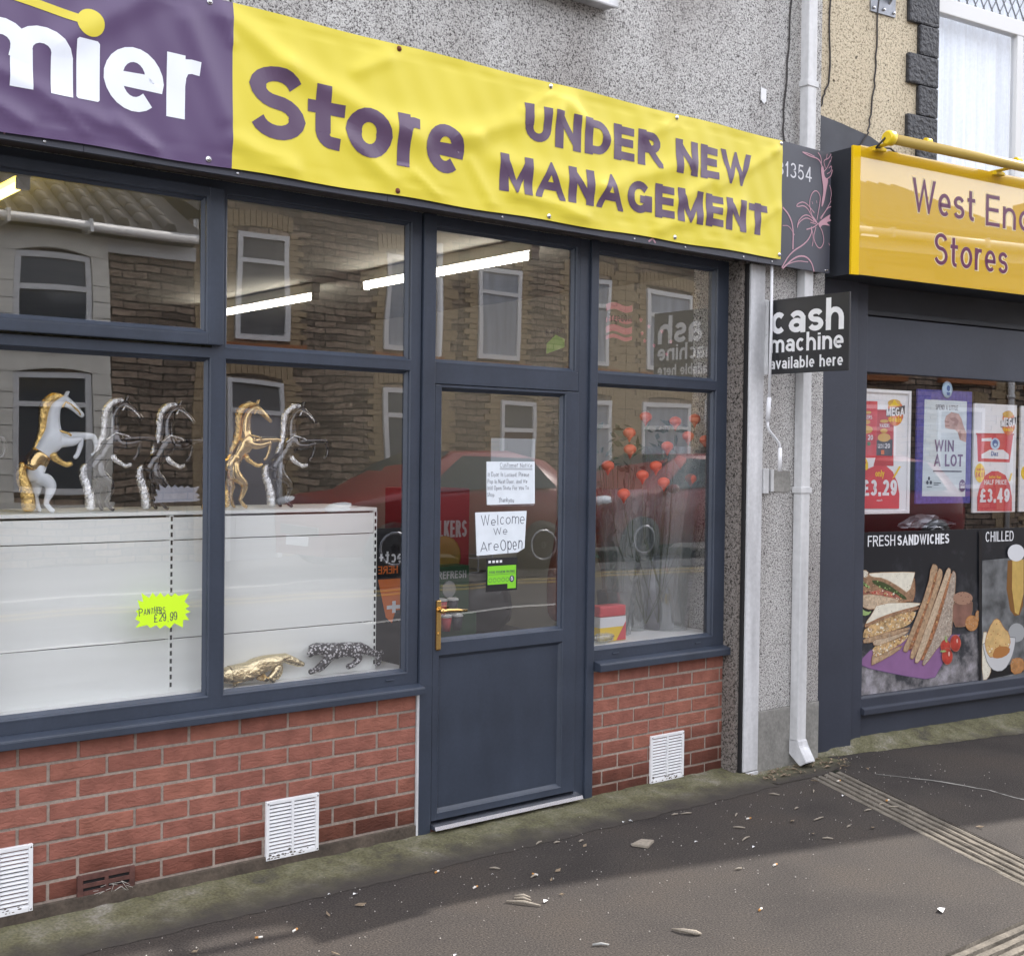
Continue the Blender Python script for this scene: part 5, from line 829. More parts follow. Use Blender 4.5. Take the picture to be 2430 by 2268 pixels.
# window graphics: flat printed panels
def printed(parent, items, y, step=.0006, name='print'):
    by = {}
    for k, e in enumerate(items):
        key = MT.get('p_' + e[1]) and 'p_' + e[1]; by.setdefault(key, []).append((k, e))
    for key, es in by.items():
        mb = MB()
        for k, e in es:
            yy = y - step * (k + 1)
            if e[0] == 'p': mb.flat(e[2], yy)
            else:
                (x0, z0), (x1, z1) = e[4][0], e[4][-1]; letter(mb, word(e[3], min(x0, x1), max(x0, x1), min(z0, z1), max(z0, z1), e[2], .12), yy - .0001, step=.00005)
        part(name, mb, key, parent)
sp_ = thing('food_poster', 'window panel printed with sandwiches, tomatoes and a beer glass on slate', 'window graphic', (1.0, 0, .32), True)
mb = MB(); mb.box(.479, 2.6, .012, .021, .319, 1.342); part('panel', mb, 'panel_photo', sp_)
MT['p_white'] = MT['p_white']
SA = [('p', {'white': 'breadw', 'red': 'redf'}.get(a, a), [(max(x, .4795), z) for x, z in (b_ if a in ('black', 'slate', 'beer', 'beerdk') or len(b_) > 14 else chaikin(b_, True, 1))]) for a, b_ in SAND]
def inside(p, poly):
    c = False
    for i in range(len(poly)):
        (x0, z0), (x1, z1) = poly[i - 1], poly[i]
        if (z0 > p[1]) != (z1 > p[1]) and p[0] < (x1 - x0) * (p[1] - z0) / (z1 - z0 + 1e-12) + x0: c = not c
    return c
rnc = random.Random(11); SB = []
for kind, key, pl in SA:
    SB.append((kind, key, pl))
    oc_ = {'breadw': 'crust', 'bread': 'crustdk', 'bread2': 'crustdk', 'crust': 'crustdk', 'crustdk': 'fill2', 'napkin': 'plum', 'tomato': 'redf', 'cup': 'crustdk', 'crisp': 'crispdk', 'bowl': 'slate', 'nut': 'crispdk'}.get(key)
    if oc_:
        for q in ribbon(pl, .0042, True, 0): SB.append(('p', oc_, q, 1))
    opt = {'fill': (['bread', 'breadw', 'fill2', 'crisp'], 70, .011), 'fill2': (['crisp', 'redf', 'bread', 'crustdk'], 60, .009), 'redf': (['tomato', 'fill', 'breadw'], 30, .011), 'bread2': (['crustdk', 'breadw'], 90, .005), 'crust': (['crustdk', 'bread2'], 40, .006), 'crustdk': (['crust', 'bread'], 40, .006), 'bread': (['bread2', 'crust'], 40, .005), 'breadw': (['bread2'], 16, .004), 'green': (['lettuce'], 14, .008), 'crisp': (['breadw', 'crispdk', 'nut'], 14, .010), 'cuptop': (['cup'], 8, .008), 'nut': (['crust'], 10, .007)}.get(key)
    if opt:
        xs_ = [p[0] for p in pl]; zs_ = [p[1] for p in pl]; bins = {}
        for q in range(opt[1] * 3):
            c = (rnc.uniform(min(xs_), max(xs_)), rnc.uniform(min(zs_), max(zs_)))
            if inside(c, pl):
                a0 = rnc.uniform(0, 6.3); r0 = opt[2] * rnc.uniform(.4, 1); el = rnc.uniform(.35, .9)
                SB.append(('p', rnc.choice(opt[0]), [(c[0] + r0 * math.cos(a0 + a) , c[1] + el * r0 * math.sin(a0 + a)) for a in (0, 1.1, 2.2, 3.2, 4.3, 5.3)], 1))
lay = 0; SC2 = []
printed2 = {}
depth = 0
for e in SB:
    if len(e) == 3: depth += 1
    printed2.setdefault('p_' + e[1], []).append((depth * .00022 + (.00011 if len(e) == 4 else 0), e[2]))
for key, es in printed2.items():
    mb = MB()
    for k, (d_, pl) in enumerate(es): mb.flat([(max(a, .4795), z) for a, z in pl], .0105 - d_ - (k % 9) * .000008)
    part('food_print', mb, key, sp_)
mb = MB(); letter(mb, word('FRESH', .522, .772, 1.253, 1.322, .13, .16), .0095, step=.00005); letter(mb, word('SANDWICHES', .792, 1.292, 1.252, 1.320, .23, .12), .0095, step=.00005); letter(mb, word('CHILLED', 1.662, 1.96, 1.252, 1.322, .13, .16), .0095, step=.00005); part('lettering', mb, 'p_white', sp_)
def poster(label, corners, items, frame='white_plastic', y=.05, rim=True):
    x0, x1, z0, z1 = corners; t_ = thing('poster', label, 'poster', ((x0 + x1) / 2, y, z0), True); mb = MB()
    mb.box(x0, x1, y, y + .012, z0, z1); part('backing', mb, frame, t_)
    if rim:
        mb = MB(); f = .022
        for a in ((x0, x0 + f, z0, z1), (x1 - f, x1, z0, z1)): mb.box(a[0], a[1], y - .012, y - .0005, a[2], a[3], .003)
        for a in ((z0, z0 + f), (z1 - f, z1)): mb.box(x0 + f, x1 - f, y - .0118, y - .0005, a[0], a[1], .003)
        part('frame', mb, 'white_plastic', t_)
    printed(t_, items, y - .0004, .00022); return t_
poster('red crisp packet price poster with a 3.29 offer', (.40, .936, 1.455, 2.245), PA)
pbt = poster('draw ticket poster saying win a lot with purple border', (1.0, 1.54, 1.516, 2.262), [], 'p_border', .045, False)
printed(pbt, PB, .0446, .00022)
poster('red washing tub price poster with half price 3.49 offer', (1.573, 2.024, 1.449, 2.188), PC, rim=False)
poster('price poster beside the half price tub poster, mostly out of view', (2.07, 2.52, 1.449, 2.186), [('p', 'white', [(2.085, 1.47), (2.50, 1.47), (2.50, 2.17), (2.085, 2.17)]), ('p', 'red', arc(2.30, 1.50, .17, .20, 0, 180, 14)), ('p', 'yellow', arc(2.13, 1.72, .05, .05, 0, 350, 16)), ('t', 'white', .24, '£3', [(2.2, 1.63), (2.4, 1.53)]), ('p', 'green2', [(2.14, 1.83), (2.45, 1.83), (2.45, 2.05), (2.14, 2.05)])], rim=False)
st = thing('suction_hook', 'pale blue oval suction hook holding the purple poster', 'hook', (1.28, .03, 2.21), True)
mb = MB(); mb.lathe((0, 0, 0), [(.051, 0), (.050, -.004), (.03, -.009), (.008, -.010)], 24, 'y'); bmesh.ops.scale(mb.bm, verts=mb.bm.verts[:], vec=(1, 1, 1.1)); bmesh.ops.translate(mb.bm, verts=mb.bm.verts[:], vec=(1.28, .040, 2.268)); part('disc', mb, 'p_sky', st)
mb = MB(); mb.flat(arc(1.28, 2.275, .017, .02, 0, 340, 14), .0285); mb.flat([(1.262, 2.25), (1.298, 2.25), (1.292, 2.228), (1.268, 2.228)], .0285); part('print', mb, 'p_blue', st)
cp = MB(); rnd = random.Random(2); g = {}
for i in range(13):
    for k in range(6): g[i, k] = cp.bm.verts.new((.96 + i * .045 * (1 if k < 5 else .9), .12 + .05 * rnd.random(), 1.345 + .09 * k / 5 * (.4 + .6 * math.sin(i / 12 * 3.1)) + .01 * rnd.random()))
for i in range(12):
    for k in range(5): cp.bm.faces.new((g[i, k], g[i + 1, k], g[i + 1, k + 1], g[i, k + 1]))
solo('plastic_wrap', cp, 'galv', 'crumpled grey plastic wrap behind glass under purple poster', 'plastic wrap', (1.2, .12, 1.345), True)
# yellow fascia box
ys = thing('store_sign', 'glossy yellow box sign with purple lettering above the poster filled window', 'shop sign', (2.0, -.3, 2.88), True)
mb = MB(); mb.box(.062, 2.58, -.300, -.285, 2.881, 3.632); part('face', mb, 'sign_yellow', ys)
mb = MB(); mb.prism([(.0, -.285), (.0, -.300), (.058, -.306), (.0615, -.300), (.0615, -.285)], 'z', 2.877, 3.625, bev=.001); part('end_trim', mb, 'sign_edge', ys)
mb = MB(); mb.box(.0, .012, -.2845, .0, 2.880, 3.615); mb.box(.012, 2.58, -.2845, .0, 2.885, 2.895); mb.box(.012, 2.58, -.2845, 0, 3.60, 3.612); part('casing', mb, 'slate_dark', ys)
def sign_word(mo, mi_, txt, x0, x1, z0, z1):
    w = word(txt, x0, x1, z0, z1, .135, .17, .70); w2 = word(txt, x0 - .006, x1 + .006, z0 - .006, z1 + .006, .135 + .055, .17, .70)
    letter(mo, w2, -.3005, step=.00004); letter(mi_, w, -.3012, step=.00004)
mo, mi_ = MB(), MB(); sign_word(mo, mi_, 'West', .513, 1.09, 3.298, 3.502); sign_word(mo, mi_, 'End', 1.195, 1.66, 3.288, 3.486); sign_word(mo, mi_, 'Stores', .716, 1.421, 2.998, 3.196)
part('lettering', mi_, 'sign_violet', ys); part('letter_outline', mo, 'sign_cream', ys)
slt = thing('sign_light', 'long yellow trough light on arms above the yellow sign', 'light', (1.5, -.46, 3.6), True)
mb = MB(); mb.tube([(.12, -.455, 3.650), (2.55, -.455, 3.642)], .030, 14); part('trough', mb, 'lamp_yellow', slt)
mb = MB(); mb.lathe((.10, -.455, 3.650), [(.034, 0), (.042, .012), (.042, .05), (.032, .055)], 14, 'x'); part('end_cap', mb, 'lamp_bright', slt)
for u in (.16, 1.25, 2.4):
    mb = MB(); mb.box(u, u + .05, -.44, -.22, 3.634, 3.640); mb.prism([(u, 3.612), (u + .09, 3.612), (u + .09, 3.63), (u + .05, 3.641), (u, 3.635)], 'y', -.33, -.25, bev=.003); part('arm', mb, 'lamp_bright', slt)
for u in (.46, 1.30):
    mb = MB(); mb.lathe((u, -.43, 3.69), [(.016, 0), (.016, .05)], 10, 'x'); mb.box(u, u + .05, -.45, -.41, 3.66, 3.69, .004); part('hinge', mb, 'lamp_bright', slt)
mb = MB(); mb.tube([(.10, -.45, 3.65), (.08, -.40, 3.60), (.16, -.33, 3.625), (.3, -.31, 3.645), (.5, -.25, 3.61)], .006, 6); part('flex', mb, 'cable', slt)
bk = thing('wall_bracket', 'grey galvanised steel bracket bolted high on the cream wall', 'bracket', (.55, 0, 4.57), True)
mb = MB(); mb.box(.442, .665, -.012, .0, 4.570, 4.95, .002); part('plate', mb, 'galv', bk)
mb = MB(); mb.prism([(-.0125, 4.66), (-.0125, 4.95), (-.25, 4.95), (-.25, 4.87)], 'x', .50, .515); mb.prism([(-.0125, 4.64), (-.0125, 4.95), (-.25, 4.95), (-.25, 4.87)], 'x', .595, .61); part('gusset', mb, 'galv', bk)
for x, z in ((.465, 4.595), (.645, 4.595), (.555, 4.60)):
    mb = MB(); mb.lathe((x, 0, z), [(.011, -.0125), (.011, -.02), (.006, -.026)], 6, 'y'); part('bolt', mb, 'steel', bk)
def cable(pts, label, N=False, r_=.0055):
    mb = MB(); P = [Vector(p) for p in pts]; out = []
    for i in range(len(P) - 1):
        for k in range(6): q = P[i].lerp(P[i + 1], k / 6); q.x += .006 * math.sin(i * 3 + k); out.append(q)
    out.append(P[-1]); mb.tube(out, r_, 6); solo('cable', mb, 'cable', label, 'cable', tuple(P[-1]), N)
cable([(.516, -.018, 5.6), (.511, -.012, 4.656), (.495, -.009, 4.3), (.491, -.009, 4.118), (.45, -.01, 3.90), (.42, -.026, 3.813), (.3, -.03, 3.64)], 'black cable dropping from the steel bracket over the cream wall', True)
cable([(.10, -.009, 5.5), (.095, -.009, 4.572), (.096, -.009, 4.091), (.06, -.009, 4.0), (.029, -.009, 3.92)], 'short black cable on cream render beside the white drainpipe', True)
cable([(4.375, -.06, 5.5), (4.335, -.06, 4.5), (4.30, -.06, 4.1), (4.275, -.06, 3.75), (4.28, -.06, 3.60)], 'thin black cable down the pebbledash beside the white drainpipe')

# ================================================================ ribbed drain channels across the pavement
def channel(p0, p1, w, n, label, name='drain_channel'):
    a = Vector((*p0, 0)); b_ = Vector((*p1, 0)); d = (b_ - a).normalized(); s_ = Vector((-d.y, d.x, 0)); L_ = (b_ - a).length
    mb = MB(); seg = max(2, int(L_ / .08)); prof = []; rnd = random.Random(9)
    for k in range(n):
        u = k / n * w
        prof += [(u, .001), (u + w / n * .15, .006), (u + w / n * .42, .006), (u + w / n * .58, .001), (u + w / n * .64, -.020), (u + w / n * .92, -.020)]
    prof.append((w, .002)); prev = None
    for i in range(seg + 1):
        rw = [mb.bm.verts.new(a + d * (L_ * i / seg) + s_ * (u - w / 2 + rnd.uniform(-.002, .002)) + Vector((0, 0, h + (rnd.uniform(-.005, .001) if h > .005 else 0)))) for u, h in prof]
        if prev:
            for k in range(len(prof) - 1): f = mb.bm.faces.new((prev[k], prev[k + 1], rw[k + 1], rw[k])); f.material_index = 1 if prof[k][1] < -.01 and prof[k + 1][1] < -.01 else 0
        prev = rw
    return solo(name, mb, ['chan_conc', 'plinth'], label, 'drain channel', (*p0, 0))
channel((4.40, -.33), (chx(-2.215), -2.215), .255, 5, 'ribbed concrete drain channel running from the drainpipe across the pavement')
channel((-3, -2.32), (12, -2.32), .206, 4, 'ribbed concrete channel running along the kerb')

# ================================================================ litter
rnd = random.Random(21)
def leaf(x, y, s_, a, kind, label, group):
    mb = MB(); c, n = math.cos(a), math.sin(a)
    def T(u, v, h): return (x + u * c - v * n, y + u * n + v * c, h)
    if kind == 'leaf':
        mb.poly([T(-s_, 0, .006), T(-.3 * s_, .4 * s_, .012), T(.5 * s_, .3 * s_, .010), T(s_, 0, .016), T(.4 * s_, -.35 * s_, .006), T(-.4 * s_, -.3 * s_, .007)]); mt = 'leaf'
    elif kind == 'stick': mb.tube([T(-s_, 0, .006), T(0, rnd.uniform(-.1, .1) * s_, .009), T(s_, 0, .007)], [.003, .005, .003], 5); mt = 'splinter'
    elif kind == 'butt': mb.tube([T(-.012, 0, .006), T(.004, 0, .006)], .0042, 8, 0); mb.tube([T(.0042, 0, .006), T(.016, 0, .006)], .0043, 8, 1); mt = ['butt', 'butt_tip']
    elif kind == 'scrap': mb.poly([T(-s_, -.4 * s_, .006), T(.6 * s_, -.5 * s_, .012), T(s_, .4 * s_, .007), T(-.5 * s_, .5 * s_, .014)]); mt = 'scrap_white'
    return solo({'leaf': 'dead_leaf', 'stick': 'wood_splinter', 'butt': 'cigarette_end', 'scrap': 'paper_scrap'}[kind], mb, mt, label, {'leaf': 'leaf', 'stick': 'splinter', 'butt': 'cigarette end', 'scrap': 'litter'}[kind], (x, y, 0), group=group)
for k in range(18):
    x = rnd.uniform(.3, 4.6); y = -.15 - abs(rnd.gauss(0, .75))
    if y > -2.3: leaf(x, y, rnd.uniform(.012, .026), rnd.uniform(0, 6.3), 'leaf', 'small dry brown leaf lying on the dark pavement', 'dead leaves on the pavement')
for k in range(20):
    x = rnd.uniform(1.7, 4.2); y = -.2 - abs(rnd.gauss(0, .45))
    if y > -2.3: leaf(x, y, rnd.uniform(.014, .04), rnd.gauss(0, .6), 'stick', 'pale wood splinter lying on the dark pavement', 'wood splinters on the pavement')
for k in range(12):
    x = rnd.uniform(.4, 4.4); y = -.12 - abs(rnd.gauss(0, .7))
    if y > -2.3: leaf(x, y, .02, rnd.uniform(0, 6.3), 'butt', 'trodden cigarette end lying on the pavement', 'cigarette ends on the pavement')
for k in range(14): leaf(rnd.uniform(.2, 4.3), -.1 - abs(rnd.gauss(0, .6)), rnd.uniform(.006, .014), rnd.uniform(0, 6.3), 'scrap', 'tiny white paper scrap trodden into the pavement', 'paper scraps on the pavement')
leaf(2.985, -1.965, .026, .4, 'scrap', 'largest white paper scrap on the pavement near the kerb channel', None)
def flatlit(name, pts, z, mt, label, cat, th=.012):
    mb = MB(); mb.prism(pts, 'z', z, z + th, bev=.002); solo(name, mb, mt, label, cat, (pts[0][0], pts[0][1], 0))


mb = MB(); P = [(4.62, -.52), (4.75, -.78), (4.83, -1.10), (4.80, -1.32), (4.88, -1.7), (4.86, -2.2)]; rn = random.Random(4); L_ = []
for i in range(len(P) - 1):
    for k in range(5): a = k / 5; L_.append((P[i][0] + (P[i + 1][0] - P[i][0]) * a + rn.uniform(-.008, .008), P[i][1] + (P[i + 1][1] - P[i][1]) * a))
for i in range(len(L_) - 1):
    w0 = rn.uniform(.003, .012); w1 = rn.uniform(.003, .012); (x0, y0), (x1, y1) = L_[i], L_[i + 1]; mb.poly([(x0 - w0, y0, .003), (x0 + w0, y0, .003), (x1 + w1, y1, .003), (x1 - w1, y1, .003)])
solo('pavement_crack', mb, 'conc', kind='structure')
flatlit('flattened_carton', [(2.565, -.63), (2.655, -.605), (2.69, -.655), (2.60, -.705)], .003, 'splinter', 'flattened pale brown carton piece on the pavement before the door', 'carton')
mb = MB()
for a, b_ in (((1.655, -.846), (1.735, -.964)), ((1.72, -.82), (1.76, -.87)), ((1.70, -.84), (1.74, -.90))): mb.tube([(*a, .007), ((a[0] + b_[0]) / 2 + .004, (a[1] + b_[1]) / 2, .012), (*b_, .006)], [.004, .006, .003], 6)
solo('twig_bundle', mb, 'splinter', 'small clump of broken twigs on sunlit pavement', 'twigs', (1.69, -.87, 0))
mb = MB(); mb.tube([(1.978, -1.452, .006), (1.992, -1.50, .012), (2.015, -1.54, .010), (2.03, -1.556, .006)], [.003, .007, .010, .004], 6); solo('wood_splinter', mb, 'splinter', 'long forked splinter on sunlit pavement', 'splinter', (1.99, -1.5, 0))
mb = MB(); mb.tube([(1.632, -1.383, .006), (1.66, -1.40, .009), (1.681, -1.42, .006)], [.004, .005, .003], 6); solo('wood_splinter', mb, 'line_white', 'short whitish splinter on sunlit pavement left of the forked splinter', 'splinter', (1.65, -1.4, 0))
mb = MB(); mb.ico((3.862, -.125, .012), .016, 1, (1.2, .8, .7), jit=.2); solo('orange_peel', mb, 'orange_peel', 'bright orange scrap lying at the foot of the white trim board', 'scrap', (3.862, -.125, 0))
mb = MB()
for k in range(800):
    x = rnd.uniform(-.3, 5.2); y = -.12 - abs(rnd.gauss(0, .7))
    if k < 330: x = rnd.uniform(1.0, 4.5); y = -abs(rnd.gauss(.05, .10)) - .02
    if y < -2.3: continue
    r_ = rnd.uniform(.0016, .0042) * (1.3 if k % 17 == 0 else 1); h = .02 if y > -.2 else .004; v = [mb.bm.verts.new((x + r_ * a, y + r_ * b_, h + r_ * c)) for a, b_, c in ((1, 0, -.3), (-.5, .8, -.3), (-.5, -.8, -.3), (0, 0, .9))]
    for q in ((0, 1, 3), (1, 2, 3), (2, 0, 3)): mb.bm.faces.new([v[i] for i in q])
solo('grit', mb, 'grit', 'loose pale grit scattered over pavement and concrete strip', 'grit', kind='stuff')
mb = MB()
for k in range(90):
    x = rnd.uniform(3.95, 4.75); y = -.12 - abs(rnd.gauss(0, .12)); s_ = rnd.uniform(.008, .03); a = rnd.uniform(0, 6.3)
    mb.poly([(x - s_ * math.cos(a), y - s_ * math.sin(a), .012), (x + .4 * s_ * math.sin(a), y - .4 * s_ * math.cos(a), .020), (x + s_ * math.cos(a), y + s_ * math.sin(a), .014), (x - .3 * s_ * math.sin(a), y + .3 * s_ * math.cos(a), .022)])
solo('leaf_debris', mb, 'leaf', 'drift of crushed dry leaves under the drainpipe', 'leaf debris', kind='stuff')

# ================================================================ shop window display
sh = thing('shelving_unit', 'white slotted shelving unit seen from behind with plain back panels', 'shelving', (.65, .2, 0))
for a, b_ in ((-1.37, -.362), (-.354, .644), (.656, 1.628)):
    for z0, z1 in ((.70, 1.026), (1.030, 1.432), (1.436, 1.528)):
        mb = MB(); mb.box(a, b_, .130, .138, z0, z1, .0015); part('back_panel', mb, 'shelf_white', sh)
for x in (-.358, .650, 1.637):
    mb = MB(); mb.box(x - .0085, x + .0085, .127, .165, .5, 1.536, .001); up_ = part('upright', mb, 'shelf_white', sh)
    mb = MB()
    for k in range(22): mb.box(x - .0045, x + .0045, .1262, .1271, .83 + k * .0325, .83 + k * .0325 + .019)
    part('slots', mb, 'dark_hole', up_)
mb = MB(); mb.box(-1.37, 1.645, .128, .60, 1.5375, 1.552, .002); part('top_shelf', mb, 'shelf_white', sh)
STAR = [(0.458, 1.135), (0.47, 1.154), (0.46, 1.167), (0.478, 1.174), (0.467, 1.21), (0.49, 1.201), (0.483, 1.237), (0.515, 1.215), (0.529, 1.236), (0.544, 1.217), (0.562, 1.234), (0.577, 1.215), (0.594, 1.228), (0.607, 1.215), (0.624, 1.228), (0.637, 1.216), (0.683, 1.223), (0.664, 1.19), (0.686, 1.172), (0.667, 1.161), (0.69, 1.149), (0.667, 1.14), (0.685, 1.115), (0.659, 1.117), (0.657, 1.086), (0.621, 1.107), (0.602, 1.087), (0.582, 1.102), (0.561, 1.089), (0.545, 1.105), (0.52, 1.095), (0.507, 1.108), (0.46, 1.101), (0.478, 1.122)]
pc = thing('price_card', 'fluorescent yellow starburst price card reading panthers 29.99', 'price card', (.57, .05, 1.09))
mb = MB(); mb.flat(STAR, .0275, th=.0012); part('card', mb, 'neon_card', pc)
mb = MB(); letter(mb, word('P', .473, .490, 1.146, 1.178, .10, jit=.1), .0271, step=.00002); letter(mb, word('ANTHERS', .492, .583, 1.150, 1.176, .11, .2, jit=.12), .0271, step=.00002); letter(mb, word('£29.99', .535, .634, 1.117, 1.152, .10, .2, jit=.1), .0271, step=.00002); part('handwriting', mb, 'ink', pc)
p2 = MB(); p2.flat([(a * .9 + .19, (b_ - 1.09) * .75 + 1.5525) for a, b_ in STAR if b_ > 1.13] , .20, th=.0012); solo('price_card', p2, 'card_grey', 'grey backed starburst card lying among the figurines on top of shelf', 'price card', (.71, .2, 1.55))
SC_ = .000275; HK = 1.42
def hp(px, py, r_, y=0): return ((px - 700) * SC_, y, (1780 - py) * SC_, (r_ + 4) * SC_ * HK)
def make_horse(body, trim, label):
    global HK; HK = 1.42 if body == 'porcelain' else 1.12
    h = thing('horse_figurine', label, 'figurine', (0, 0, 0), group='rearing horse figurines on the shelf')
    V = [hp(500, 1150, 118), hp(575, 1020, 112), hp(665, 890, 122), hp(765, 760, 122), hp(778, 610, 96), hp(765, 440, 74), hp(800, 290, 60), hp(880, 205, 52), hp(980, 225, 50), hp(1075, 300, 38), hp(1165, 385, 26), hp(1200, 425, 22)]
    E_ = [(i, i + 1) for i in range(11)]
    def chain(start, pts):
        p = start
        for q in pts: V.append(q); E_.append((p, len(V) - 1)); p = len(V) - 1
    for s_, off in ((-1, 0), (1, 0)): chain(8, [hp(950, 140, 15, s_ * .010), hp(982, 62, 5, s_ * .013)])
    chain(3, [hp(870, 790, 62, -.024), hp(1000, 790, 46, -.027), hp(1145, 735, 34, -.027), hp(1125, 860, 22, -.027), hp(1085, 975, 20, -.026), hp(1035, 1020, 22, -.026)])
    chain(3, [hp(890, 720, 60, .024), hp(1150, 700, 44, .027), hp(1385, 690, 32, .027), hp(1415, 830, 21, .027), hp(1405, 940, 20, .027), hp(1345, 985, 22, .027)])
    chain(0, [hp(600, 1290, 92, -.026), hp(745, 1390, 62, -.028), hp(690, 1560, 32, -.028), hp(650, 1640, 26, -.028), hp(715, 1725, 22, -.028), hp(775, 1765, 20, -.028)])
    chain(0, [hp(520, 1290, 92, .026), hp(600, 1400, 60, .028), hp(560, 1560, 32, .028), hp(590, 1660, 25, .028), hp(610, 1735, 22, .028), hp(650, 1768, 20, .028)])
    add_skin('body', V, E_, [body], h, 2)
    c = [hp(930, 150, 28), hp(840, 135, 42), hp(740, 170, 52), hp(660, 270, 56), hp(640, 400, 50), hp(640, 540, 44), hp(620, 690, 46), hp(575, 810, 42), hp(520, 930, 30)]
    add_skin('mane', c, [(i, i + 1) for i in range(8)], [trim], h, 2)
    c = [hp(420, 1090, 34), hp(345, 1130, 50), hp(340, 1260, 58), hp(400, 1400, 66), hp(440, 1550, 72), hp(450, 1700, 70), hp(455, 1770, 62)]
    add_skin('tail', c, [(i, i + 1) for i in range(6)], [trim], h, 2)
    c = [hp(470, 1210, 112), hp(520, 1110, 122), hp(590, 1000, 118), hp(650, 920, 112)]
    add_skin('saddle_cloth', c, [(0, 1), (1, 2), (2, 3)], ['gold_smooth' if trim != 'silver' else 'silver_smooth'], h, 2)
    c = [hp(740, 930, 46, -.028), hp(760, 1010, 40, -.03), hp(860, 1070, 24, -.032), hp(930, 1110, 28, -.032), hp(1020, 1075, 24, -.032)]
    add_skin('stirrup_strap', c, [(i, i + 1) for i in range(4)], [trim], h, 2)
    c = [hp(890, 300, 8, -.0155), hp(930, 215, 9, -.0155), hp(1010, 250, 7, -.015), hp(1120, 345, 6, -.011), hp(1150, 400, 6, -.008)]
    add_skin('bridle', c, [(i, i + 1) for i in range(4)], [trim], h, 1)
    c = [hp(650, 730, 9, -.034), hp(790, 620, 9, -.030), hp(960, 660, 9, -.030), hp(1010, 700, 9, -.024)]
    add_skin('breast_strap', c, [(i, i + 1) for i in range(3)], [trim], h, 1)
    return h
horses = [('porcelain', 'gold', 'white rearing horse figurine with gold mane and tail', .185, .25), ('silver_smooth', 'silver', 'silver rearing horse figurine directly behind the white horse\'s hoof', .432, .255), ('silver_smooth', 'silver', 'silver rearing horse figurine beside the grey starburst card', .662, .25),
          ('gold_smooth', 'gold', 'gold rearing horse figurine behind the left edge of second window', 1.03, .27), ('silver_smooth', 'silver', 'faint silver rearing horse figurine nearest the door', 1.255, .27), ('silver_smooth', 'silver', 'silver horse figurine behind the white horse\'s tail, mostly out of view', -.17, .27)]
for bmat, tmat, lab, x, y in horses:
    h = make_horse(bmat, tmat, lab); h.location = (x, y, 1.552); h.rotation_euler = (0, 0, R(-8 + 5 * math.sin(x * 9))); h.scale = (1 + .02 * math.sin(x * 7),) * 3
sf = thing('seated_figurine', 'small gold and silver seated figurine on shelf beside the mullion', 'figurine', (.865, .22, 1.552))
add_skin('body', [(0, 0, .02, .042), (0, 0, .05, .034), (0, 0, .085, .026), (0, 0, .112, .014), (.002, 0, .128, .017), (.006, 0, .142, .012), (-.03, -.01, .06, .012), (-.034, -.02, .025, .010), (.03, -.01, .06, .012), (.036, -.02, .028, .010)], [(0, 1), (1, 2), (2, 3), (3, 4), (4, 5), (2, 6), (6, 7), (2, 8), (8, 9)], ['silver'], sf, 2)
add_skin('base', [(-.05, -.01, .012, .014), (0, -.02, .012, .016), (.05, -.01, .012, .014)], [(0, 1), (1, 2)], ['gold'], sf, 2)
# spotted leopard material
M = mk('leopard', (.05, .045, .048), .28); t = M.node_tree; b = t.nodes['Principled BSDF']; co = t.nodes.new('ShaderNodeTexCoord'); v = t.nodes.new('ShaderNodeTexVoronoi'); v.inputs['Scale'].default_value = 82
r = ramp(t, [(.30, (.55, .54, .56)), (.42, (.32, .31, .32)), (.46, (.035, .032, .036))]); t.links.new(co.outputs['Object'], v.inputs['Vector']); t.links.new(v.outputs['Distance'], r.inputs[0]); t.links.new(r.outputs[0], b.inputs['Base Color'])
def pp(px, py, r_, y=0): return ((px - 1250) * .00044, y, (590 - py) * .00039 - (px - 1250) * .00005, r_ * .00064)
lp = thing('leopard_figurine', 'dark leopard figurine with pale spots prowling on window board', 'figurine', (1.435, .088, .812))
V = [pp(1430, 285, 62), pp(1340, 310, 64), pp(1230, 320, 66), pp(1120, 315, 62), pp(1030, 310, 50), pp(960, 325, 48), pp(910, 350, 44), pp(892, 385, 28), pp(905, 410, 14), pp(1520, 300, 46)]
E_ = [(0, 1), (1, 2), (2, 3), (3, 4), (4, 5), (5, 6), (6, 7), (7, 8), (0, 9)]
def ch(start, pts):
    p = start
    for q in pts: V.append(q); E_.append((p, len(V) - 1)); p = len(V) - 1
ch(3, [pp(1080, 400, 36, -.020), pp(1010, 480, 26, -.022), pp(930, 545, 22, -.022), pp(850, 578, 20, -.022)]); ch(3, [pp(1160, 400, 36, .020), pp(1110, 480, 24, .022), pp(1060, 545, 20, .022), pp(1005, 565, 18, .022)])
ch(0, [pp(1420, 370, 44, -.020), pp(1440, 410, 28, -.022), pp(1375, 475, 22, -.022), pp(1285, 510, 22, -.022)]); ch(9, [pp(1610, 335, 34, .015), pp(1710, 360, 26, .018), pp(1745, 430, 20, .018), pp(1740, 475, 19, .018), pp(1690, 490, 18, .018)])
ch(9, [pp(1600, 310, 14), pp(1690, 340, 11), pp(1760, 350, 10), pp(1735, 300, 10)]); ch(5, [pp(950, 275, 12, .016)])
add_skin('body', V, E_, ['leopard'], lp, 2)
gp = thing('panther_figurine', 'shiny pale gold panther figurine crouching on window board', 'figurine', (1.03, .090, .808))
def gq(px, py, r_, y=0): return ((px - 400) * .00046, y, (620 - py) * .00034, r_ * .00064)
V = [gq(200, 450, 66), gq(330, 420, 62), gq(450, 350, 64), gq(560, 295, 58), gq(660, 320, 42), gq(750, 370, 34), gq(830, 420, 26), gq(885, 440, 14), gq(80, 470, 60), gq(-60, 440, 50)]
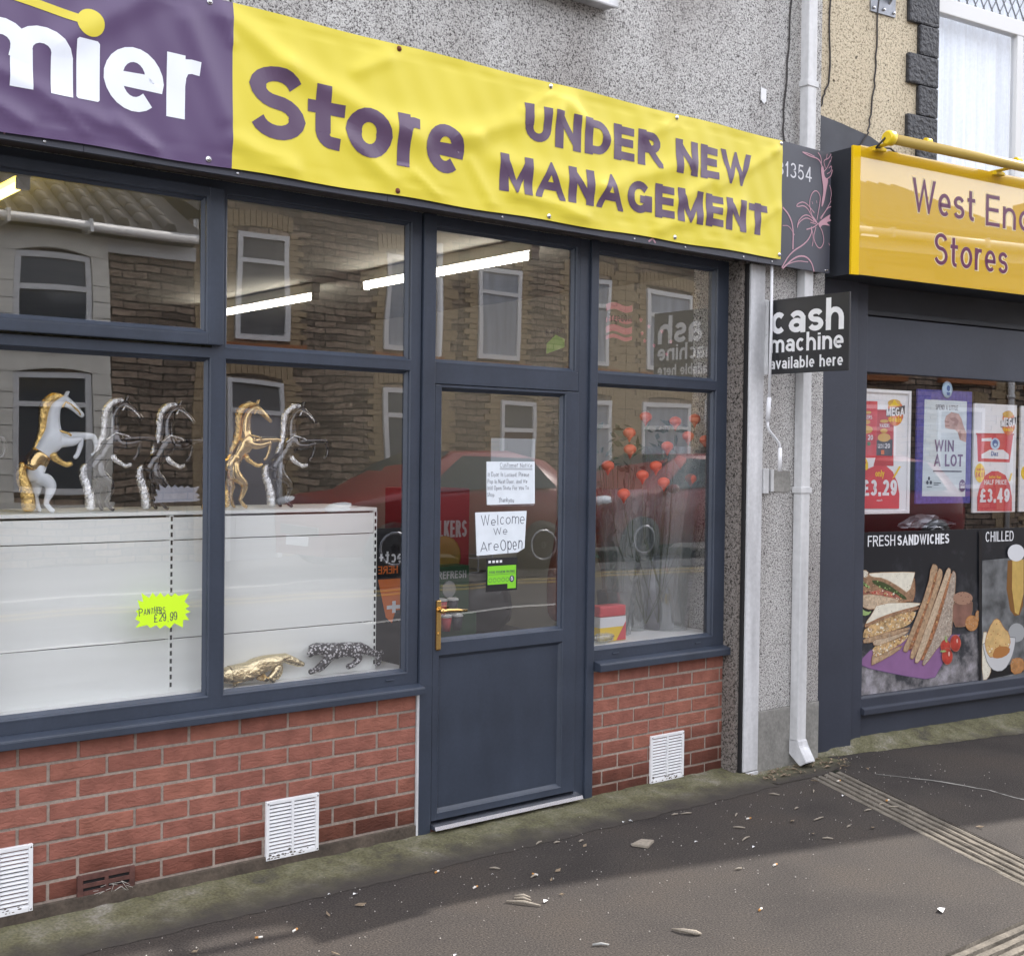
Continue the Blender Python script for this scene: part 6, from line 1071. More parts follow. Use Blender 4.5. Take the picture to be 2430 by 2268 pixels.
E_ = [(0, 1), (1, 2), (2, 3), (3, 4), (4, 5), (5, 6), (6, 7), (0, 8), (8, 9)]
ch(3, [gq(590, 390, 34, -.02), gq(540, 500, 26, -.024), gq(480, 540, 24, -.024), gq(545, 600, 22, -.024)]); ch(3, [gq(640, 400, 30, .02), gq(650, 520, 22, .022), gq(600, 600, 20, .022)]); ch(8, [gq(120, 560, 28, -.02), gq(160, 605, 20, -.022)]); ch(1, [gq(380, 500, 26, -.02), gq(480, 580, 20, -.022)])
add_skin('body', V, E_, ['gold_pale'], gp, 2)

# ceiling strip lights
def batten(x, y, label, L_=1.5, tube='tube', z=2.86):
    b_ = thing('strip_light', label, 'strip light', (x, y + L_ / 2, z)); mb = MB(); mb.box(x - .03, x + .03, y, y + L_, z + .025, 2.953, .004); part('housing', mb, 'batten', b_)
    mb = MB(); mb.tube([(x, y + .03, z), (x, y + L_ - .03, z)], .018, 12); part('tube', mb, tube, b_); mb = MB(); mb.box(x - .025, x + .025, y + .0, y + .029, z - .025, z + .024, .004); mb.box(x - .025, x + .025, y + L_ - .029, y + L_, z - .025, z + .024, .004); part('lampholder', mb, 'batten', b_)
batten(2.77, .36, 'fluorescent strip light on the ceiling just inside the door', 1.7)
batten(2.80, 2.72, 'fluorescent strip light further back in line with the door', 1.7)
batten(.10, .28, 'yellow glowing strip light above the figurine shelf', 1.5, 'tube_yellow', 2.84)

# papers on the door
def notice(label, quad, lines, mt='paper', name='notice', y=.0205):
    n_ = thing(name, label, 'notice', (quad[0][0], y, min(p[1] for p in quad))); mb = MB(); mb.flat(quad, y, th=.0008); part('sheet', mb, mt, n_)
    mb = MB()
    for t_, a, b_, z0, z1, wt in lines: letter(mb, word(t_, a, b_, z0, z1, wt, .2, .68, jit=.10), y - .0005, step=.00002)
    part('handwriting', mb, 'ink', n_); return n_
notice('handwritten customer notice about locked door taped to the door glass', [(2.197, 1.768), (2.198, 1.66), (2.202, 1.559), (2.503, 1.561), (2.499, 1.770)],
 [('Customer Notice', 2.278, 2.482, 1.741, 1.763, .09), ('If Door Is Locked, Please', 2.204, 2.462, 1.695, 1.716, .10), ('Pop In Next Door, And We', 2.204, 2.452, 1.662, 1.682, .10), ('Will Open Store For You To', 2.202, 2.462, 1.630, 1.650, .10), ('Shop', 2.202, 2.246, 1.598, 1.617, .10), ('Thankyou', 2.272, 2.368, 1.570, 1.594, .09)])
w_ = notice('handwritten welcome we are open sheet taped to the door glass', [(2.132, 1.524), (2.138, 1.42), (2.144, 1.316), (2.395, 1.322), (2.440, 1.342), (2.446, 1.45), (2.451, 1.526)],
 [('Welcome', 2.170, 2.438, 1.462, 1.512, .075), ('We', 2.246, 2.328, 1.412, 1.448, .085), ('Are', 2.166, 2.275, 1.338, 1.390, .075), ('Open', 2.290, 2.425, 1.338, 1.398, .075)])
mb = MB(); mb.flat(ribbon([(2.278, 1.736), (2.484, 1.735)], .002)[0], .0199); mb.flat(ribbon([(2.278, 1.731), (2.484, 1.730)], .002)[0], .0199); part('underline', mb, 'ink', bpy.data.objects['notice'])
mb = MB(); mb.box(2.235, 2.512, .036, .037, 1.55, 1.882); solo('plastic_sleeve', mb, mat('sleeve', (.50, .55, .58), .3, alpha=.55), 'translucent grey plastic sleeve behind the customer notice', 'sleeve', (2.37, .036, 1.55))
hy = thing('hygiene_sticker', 'green and black food hygiene rating sticker with a five', 'sticker', (2.30, .02, 1.14))
mb = MB(); mb.box(2.205, 2.396, .0215, .0228, 1.138, 1.300, .0004); part('backing', mb, 'black_board', hy)
mb = MB(); mb.flat([(2.212, 1.172), (2.335, 1.172), (2.335, 1.148), (2.388, 1.148), (2.388, 1.262), (2.212, 1.262)], 0.0211); part('label', mb, 'hyg_green', hy)
mb = MB(); letter(mb, word('FOOD HYGIENE RATING', 2.220, 2.380, 1.226, 1.238, .18), 0.0207, step=.00001); mb.flat([(2.216, 1.221), (2.384, 1.221), (2.384, 1.2195), (2.216, 1.2195)], 0.0207)
for k in range(5):
    for q in ribbon(ring(2.228 + k * .0265, 1.193, .0095, .0095, 12), .0018, True, 0): mb.flat(q, 0.0207)
mb.flat(arc(2.362, 1.195, .015, .017, 0, 345, 16), 0.0206); part('print', mb, 'ink', hy)
mb = MB(); letter(mb, word('5', 2.355, 2.369, 1.186, 1.206, .2), 0.0202, step=.00001)
for x in (2.216, 2.24, 2.262, 2.285): mb.box(x, x + .015, .0211, .0213, 1.277, 1.289)
part('print', mb, 'p_white', hy)
# things standing inside behind the door
cs2 = thing('crisp_stand', 'red crisp display stand partly hidden behind the welcome sheet', 'display stand', (2.35, .75, 0))
mb = MB(); mb.box(2.22, 2.55, .62, .95, .9, 1.62, .01); mb.lathe((2.4, .78, 0), [(.02, 0), (.02, .9)], 8); mb.box(2.2, 2.6, .6, 1, 0, .02); part('cabinet', mb, 'dim_red', cs2)
mb = MB(); letter(mb, word('WALKERS', 2.245, 2.53, 1.36, 1.45, .17), .6185, step=.0001); part('lettering', mb, 'dim_white', cs2)
mb = MB(); mb.lathe((2.38, .612, 1.26), [(.11, .003), (.10, -.002), (.05, -.006)], 20, 'y'); bmesh.ops.scale(mb.bm, verts=mb.bm.verts[:], vec=(1, 1, 1)); part('logo_disc', mb, 'dim_gold', cs2)
ab_ = thing('advert_board', 'black rounded board with white edge standing behind the door handle', 'board', (2.02, .42, .3))
rr_ = lambda x0, x1, z0, z1, r_: arc(x1 - r_, z1 - r_, r_, r_, 0, 90, 5) + arc(x0 + r_, z1 - r_, r_, r_, 90, 180, 5) + arc(x0 + r_, z0 + r_, r_, r_, 180, 270, 5) + arc(x1 - r_, z0 + r_, r_, r_, 270, 360, 5)
mb = MB(); mb.prism(rr_(1.74, 2.17, .60, 1.215, .05), 'y', .42, .435); part('panel', mb, 'black_board', ab_); mb = MB()
for q in ribbon(rr_(1.755, 2.155, .615, 1.20, .04), .008, True, 0): mb.flat(q, .419)
letter(mb, word('CTS', 1.86, 2.125, 1.05, 1.135, .2), .4188, step=.0001); letter(mb, word('SPORTS', 1.80, 2.12, .93, .99, .18), .4188, step=.0001); part('print', mb, 'p_white', ab_)
bx = thing('drinks_box', 'green drinks carton in dimmed colour behind the door glass under the notices', 'carton', (2.28, .6, .8)); mb = MB(); mb.box(2.16, 2.46, .50, .80, .98, 1.22, .004); mb.box(2.1, 2.5, .48, .85, .0, .975, .01); part('box', mb, 'dim_green', bx)
mb = MB(); letter(mb, word('REFRESH', 2.26, 2.44, 1.155, 1.195, .2), .4985, step=.0001); mb.lathe((2.33, .4985, 1.10), [(.045, .001), (.04, -.001)], 16, 'y'); part('print', mb, 'dim_white', bx)
for k, (x, z) in enumerate(((2.20, .945), (2.27, .945), (2.34, .945), (2.24, 1.03), (2.31, 1.03))):
    c_ = thing('drink_cup', 'small white and red lidded cup stacked inside the door', 'cup', (x, .44, z - .02), group='cups stacked inside the door'); mb = MB(); mb.lathe((x, .44, z - .05), [(.022, 0), (.030, .07)], 14, mi=0); part('cup', mb, 'p_red' if k % 2 else 'p_char', c_); mb = MB(); mb.lathe((x, .44, z + .0205), [(.032, 0), (.032, .008), (.02, .014)], 14); part('lid', mb, 'board_white', c_)
for k in range(2): pass
bs = thing('refuse_sack', 'black plastic sack lying inside the door at the right', 'sack', (2.72, .62, .75)); mb = MB(); mb.ico((2.66, .66, .98), .19, 3, (1, .8, .95), jit=.06); mb.box(2.5, 2.9, .5, .95, .0, .85, .02); part('sack', mb, 'black_board', bs, smooth=True)
wb = thing('wire_basket', 'blue grey wire basket rack seen through the door glass', 'basket', (2.62, .8, .9)); mb = MB()
for z in (1.0, 1.08, 1.16, 1.24): mb.tube([(2.44, .66, z), (2.74, .66, z), (2.74, .95, z), (2.44, .95, z), (2.44, .66, z)], .004, 5)
for x in (2.44, 2.54, 2.64, 2.74): mb.tube([(x, .66, 0), (x, .66, 1.26)], .004, 5)
part('wires', mb, 'galv', wb)
# black parcel-service board between shelving and door, lettering seen from behind
cb = thing('parcel_board', 'black window poster with reversed white collect wording and orange arrow', 'poster', (1.74, .2, .85)); mb = MB(); mb.box(1.672, 1.99, .20, .205, .84, 1.45); part('panel', mb, 'black_board', cb)
mb = MB(); letter(mb, word('Collect+', 1.70, 1.97, 1.285, 1.345, .18, mirror=True), .1985, step=.0001); letter(mb, word('+', 1.74, 1.84, 1.03, 1.13, .2), .1975, step=.0001); part('print', mb, 'p_white', cb)
mb = MB(); letter(mb, word('HERE', 1.70, 1.81, 1.235, 1.272, .17, mirror=True), .1985, step=.0001); mb.flat([(1.70, 1.21), (1.93, 1.21), (1.93, 1.06), (1.80, 1.06), (1.78, 1.0)], .1985); mb.flat([(1.70, 1.21), (1.78, 1.0), (1.745, 1.03)], .1983); part('arrow', mb, 'burst_' if False else mat('orange_print', (.70, .17, .03), .4), cb)
mk('foliage', (.045, .085, .05), .4)
# right hand window display: wrapped bouquets with orange pods
pods = [(1640, 983), (1500, 1020), (1628, 1022), (1502, 1058), (1588, 1048), (1680, 1065), (1560, 1097), (1613, 1085), (1635, 1128), (1493, 1165)]
for k, (x, z, y) in enumerate(((3.80, 2.02, .28), (3.27, 1.93, .24), (3.74, 1.92, .26), (3.28, 1.84, .25), (3.58, 1.86, .28), (3.97, 1.81, .25), (3.47, 1.75, .22), (3.68, 1.78, .26), (3.76, 1.68, .24), (3.22, 1.60, .2), (3.62, 2.00, .22), (3.40, 2.02, .26), (3.86, 1.90, .2), (3.52, 1.66, .18), (3.36, 1.70, .2), (3.10, 1.75, .2))):
    y = y * .35 + .06; f_ = thing('flower_pod', 'orange red artificial flower pod among wrapped bouquets in window', 'artificial flower', (x, y, z), group='orange artificial flower pods in the right window')
    mb = MB(); mb.ico((x, y, z), .034, 2, (1.25, .8, .85)); mb.lathe((x, y, z - .02), [(.001, -.034), (.012, -.012), (.026, .008)], 9); part('pod', mb, mat('pod', (.70, .13, .06), .4) if k == 0 else 'pod', f_, smooth=True) if k == 0 else part('pod', mb, bpy.data.materials['pod'], f_, smooth=True)
    mb = MB(); mb.tube([(x, y, z - .05), (x * .8 + .72, y + .03, 1.35), (3.55 + .1 * (k % 3), .28, .85)], .0018, 5); part('stem', mb, 'p_green', f_)
for bx_, by_, lab in ((3.34, .30, 'dark green artificial leaves of the bouquet in the dark grey bucket'), (3.72, .34, 'dark green artificial leaves of the bouquet in the tall grey bucket')):
    b_ = thing('bouquet', lab, 'bouquet', (bx_, by_, .85)); rn = random.Random(int(bx_ * 100)); mb = MB(); ms = MB()
    for k in range(90):
        a = rn.uniform(0, 6.3); rr = rn.uniform(.02, .17); z = 1.25 + rn.uniform(0, .75); c = Vector((bx_ + rr * math.cos(a), by_ + .6 * rr * math.sin(a), z)); u = Vector((rn.uniform(-1, 1), rn.uniform(-1, 1), rn.uniform(-.4, 1))).normalized() * rn.uniform(.02, .05); v = u.cross(Vector((rn.uniform(-1, 1), rn.uniform(-1, 1), .3))).normalized() * rn.uniform(.008, .018)
        mb.poly([c - u, c + v, c + u, c - v])
    for k in range(9): a = k * .7; ms.tube([(bx_ + .01 * k - .04, by_, .84), (bx_ + .06 * math.cos(a), by_ + .03 * math.sin(a), 1.3), (bx_ + .13 * math.cos(a), by_ + .07 * math.sin(a), 1.75)], .003, 5)
    part('leaves', mb, 'foliage', b_); part('stems', ms, 'foliage', b_)
def sleeve(x, y, z0, z1, r0, r1, label, seed):
    rn = random.Random(seed); mb = MB(); n, m_ = 22, 16; g = []
    for i in range(m_ + 1):
        a = i / m_; rr = r0 + (r1 - r0) * a; g.append([mb.bm.verts.new((x + rr * (1 + .13 * math.sin(k * 2.5 + 3 * a + seed) + rn.uniform(-.085, .085)) * math.cos(2 * math.pi * k / n), y + .8 * rr * (1 + .13 * math.sin(k * 3.3 + 5 * a) + rn.uniform(-.085, .085)) * math.sin(2 * math.pi * k / n), z0 + (z1 - z0) * a)) for k in range(n)])
    for i in range(m_):
        for k in range(n): mb.bm.faces.new((g[i][k], g[i][(k + 1) % n], g[i + 1][(k + 1) % n], g[i + 1][k]))
    solo('bouquet_wrap', mb, 'film', label, 'wrapping', (x, y, z0), smooth=True)
sleeve(3.34, .28, .81, 1.62, .07, .16, 'clear plastic bouquet wrap standing in the dark grey bucket', 3)
sleeve(3.74, .26, .81, 1.86, .09, .20, 'largest clear plastic bouquet wrap over the tall grey bucket', 4)
sleeve(3.55, .36, .81, 1.55, .06, .12, 'slim clear plastic bouquet wrap standing between the two buckets', 6)
vb = thing('flower_bucket', 'short dark grey bucket holding a wrapped bouquet', 'bucket', (3.34, .30, .808)); mb = MB(); mb.lathe((3.34, .32, .808), [(.075, 0), (.10, .24), (.095, .24)], 20); part('bucket', mb, 'slate_dark', vb)
mb = MB(); mb.lathe((3.72, .36, .808), [(.10, 0), (.13, .42), (.12, .42)], 20); solo('flower_bucket', mb, 'galv', 'tall grey bucket under the largest bouquet wrap', 'bucket', (3.72, .36, .808))
bc = thing('biscuit_carton', 'red yellow and white food carton on the window board', 'carton', (3.14, .17, .808)); mb = MB(); mb.box(3.05, 3.24, .12, .20, .81, .885); part('box', mb, 'p_yellow', bc)
mb = MB(); mb.box(3.05, 3.24, .12, .20, .8855, .94); part('box', mb, 'p_white', bc); mb = MB(); mb.box(3.05, 3.24, .12, .20, .9405, 1.0, .01); part('lid', mb, 'p_red', bc); mb = MB(); mb.prism([(3.17, .812), (3.238, .812), (3.238, .91)], 'y', .1185, .1195); part('print', mb, 'p_red', bc)
mb = MB()
mb.ico((3.06, .11, .835), .05, 3, (1.6, .7, .55), jit=.10); solo('plastic_bag', mb, 'film', 'crumpled clear plastic bag on the right window board', 'bag', (3.06, .11, .81))
gc = thing('garden_ornament', 'orange and brown plaster ornament low in the right window', 'ornament', (3.16, .55, .81)); add_skin('body', [(0, 0, .04, .09), (0, 0, .30, .10), (.02, 0, .50, .07), (.03, 0, .62, .08), (.05, 0, .72, .03)], [(0, 1), (1, 2), (2, 3), (3, 4)], ['rust'], gc, 2)
add_skin('cap', [(.03, 0, .66, .085), (.05, 0, .76, .05), (.07, 0, .84, .015)], [(0, 1), (1, 2)], ['orange_peel'], gc, 2)
# stickers on the upper panes
fl = thing('flag_sticker', 'red waving sticker reading freedom with small stars on upper right pane', 'sticker', (3.05, .036, 2.35)); wave = lambda x: .012 * math.sin((x - 2.98) * 30)
def band(z0, z1, y=.0365): return [(2.985 + .19 * i / 12, z0 + wave(2.985 + .19 * i / 12) + .02 * i / 12) for i in range(13)] + [(2.985 + .19 * i / 12, z1 + wave(2.985 + .19 * i / 12) + .02 * i / 12) for i in range(12, -1, -1)]
FM = mat('sticker_red', (.50, .17, .18), .5, alpha=.75); mb = MB()
for a, b_ in ((2.555, 2.59), (2.495, 2.52), (2.44, 2.475), (2.405, 2.425)): mb.flat(band(a, b_), .0372)
def star(mb, x, z, s_, y): mb.flat([(x + s_ * (1 if i % 2 == 0 else .42) * math.sin(i * math.pi / 5), z + s_ * (1 if i % 2 == 0 else .42) * math.cos(i * math.pi / 5)) for i in range(10)], y)
for x, z in ((3.24, 2.53), (3.30, 2.50), (3.27, 2.42), (3.34, 2.40), (3.47, 2.43), (3.44, 2.36), (3.25, 2.46), (3.40, 2.48)): star(mb, x, z, .016, .0372)
part('print', mb, FM, fl); mb = MB(); letter(mb, word('Freedom', 2.995, 3.175, 2.50, 2.55, .15, slope=.1), .0370, step=.00001); part('lettering', mb, 'black_board', fl)
f2 = thing('flag_sticker', 'faint green sticker reading freedom on the pane over the door', 'sticker', (2.65, .037, 2.3)); mb = MB(); mb.flat([(2.58, 2.31), (2.70, 2.35), (2.70, 2.39), (2.64, 2.41), (2.58, 2.36)], .0372); part('print', mb, mat('sticker_green', (.25, .36, .10), .5, alpha=.7), f2); mb = MB(); letter(mb, word('Freedom', 2.575, 2.70, 2.40, 2.43, .15, slope=.25), .0370, step=.00001); part('lettering', mb, 'black_board', f2)

# ================================================================ the other side of the street, seen in the glass
HG = .34
def wbox(mb, x0, x1, z0, z1, y0, y1, bev=0): mb.box(x0, x1, y0, y1, z0, z1, bev)
def house(x0, x1, label, wallm, quoinm, wins, doors, gz=5.35, ridge=7.3, lintel='yellow_brick', pipe=None, chim=None):
    h = thing('terraced_house', label, 'house', ((x0 + x1) / 2, -10.2, HG), group='terraced houses across the street'); fy = -10.2
    mb = MB(); mb.box(x0, x1, -17, fy, HG - .1, gz); part('wall', mb, wallm, h)
    mb = MB(); mb.prism([(fy + .28, gz - .02), (-13.6, ridge), (-17.2, gz - .02), (-17.2, gz + .1), (-13.6, ridge + .14), (fy + .28, gz + .1)], 'x', x0, x1)
    n = int((ridge - gz) / .16)
    for k in range(n):
        a = k / n; y = fy + .28 + (-13.6 - fy - .28) * a; z = gz + .1 + (ridge + .04 - gz) * a
        for q in range(int((x1 - x0) / .3)): mb.tube([(x0 + q * .3 + .15, y, z + .02), (x0 + q * .3 + .15, y - .40, z + .02 + .04 + .40 * (ridge - gz) / 3.7 * .86)], [.085, .07], 6)
    part('roof', mb, 'roof_tile', h)
    mb = MB(); mb.tube([(x0, fy + .33, gz + .02), (x1, fy + .33, gz + .02)], .06, 8); mb.box(x0, x1, fy + .002, fy + .06, gz - .20, gz - .03)
    for k in range(int(x1 - x0)): mb.box(x0 + k + .4, x0 + k + .44, fy + .06, fy + .40, gz - .06, gz + .10)
    part('gutter', mb, 'upvc', h)
    if quoinm:
        mb = MB()
        for k in range(int((gz - HG) / .15)):
            w = .30 if k % 2 else .20; mb.box(x0 + .005, x0 + w, fy + .001, fy + .018, HG + k * .15, HG + k * .15 + .14); mb.box(x1 - w, x1 - .005, fy + .001, fy + .018, HG + k * .15, HG + k * .15 + .14)
        part('quoins', mb, quoinm, h)
    for a, b_, z0, z1, st in wins:
        w = part('window', MB(), 'upvc', h); mb = MB(); f = .07
        wbox(mb, a, a + f, z0, z1, fy + .001, fy + .05); wbox(mb, b_ - f, b_, z0, z1, fy + .001, fy + .05)
        for q0, q1 in ((z0, z0 + f), (z1 - f, z1), (z1 - .42, z1 - .36)): wbox(mb, a + f, b_ - f, q0, q1, fy + .001, fy + .049)
        bm = mb.bm; bmesh.ops.recalc_face_normals(bm, faces=bm.faces[:]); bmesh.ops.translate(bm, verts=bm.verts[:], vec=-BASE[h.name]); bm.to_mesh(w.data)
        mb = MB(); wbox(mb, a + f, b_ - f, z0 + f, z1 - f, fy + .003, fy + .02); part('pane', mb, {'net': 'net', 'blind': 'blind'}.get(st, 'far_glass'), w)
        mb = MB()
        if lintel == 'surround':
            wbox(mb, a - .24, a - .01, z0 - .12, z1 + .0, fy + .0, fy + .075); wbox(mb, b_ + .01, b_ + .24, z0 - .12, z1 + .0, fy, fy + .075); part('surround', mb, 'surround', w)
            mb = MB(); mb.prism([(a - .24, z1 + .002), (a, z1 + .002)] + [(a + (b_ - a) * i / 8, z1 + .002 + .05 * math.sin(math.pi * i / 8)) for i in range(1, 8)] + [(b_, z1 + .002), (b_ + .24, z1 + .002), (b_ + .24, z1 + .26), (a - .24, z1 + .26)], 'y', fy, fy + .08); part('lintel', mb, 'surround', w)
            mb = MB()
            for k in range(int((z1 - z0) / .19)): wbox(mb, a - .24, a - .01, z0 + k * .19, z0 + k * .19 + .008, fy + .07, fy + .0765); wbox(mb, b_ + .01, b_ + .24, z0 + k * .19, z0 + k * .19 + .008, fy + .07, fy + .0765)
            part('joints', mb, 'mortar_dark', w)
            mb = MB(); wbox(mb, a - .28, b_ + .28, z0 - .2, z0 - .122, fy, fy + .13); part('sill', mb, 'surround', w)
        else:
            k = 0; z = z0 - .05
            while z < z1 + .05:
                wd = .24 if k % 2 else .15; wbox(mb, a - wd, a - .012, z, z + .068, fy, fy + .022); wbox(mb, b_ + .012, b_ + wd, z, z + .068, fy, fy + .022); z += .078; k += 1
            n = int((b_ - a + .3) / .085)
            for i in range(n): x = a - .15 + i * .085; wbox(mb, x, x + .075, z1 + .045 + .05 * math.sin(math.pi * i / n), z1 + .25 + .05 * math.sin(math.pi * i / n), fy, fy + .024)
            part('surround', mb, lintel, w)
            mb = MB(); wbox(mb, a - .2, b_ + .2, z0 - .14, z0 - .055, fy, fy + .12); part('sill', mb, 'orange_brick', w)
    for a, b_, z1, mt in doors:
        d = part('door', MB(), mt, h); mb = MB(); f = .06
        wbox(mb, a + f, b_ - f, HG, z1 - .45, fy + .001, fy + .03); wbox(mb, a + f + .08, b_ - f - .08, HG + .2, HG + .8, fy + .03, fy + .04); wbox(mb, a + f + .08, b_ - f - .08, HG + 1.0, z1 - .6, fy + .03, fy + .04)
        bm = mb.bm; bmesh.ops.recalc_face_normals(bm, faces=bm.faces[:]); bmesh.ops.translate(bm, verts=bm.verts[:], vec=-BASE[h.name]); bm.to_mesh(d.data)
        mb = MB(); wbox(mb, a, a + f, HG, z1, fy, fy + .06); wbox(mb, b_ - f, b_, HG, z1, fy, fy + .06); wbox(mb, a + f, b_ - f, z1 - f, z1, fy, fy + .059); wbox(mb, a + f, b_ - f, z1 - .45, z1 - .39, fy, fy + .058); part('frame', mb, 'upvc' if mt != 'door_brown' else 'upvc', d)
        mb = MB(); wbox(mb, a + f, b_ - f, z1 - .39, z1 - f, fy + .003, fy + .02); part('fanlight', mb, 'blind', d)
        mb = MB(); k = 0; z = HG
        while z < z1:
            wd = .30 if k % 2 else .2; wbox(mb, a - wd, a - .012, z, z + .07, fy, fy + .022); wbox(mb, b_ + .012, b_ + wd, z, z + .07, fy, fy + .022); z += .08; k += 1
        n = int((b_ - a + .4) / .085)
        for i in range(n): x = a - .2 + i * .085; wbox(mb, x, x + .075, z1 + .02 + .06 * math.sin(math.pi * i / n), z1 + .24 + .06 * math.sin(math.pi * i / n), fy, fy + .024)
        part('surround', mb, lintel if lintel != 'surround' else 'surround', d)
    if chim:
        mb = MB(); mb.box(chim - .35, chim + .35, -13.9, -13.3, ridge - .3, ridge + .75); c_ = part('chimney', mb, 'orange_brick', h)
        for q in (-.18, .18):
            mb = MB(); mb.lathe((chim + q, -13.6, ridge + .7501), [(.11, 0), (.09, .45), (.11, .5)], 10); part('chimney_pot', mb, 'yellow_brick', c_)
    return h
house(-1.5, 5.35, 'stone terraced house with pale painted window surrounds mirrored in left window', 'stone', None, [(3.11, 3.99, 3.18, 4.66, 'glass'), (3.11, 3.99, 1.30, 2.70, 'glass'), (-.6, .4, 3.18, 4.66, 'net'), (-.6, .4, 1.30, 2.70, 'net')], [(1.2, 2.1, 2.65, 'door_brown')], lintel='surround', gz=4.97)
house(5.35, 9.20, 'stone terraced house with lilac grey door and yellow brick quoins mirrored in second window', 'stone', 'yellow_brick', [(5.90, 6.70, 3.30, 4.68, 'blind'), (8.24, 9.04, 3.30, 4.66, 'net'), (8.22, 9.0, 1.35, 2.72, 'glass')], [(5.78, 6.60, 2.75, 'door_lilac')])
house(9.2, 13.0, 'stone terraced house with brown door and yellow brick quoins mirrored in door glass', 'stone', 'yellow_brick', [(9.86, 10.70, 3.25, 4.66, 'net'), (11.8, 12.6, 3.25, 4.66, 'net'), (11.8, 12.7, 1.35, 2.7, 'net')], [(10.30, 11.05, 2.62, 'door_brown')])
house(13.0, 17.0, 'terraced house with net curtained bay windows mirrored in right window', 'stone', 'yellow_brick', [(13.5, 14.5, 3.25, 4.62, 'net'), (15.6, 16.5, 3.25, 4.62, 'net'), (15.4, 16.5, 1.3, 2.7, 'net'), (13.4, 14.5, 1.3, 2.7, 'net')], [], chim=14.9, ridge=6.95)
house(17.0, 21.0, 'lower terraced house with red front door mirrored in the store window', 'stone', 'yellow_brick', [(17.6, 18.5, 3.2, 4.5, 'net'), (19.6, 20.5, 3.2, 4.5, 'net'), (19.6, 20.5, 1.3, 2.6, 'net')], [(17.7, 18.5, 2.6, 'door_brown')], gz=4.75, ridge=6.4, chim=20.6)
house(21.0, 25.0, 'end terraced house with dark glazing mirrored at the right edge', 'stone', 'yellow_brick', [(21.6, 22.5, 3.1, 4.4, 'glass'), (23.6, 24.5, 3.1, 4.4, 'glass'), (23.6, 24.5, 1.3, 2.6, 'glass')], [(21.7, 22.5, 2.6, 'door_lilac')], gz=4.6, ridge=6.4, chim=22.4)
house(25.0, 31.0, 'furthest terraced house down the street with plain net curtains', 'stone', None, [(26, 27, 3.0, 4.3, 'net'), (28.5, 29.5, 3.0, 4.3, 'net')], [(26.2, 27.0, 2.6, 'door_brown')], gz=4.5, ridge=6.2)
for x, z0, z1, lab in ((9.16, HG, 4.9, 'white downpipe on the stone houses mirrored in the pane over the door'), (17.05, HG, 4.75, 'white downpipe between the further terraced houses'), (19.0, HG, 4.7, 'white downpipe on the lower terraced house')):
    mb = MB(); mb.tube([(x, -10.13, z0), (x, -10.13, z1)], .05, 10); q = thing('drainpipe', lab, 'drainpipe', (x, -10.13, z0)); part('pipe', mb, 'upvc', q); mb = MB()
    for z in (1.4, 2.9, 4.4): mb.lathe((x, -10.13, z), [(.065, 0), (.065, .06)], 10)
    part('clip', mb, 'upvc', q)
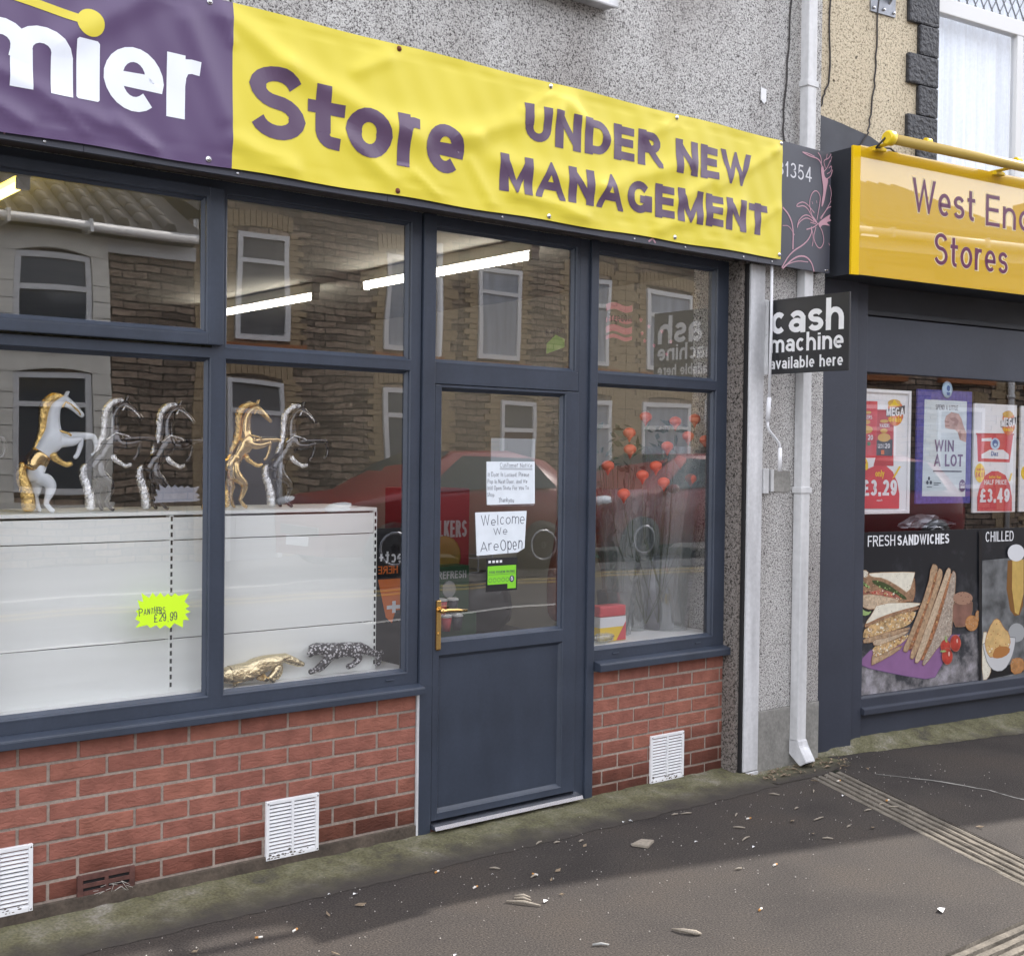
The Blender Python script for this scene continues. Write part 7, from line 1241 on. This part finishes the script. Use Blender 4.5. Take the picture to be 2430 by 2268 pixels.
# added unseen building, turned so its eaves cast the slanting pavement shadow edge
tb = thing('shadow_building', 'unseen grey rendered building added beyond the yellow signed store to cast shadow', 'building', (7.25, -.32, 0)); TM = Matrix.Translation((7.25, -.325, 0)) @ Matrix.Rotation(-R(15), 4, 'Z')
mb = MB(); mb.box(0, 6, 0, 7, 0, 5.5); bmesh.ops.transform(mb.bm, matrix=TM, verts=mb.bm.verts[:]); part('wall', mb, 'pebble', tb)
mb = MB(); mb.prism([(0, 5.5), (3.5, 6.4), (7, 5.5)], 'x', 0, 6); bmesh.ops.transform(mb.bm, matrix=TM @ Matrix.Translation((0, 0, .003)), verts=mb.bm.verts[:]); part('roof', mb, 'roof_tile', tb)
def car(x0, y, label, L_=4.0, z=.37):
    c = thing('parked_car', label, 'car', (x0 + L_ / 2, y, z), group='red cars parked across the street')
    # section: (x, belt height, roof height, half width at belt, half width at roof)
    S = [(0, .58, .60, .62, .55), (.06, .76, .78, .74, .66), (.35, .88, .92, .82, .72), (.95, .95, 1.0, .86, .74), (1.45, .96, 1.28, .87, .64), (1.95, .98, 1.48, .87, .60), (2.9, .98, 1.50, .87, .60), (3.5, .98, 1.38, .86, .60), (3.85, .94, 1.02, .82, .66), (3.97, .80, .84, .76, .62), (4.0, .45, .47, .7, .6)]
    mb = MB(); prev = None
    for sx, zb, zr, wb, wr2 in S:
        P = [(-wb * .92, .22), (-wb, .5 if zb > .55 else .4), (-wb, zb - .06), (-wb * .97, zb), (-wr2, zr - .03), (-wr2 * .8, zr), (wr2 * .8, zr), (wr2, zr - .03), (wb * .97, zb), (wb, zb - .06), (wb, .5 if zb > .55 else .4), (wb * .92, .22)]
        rw = [mb.bm.verts.new((x0 + sx * L_ / 4, y + a, z + b_)) for a, b_ in P]
        if prev:
            for k in range(12): f = mb.bm.faces.new((prev[k], prev[(k + 1) % 12], rw[(k + 1) % 12], rw[k])); f.smooth = True
        else: mb.bm.faces.new(rw)
        prev = rw
    mb.bm.faces.new(prev[::-1]); part('body', mb, 'car_red', c)
    X = lambda s_: x0 + s_ * L_ / 4
    mb = MB(); mb.poly([(X(1.0) , y - .66, z + .99), (X(1.0), y + .66, z + .99), (X(1.47), y + .60, z + 1.305), (X(1.92), y + .53, z + 1.485), (X(1.92), y - .53, z + 1.485), (X(1.47), y - .60, z + 1.305)]); part('windscreen', mb, 'car_glass', c)
    for s_ in (1, -1):
        mb = MB(); mb.poly([(X(1.25), y + s_ * .862, z + .99), (X(3.45), y + s_ * .862, z + 1.0), (X(3.2), y + s_ * .66, z + 1.40), (X(2.0), y + s_ * .66, z + 1.43)]); part('side_window', mb, 'car_glass', c)
        mb = MB(); mb.ico((X(.28), y + s_ * .60, z + .80), .20, 2, (1.25, .95, .42)); part('headlight', mb, 'lens', c)
        mb = MB(); mb.ico((X(1.35), y + s_ * .96, z + 1.0), .10, 2, (.7, 1, .7)); part('wing_mirror', mb, 'car_red', c)
        for wx in (.78, 3.2):
            w = part('wheel', MB().lathe((X(wx), y + s_ * .80, z + .31), [(.20, -.10), (.30, -.10), (.31, 0), (.30, .10), (.20, .10)], 20, 'y'), 'tyre', c); part('rim', MB().lathe((X(wx), y + s_ * .80, z + .31), [(.20, -.09), (.20, .102), (.17, .103), (.165, .080), (.05, .082), (.045, .1)] if s_ > 0 else [(.045, -.1), (.05, -.082), (.165, -.080), (.17, -.103), (.20, -.102), (.20, .09)], 14, 'y'), 'galv', w)
    mb = MB(); mb.box(X(0) - .03, X(.05), y - .45, y + .45, z + .45, z + .56, .01); part('grille', mb, 'tyre', c); mb = MB(); mb.box(X(0) - .045, X(0) - .031, y - .26, y + .26, z + .33, z + .44); part('number_plate', mb, 'p_white', c)
    return c
car(5.75, -8.15, 'red hatchback parked across the street with its headlight towards the shop', 3.75)
car(9.85, -8.15, 'second red hatchback parked further along across the street', 3.5)
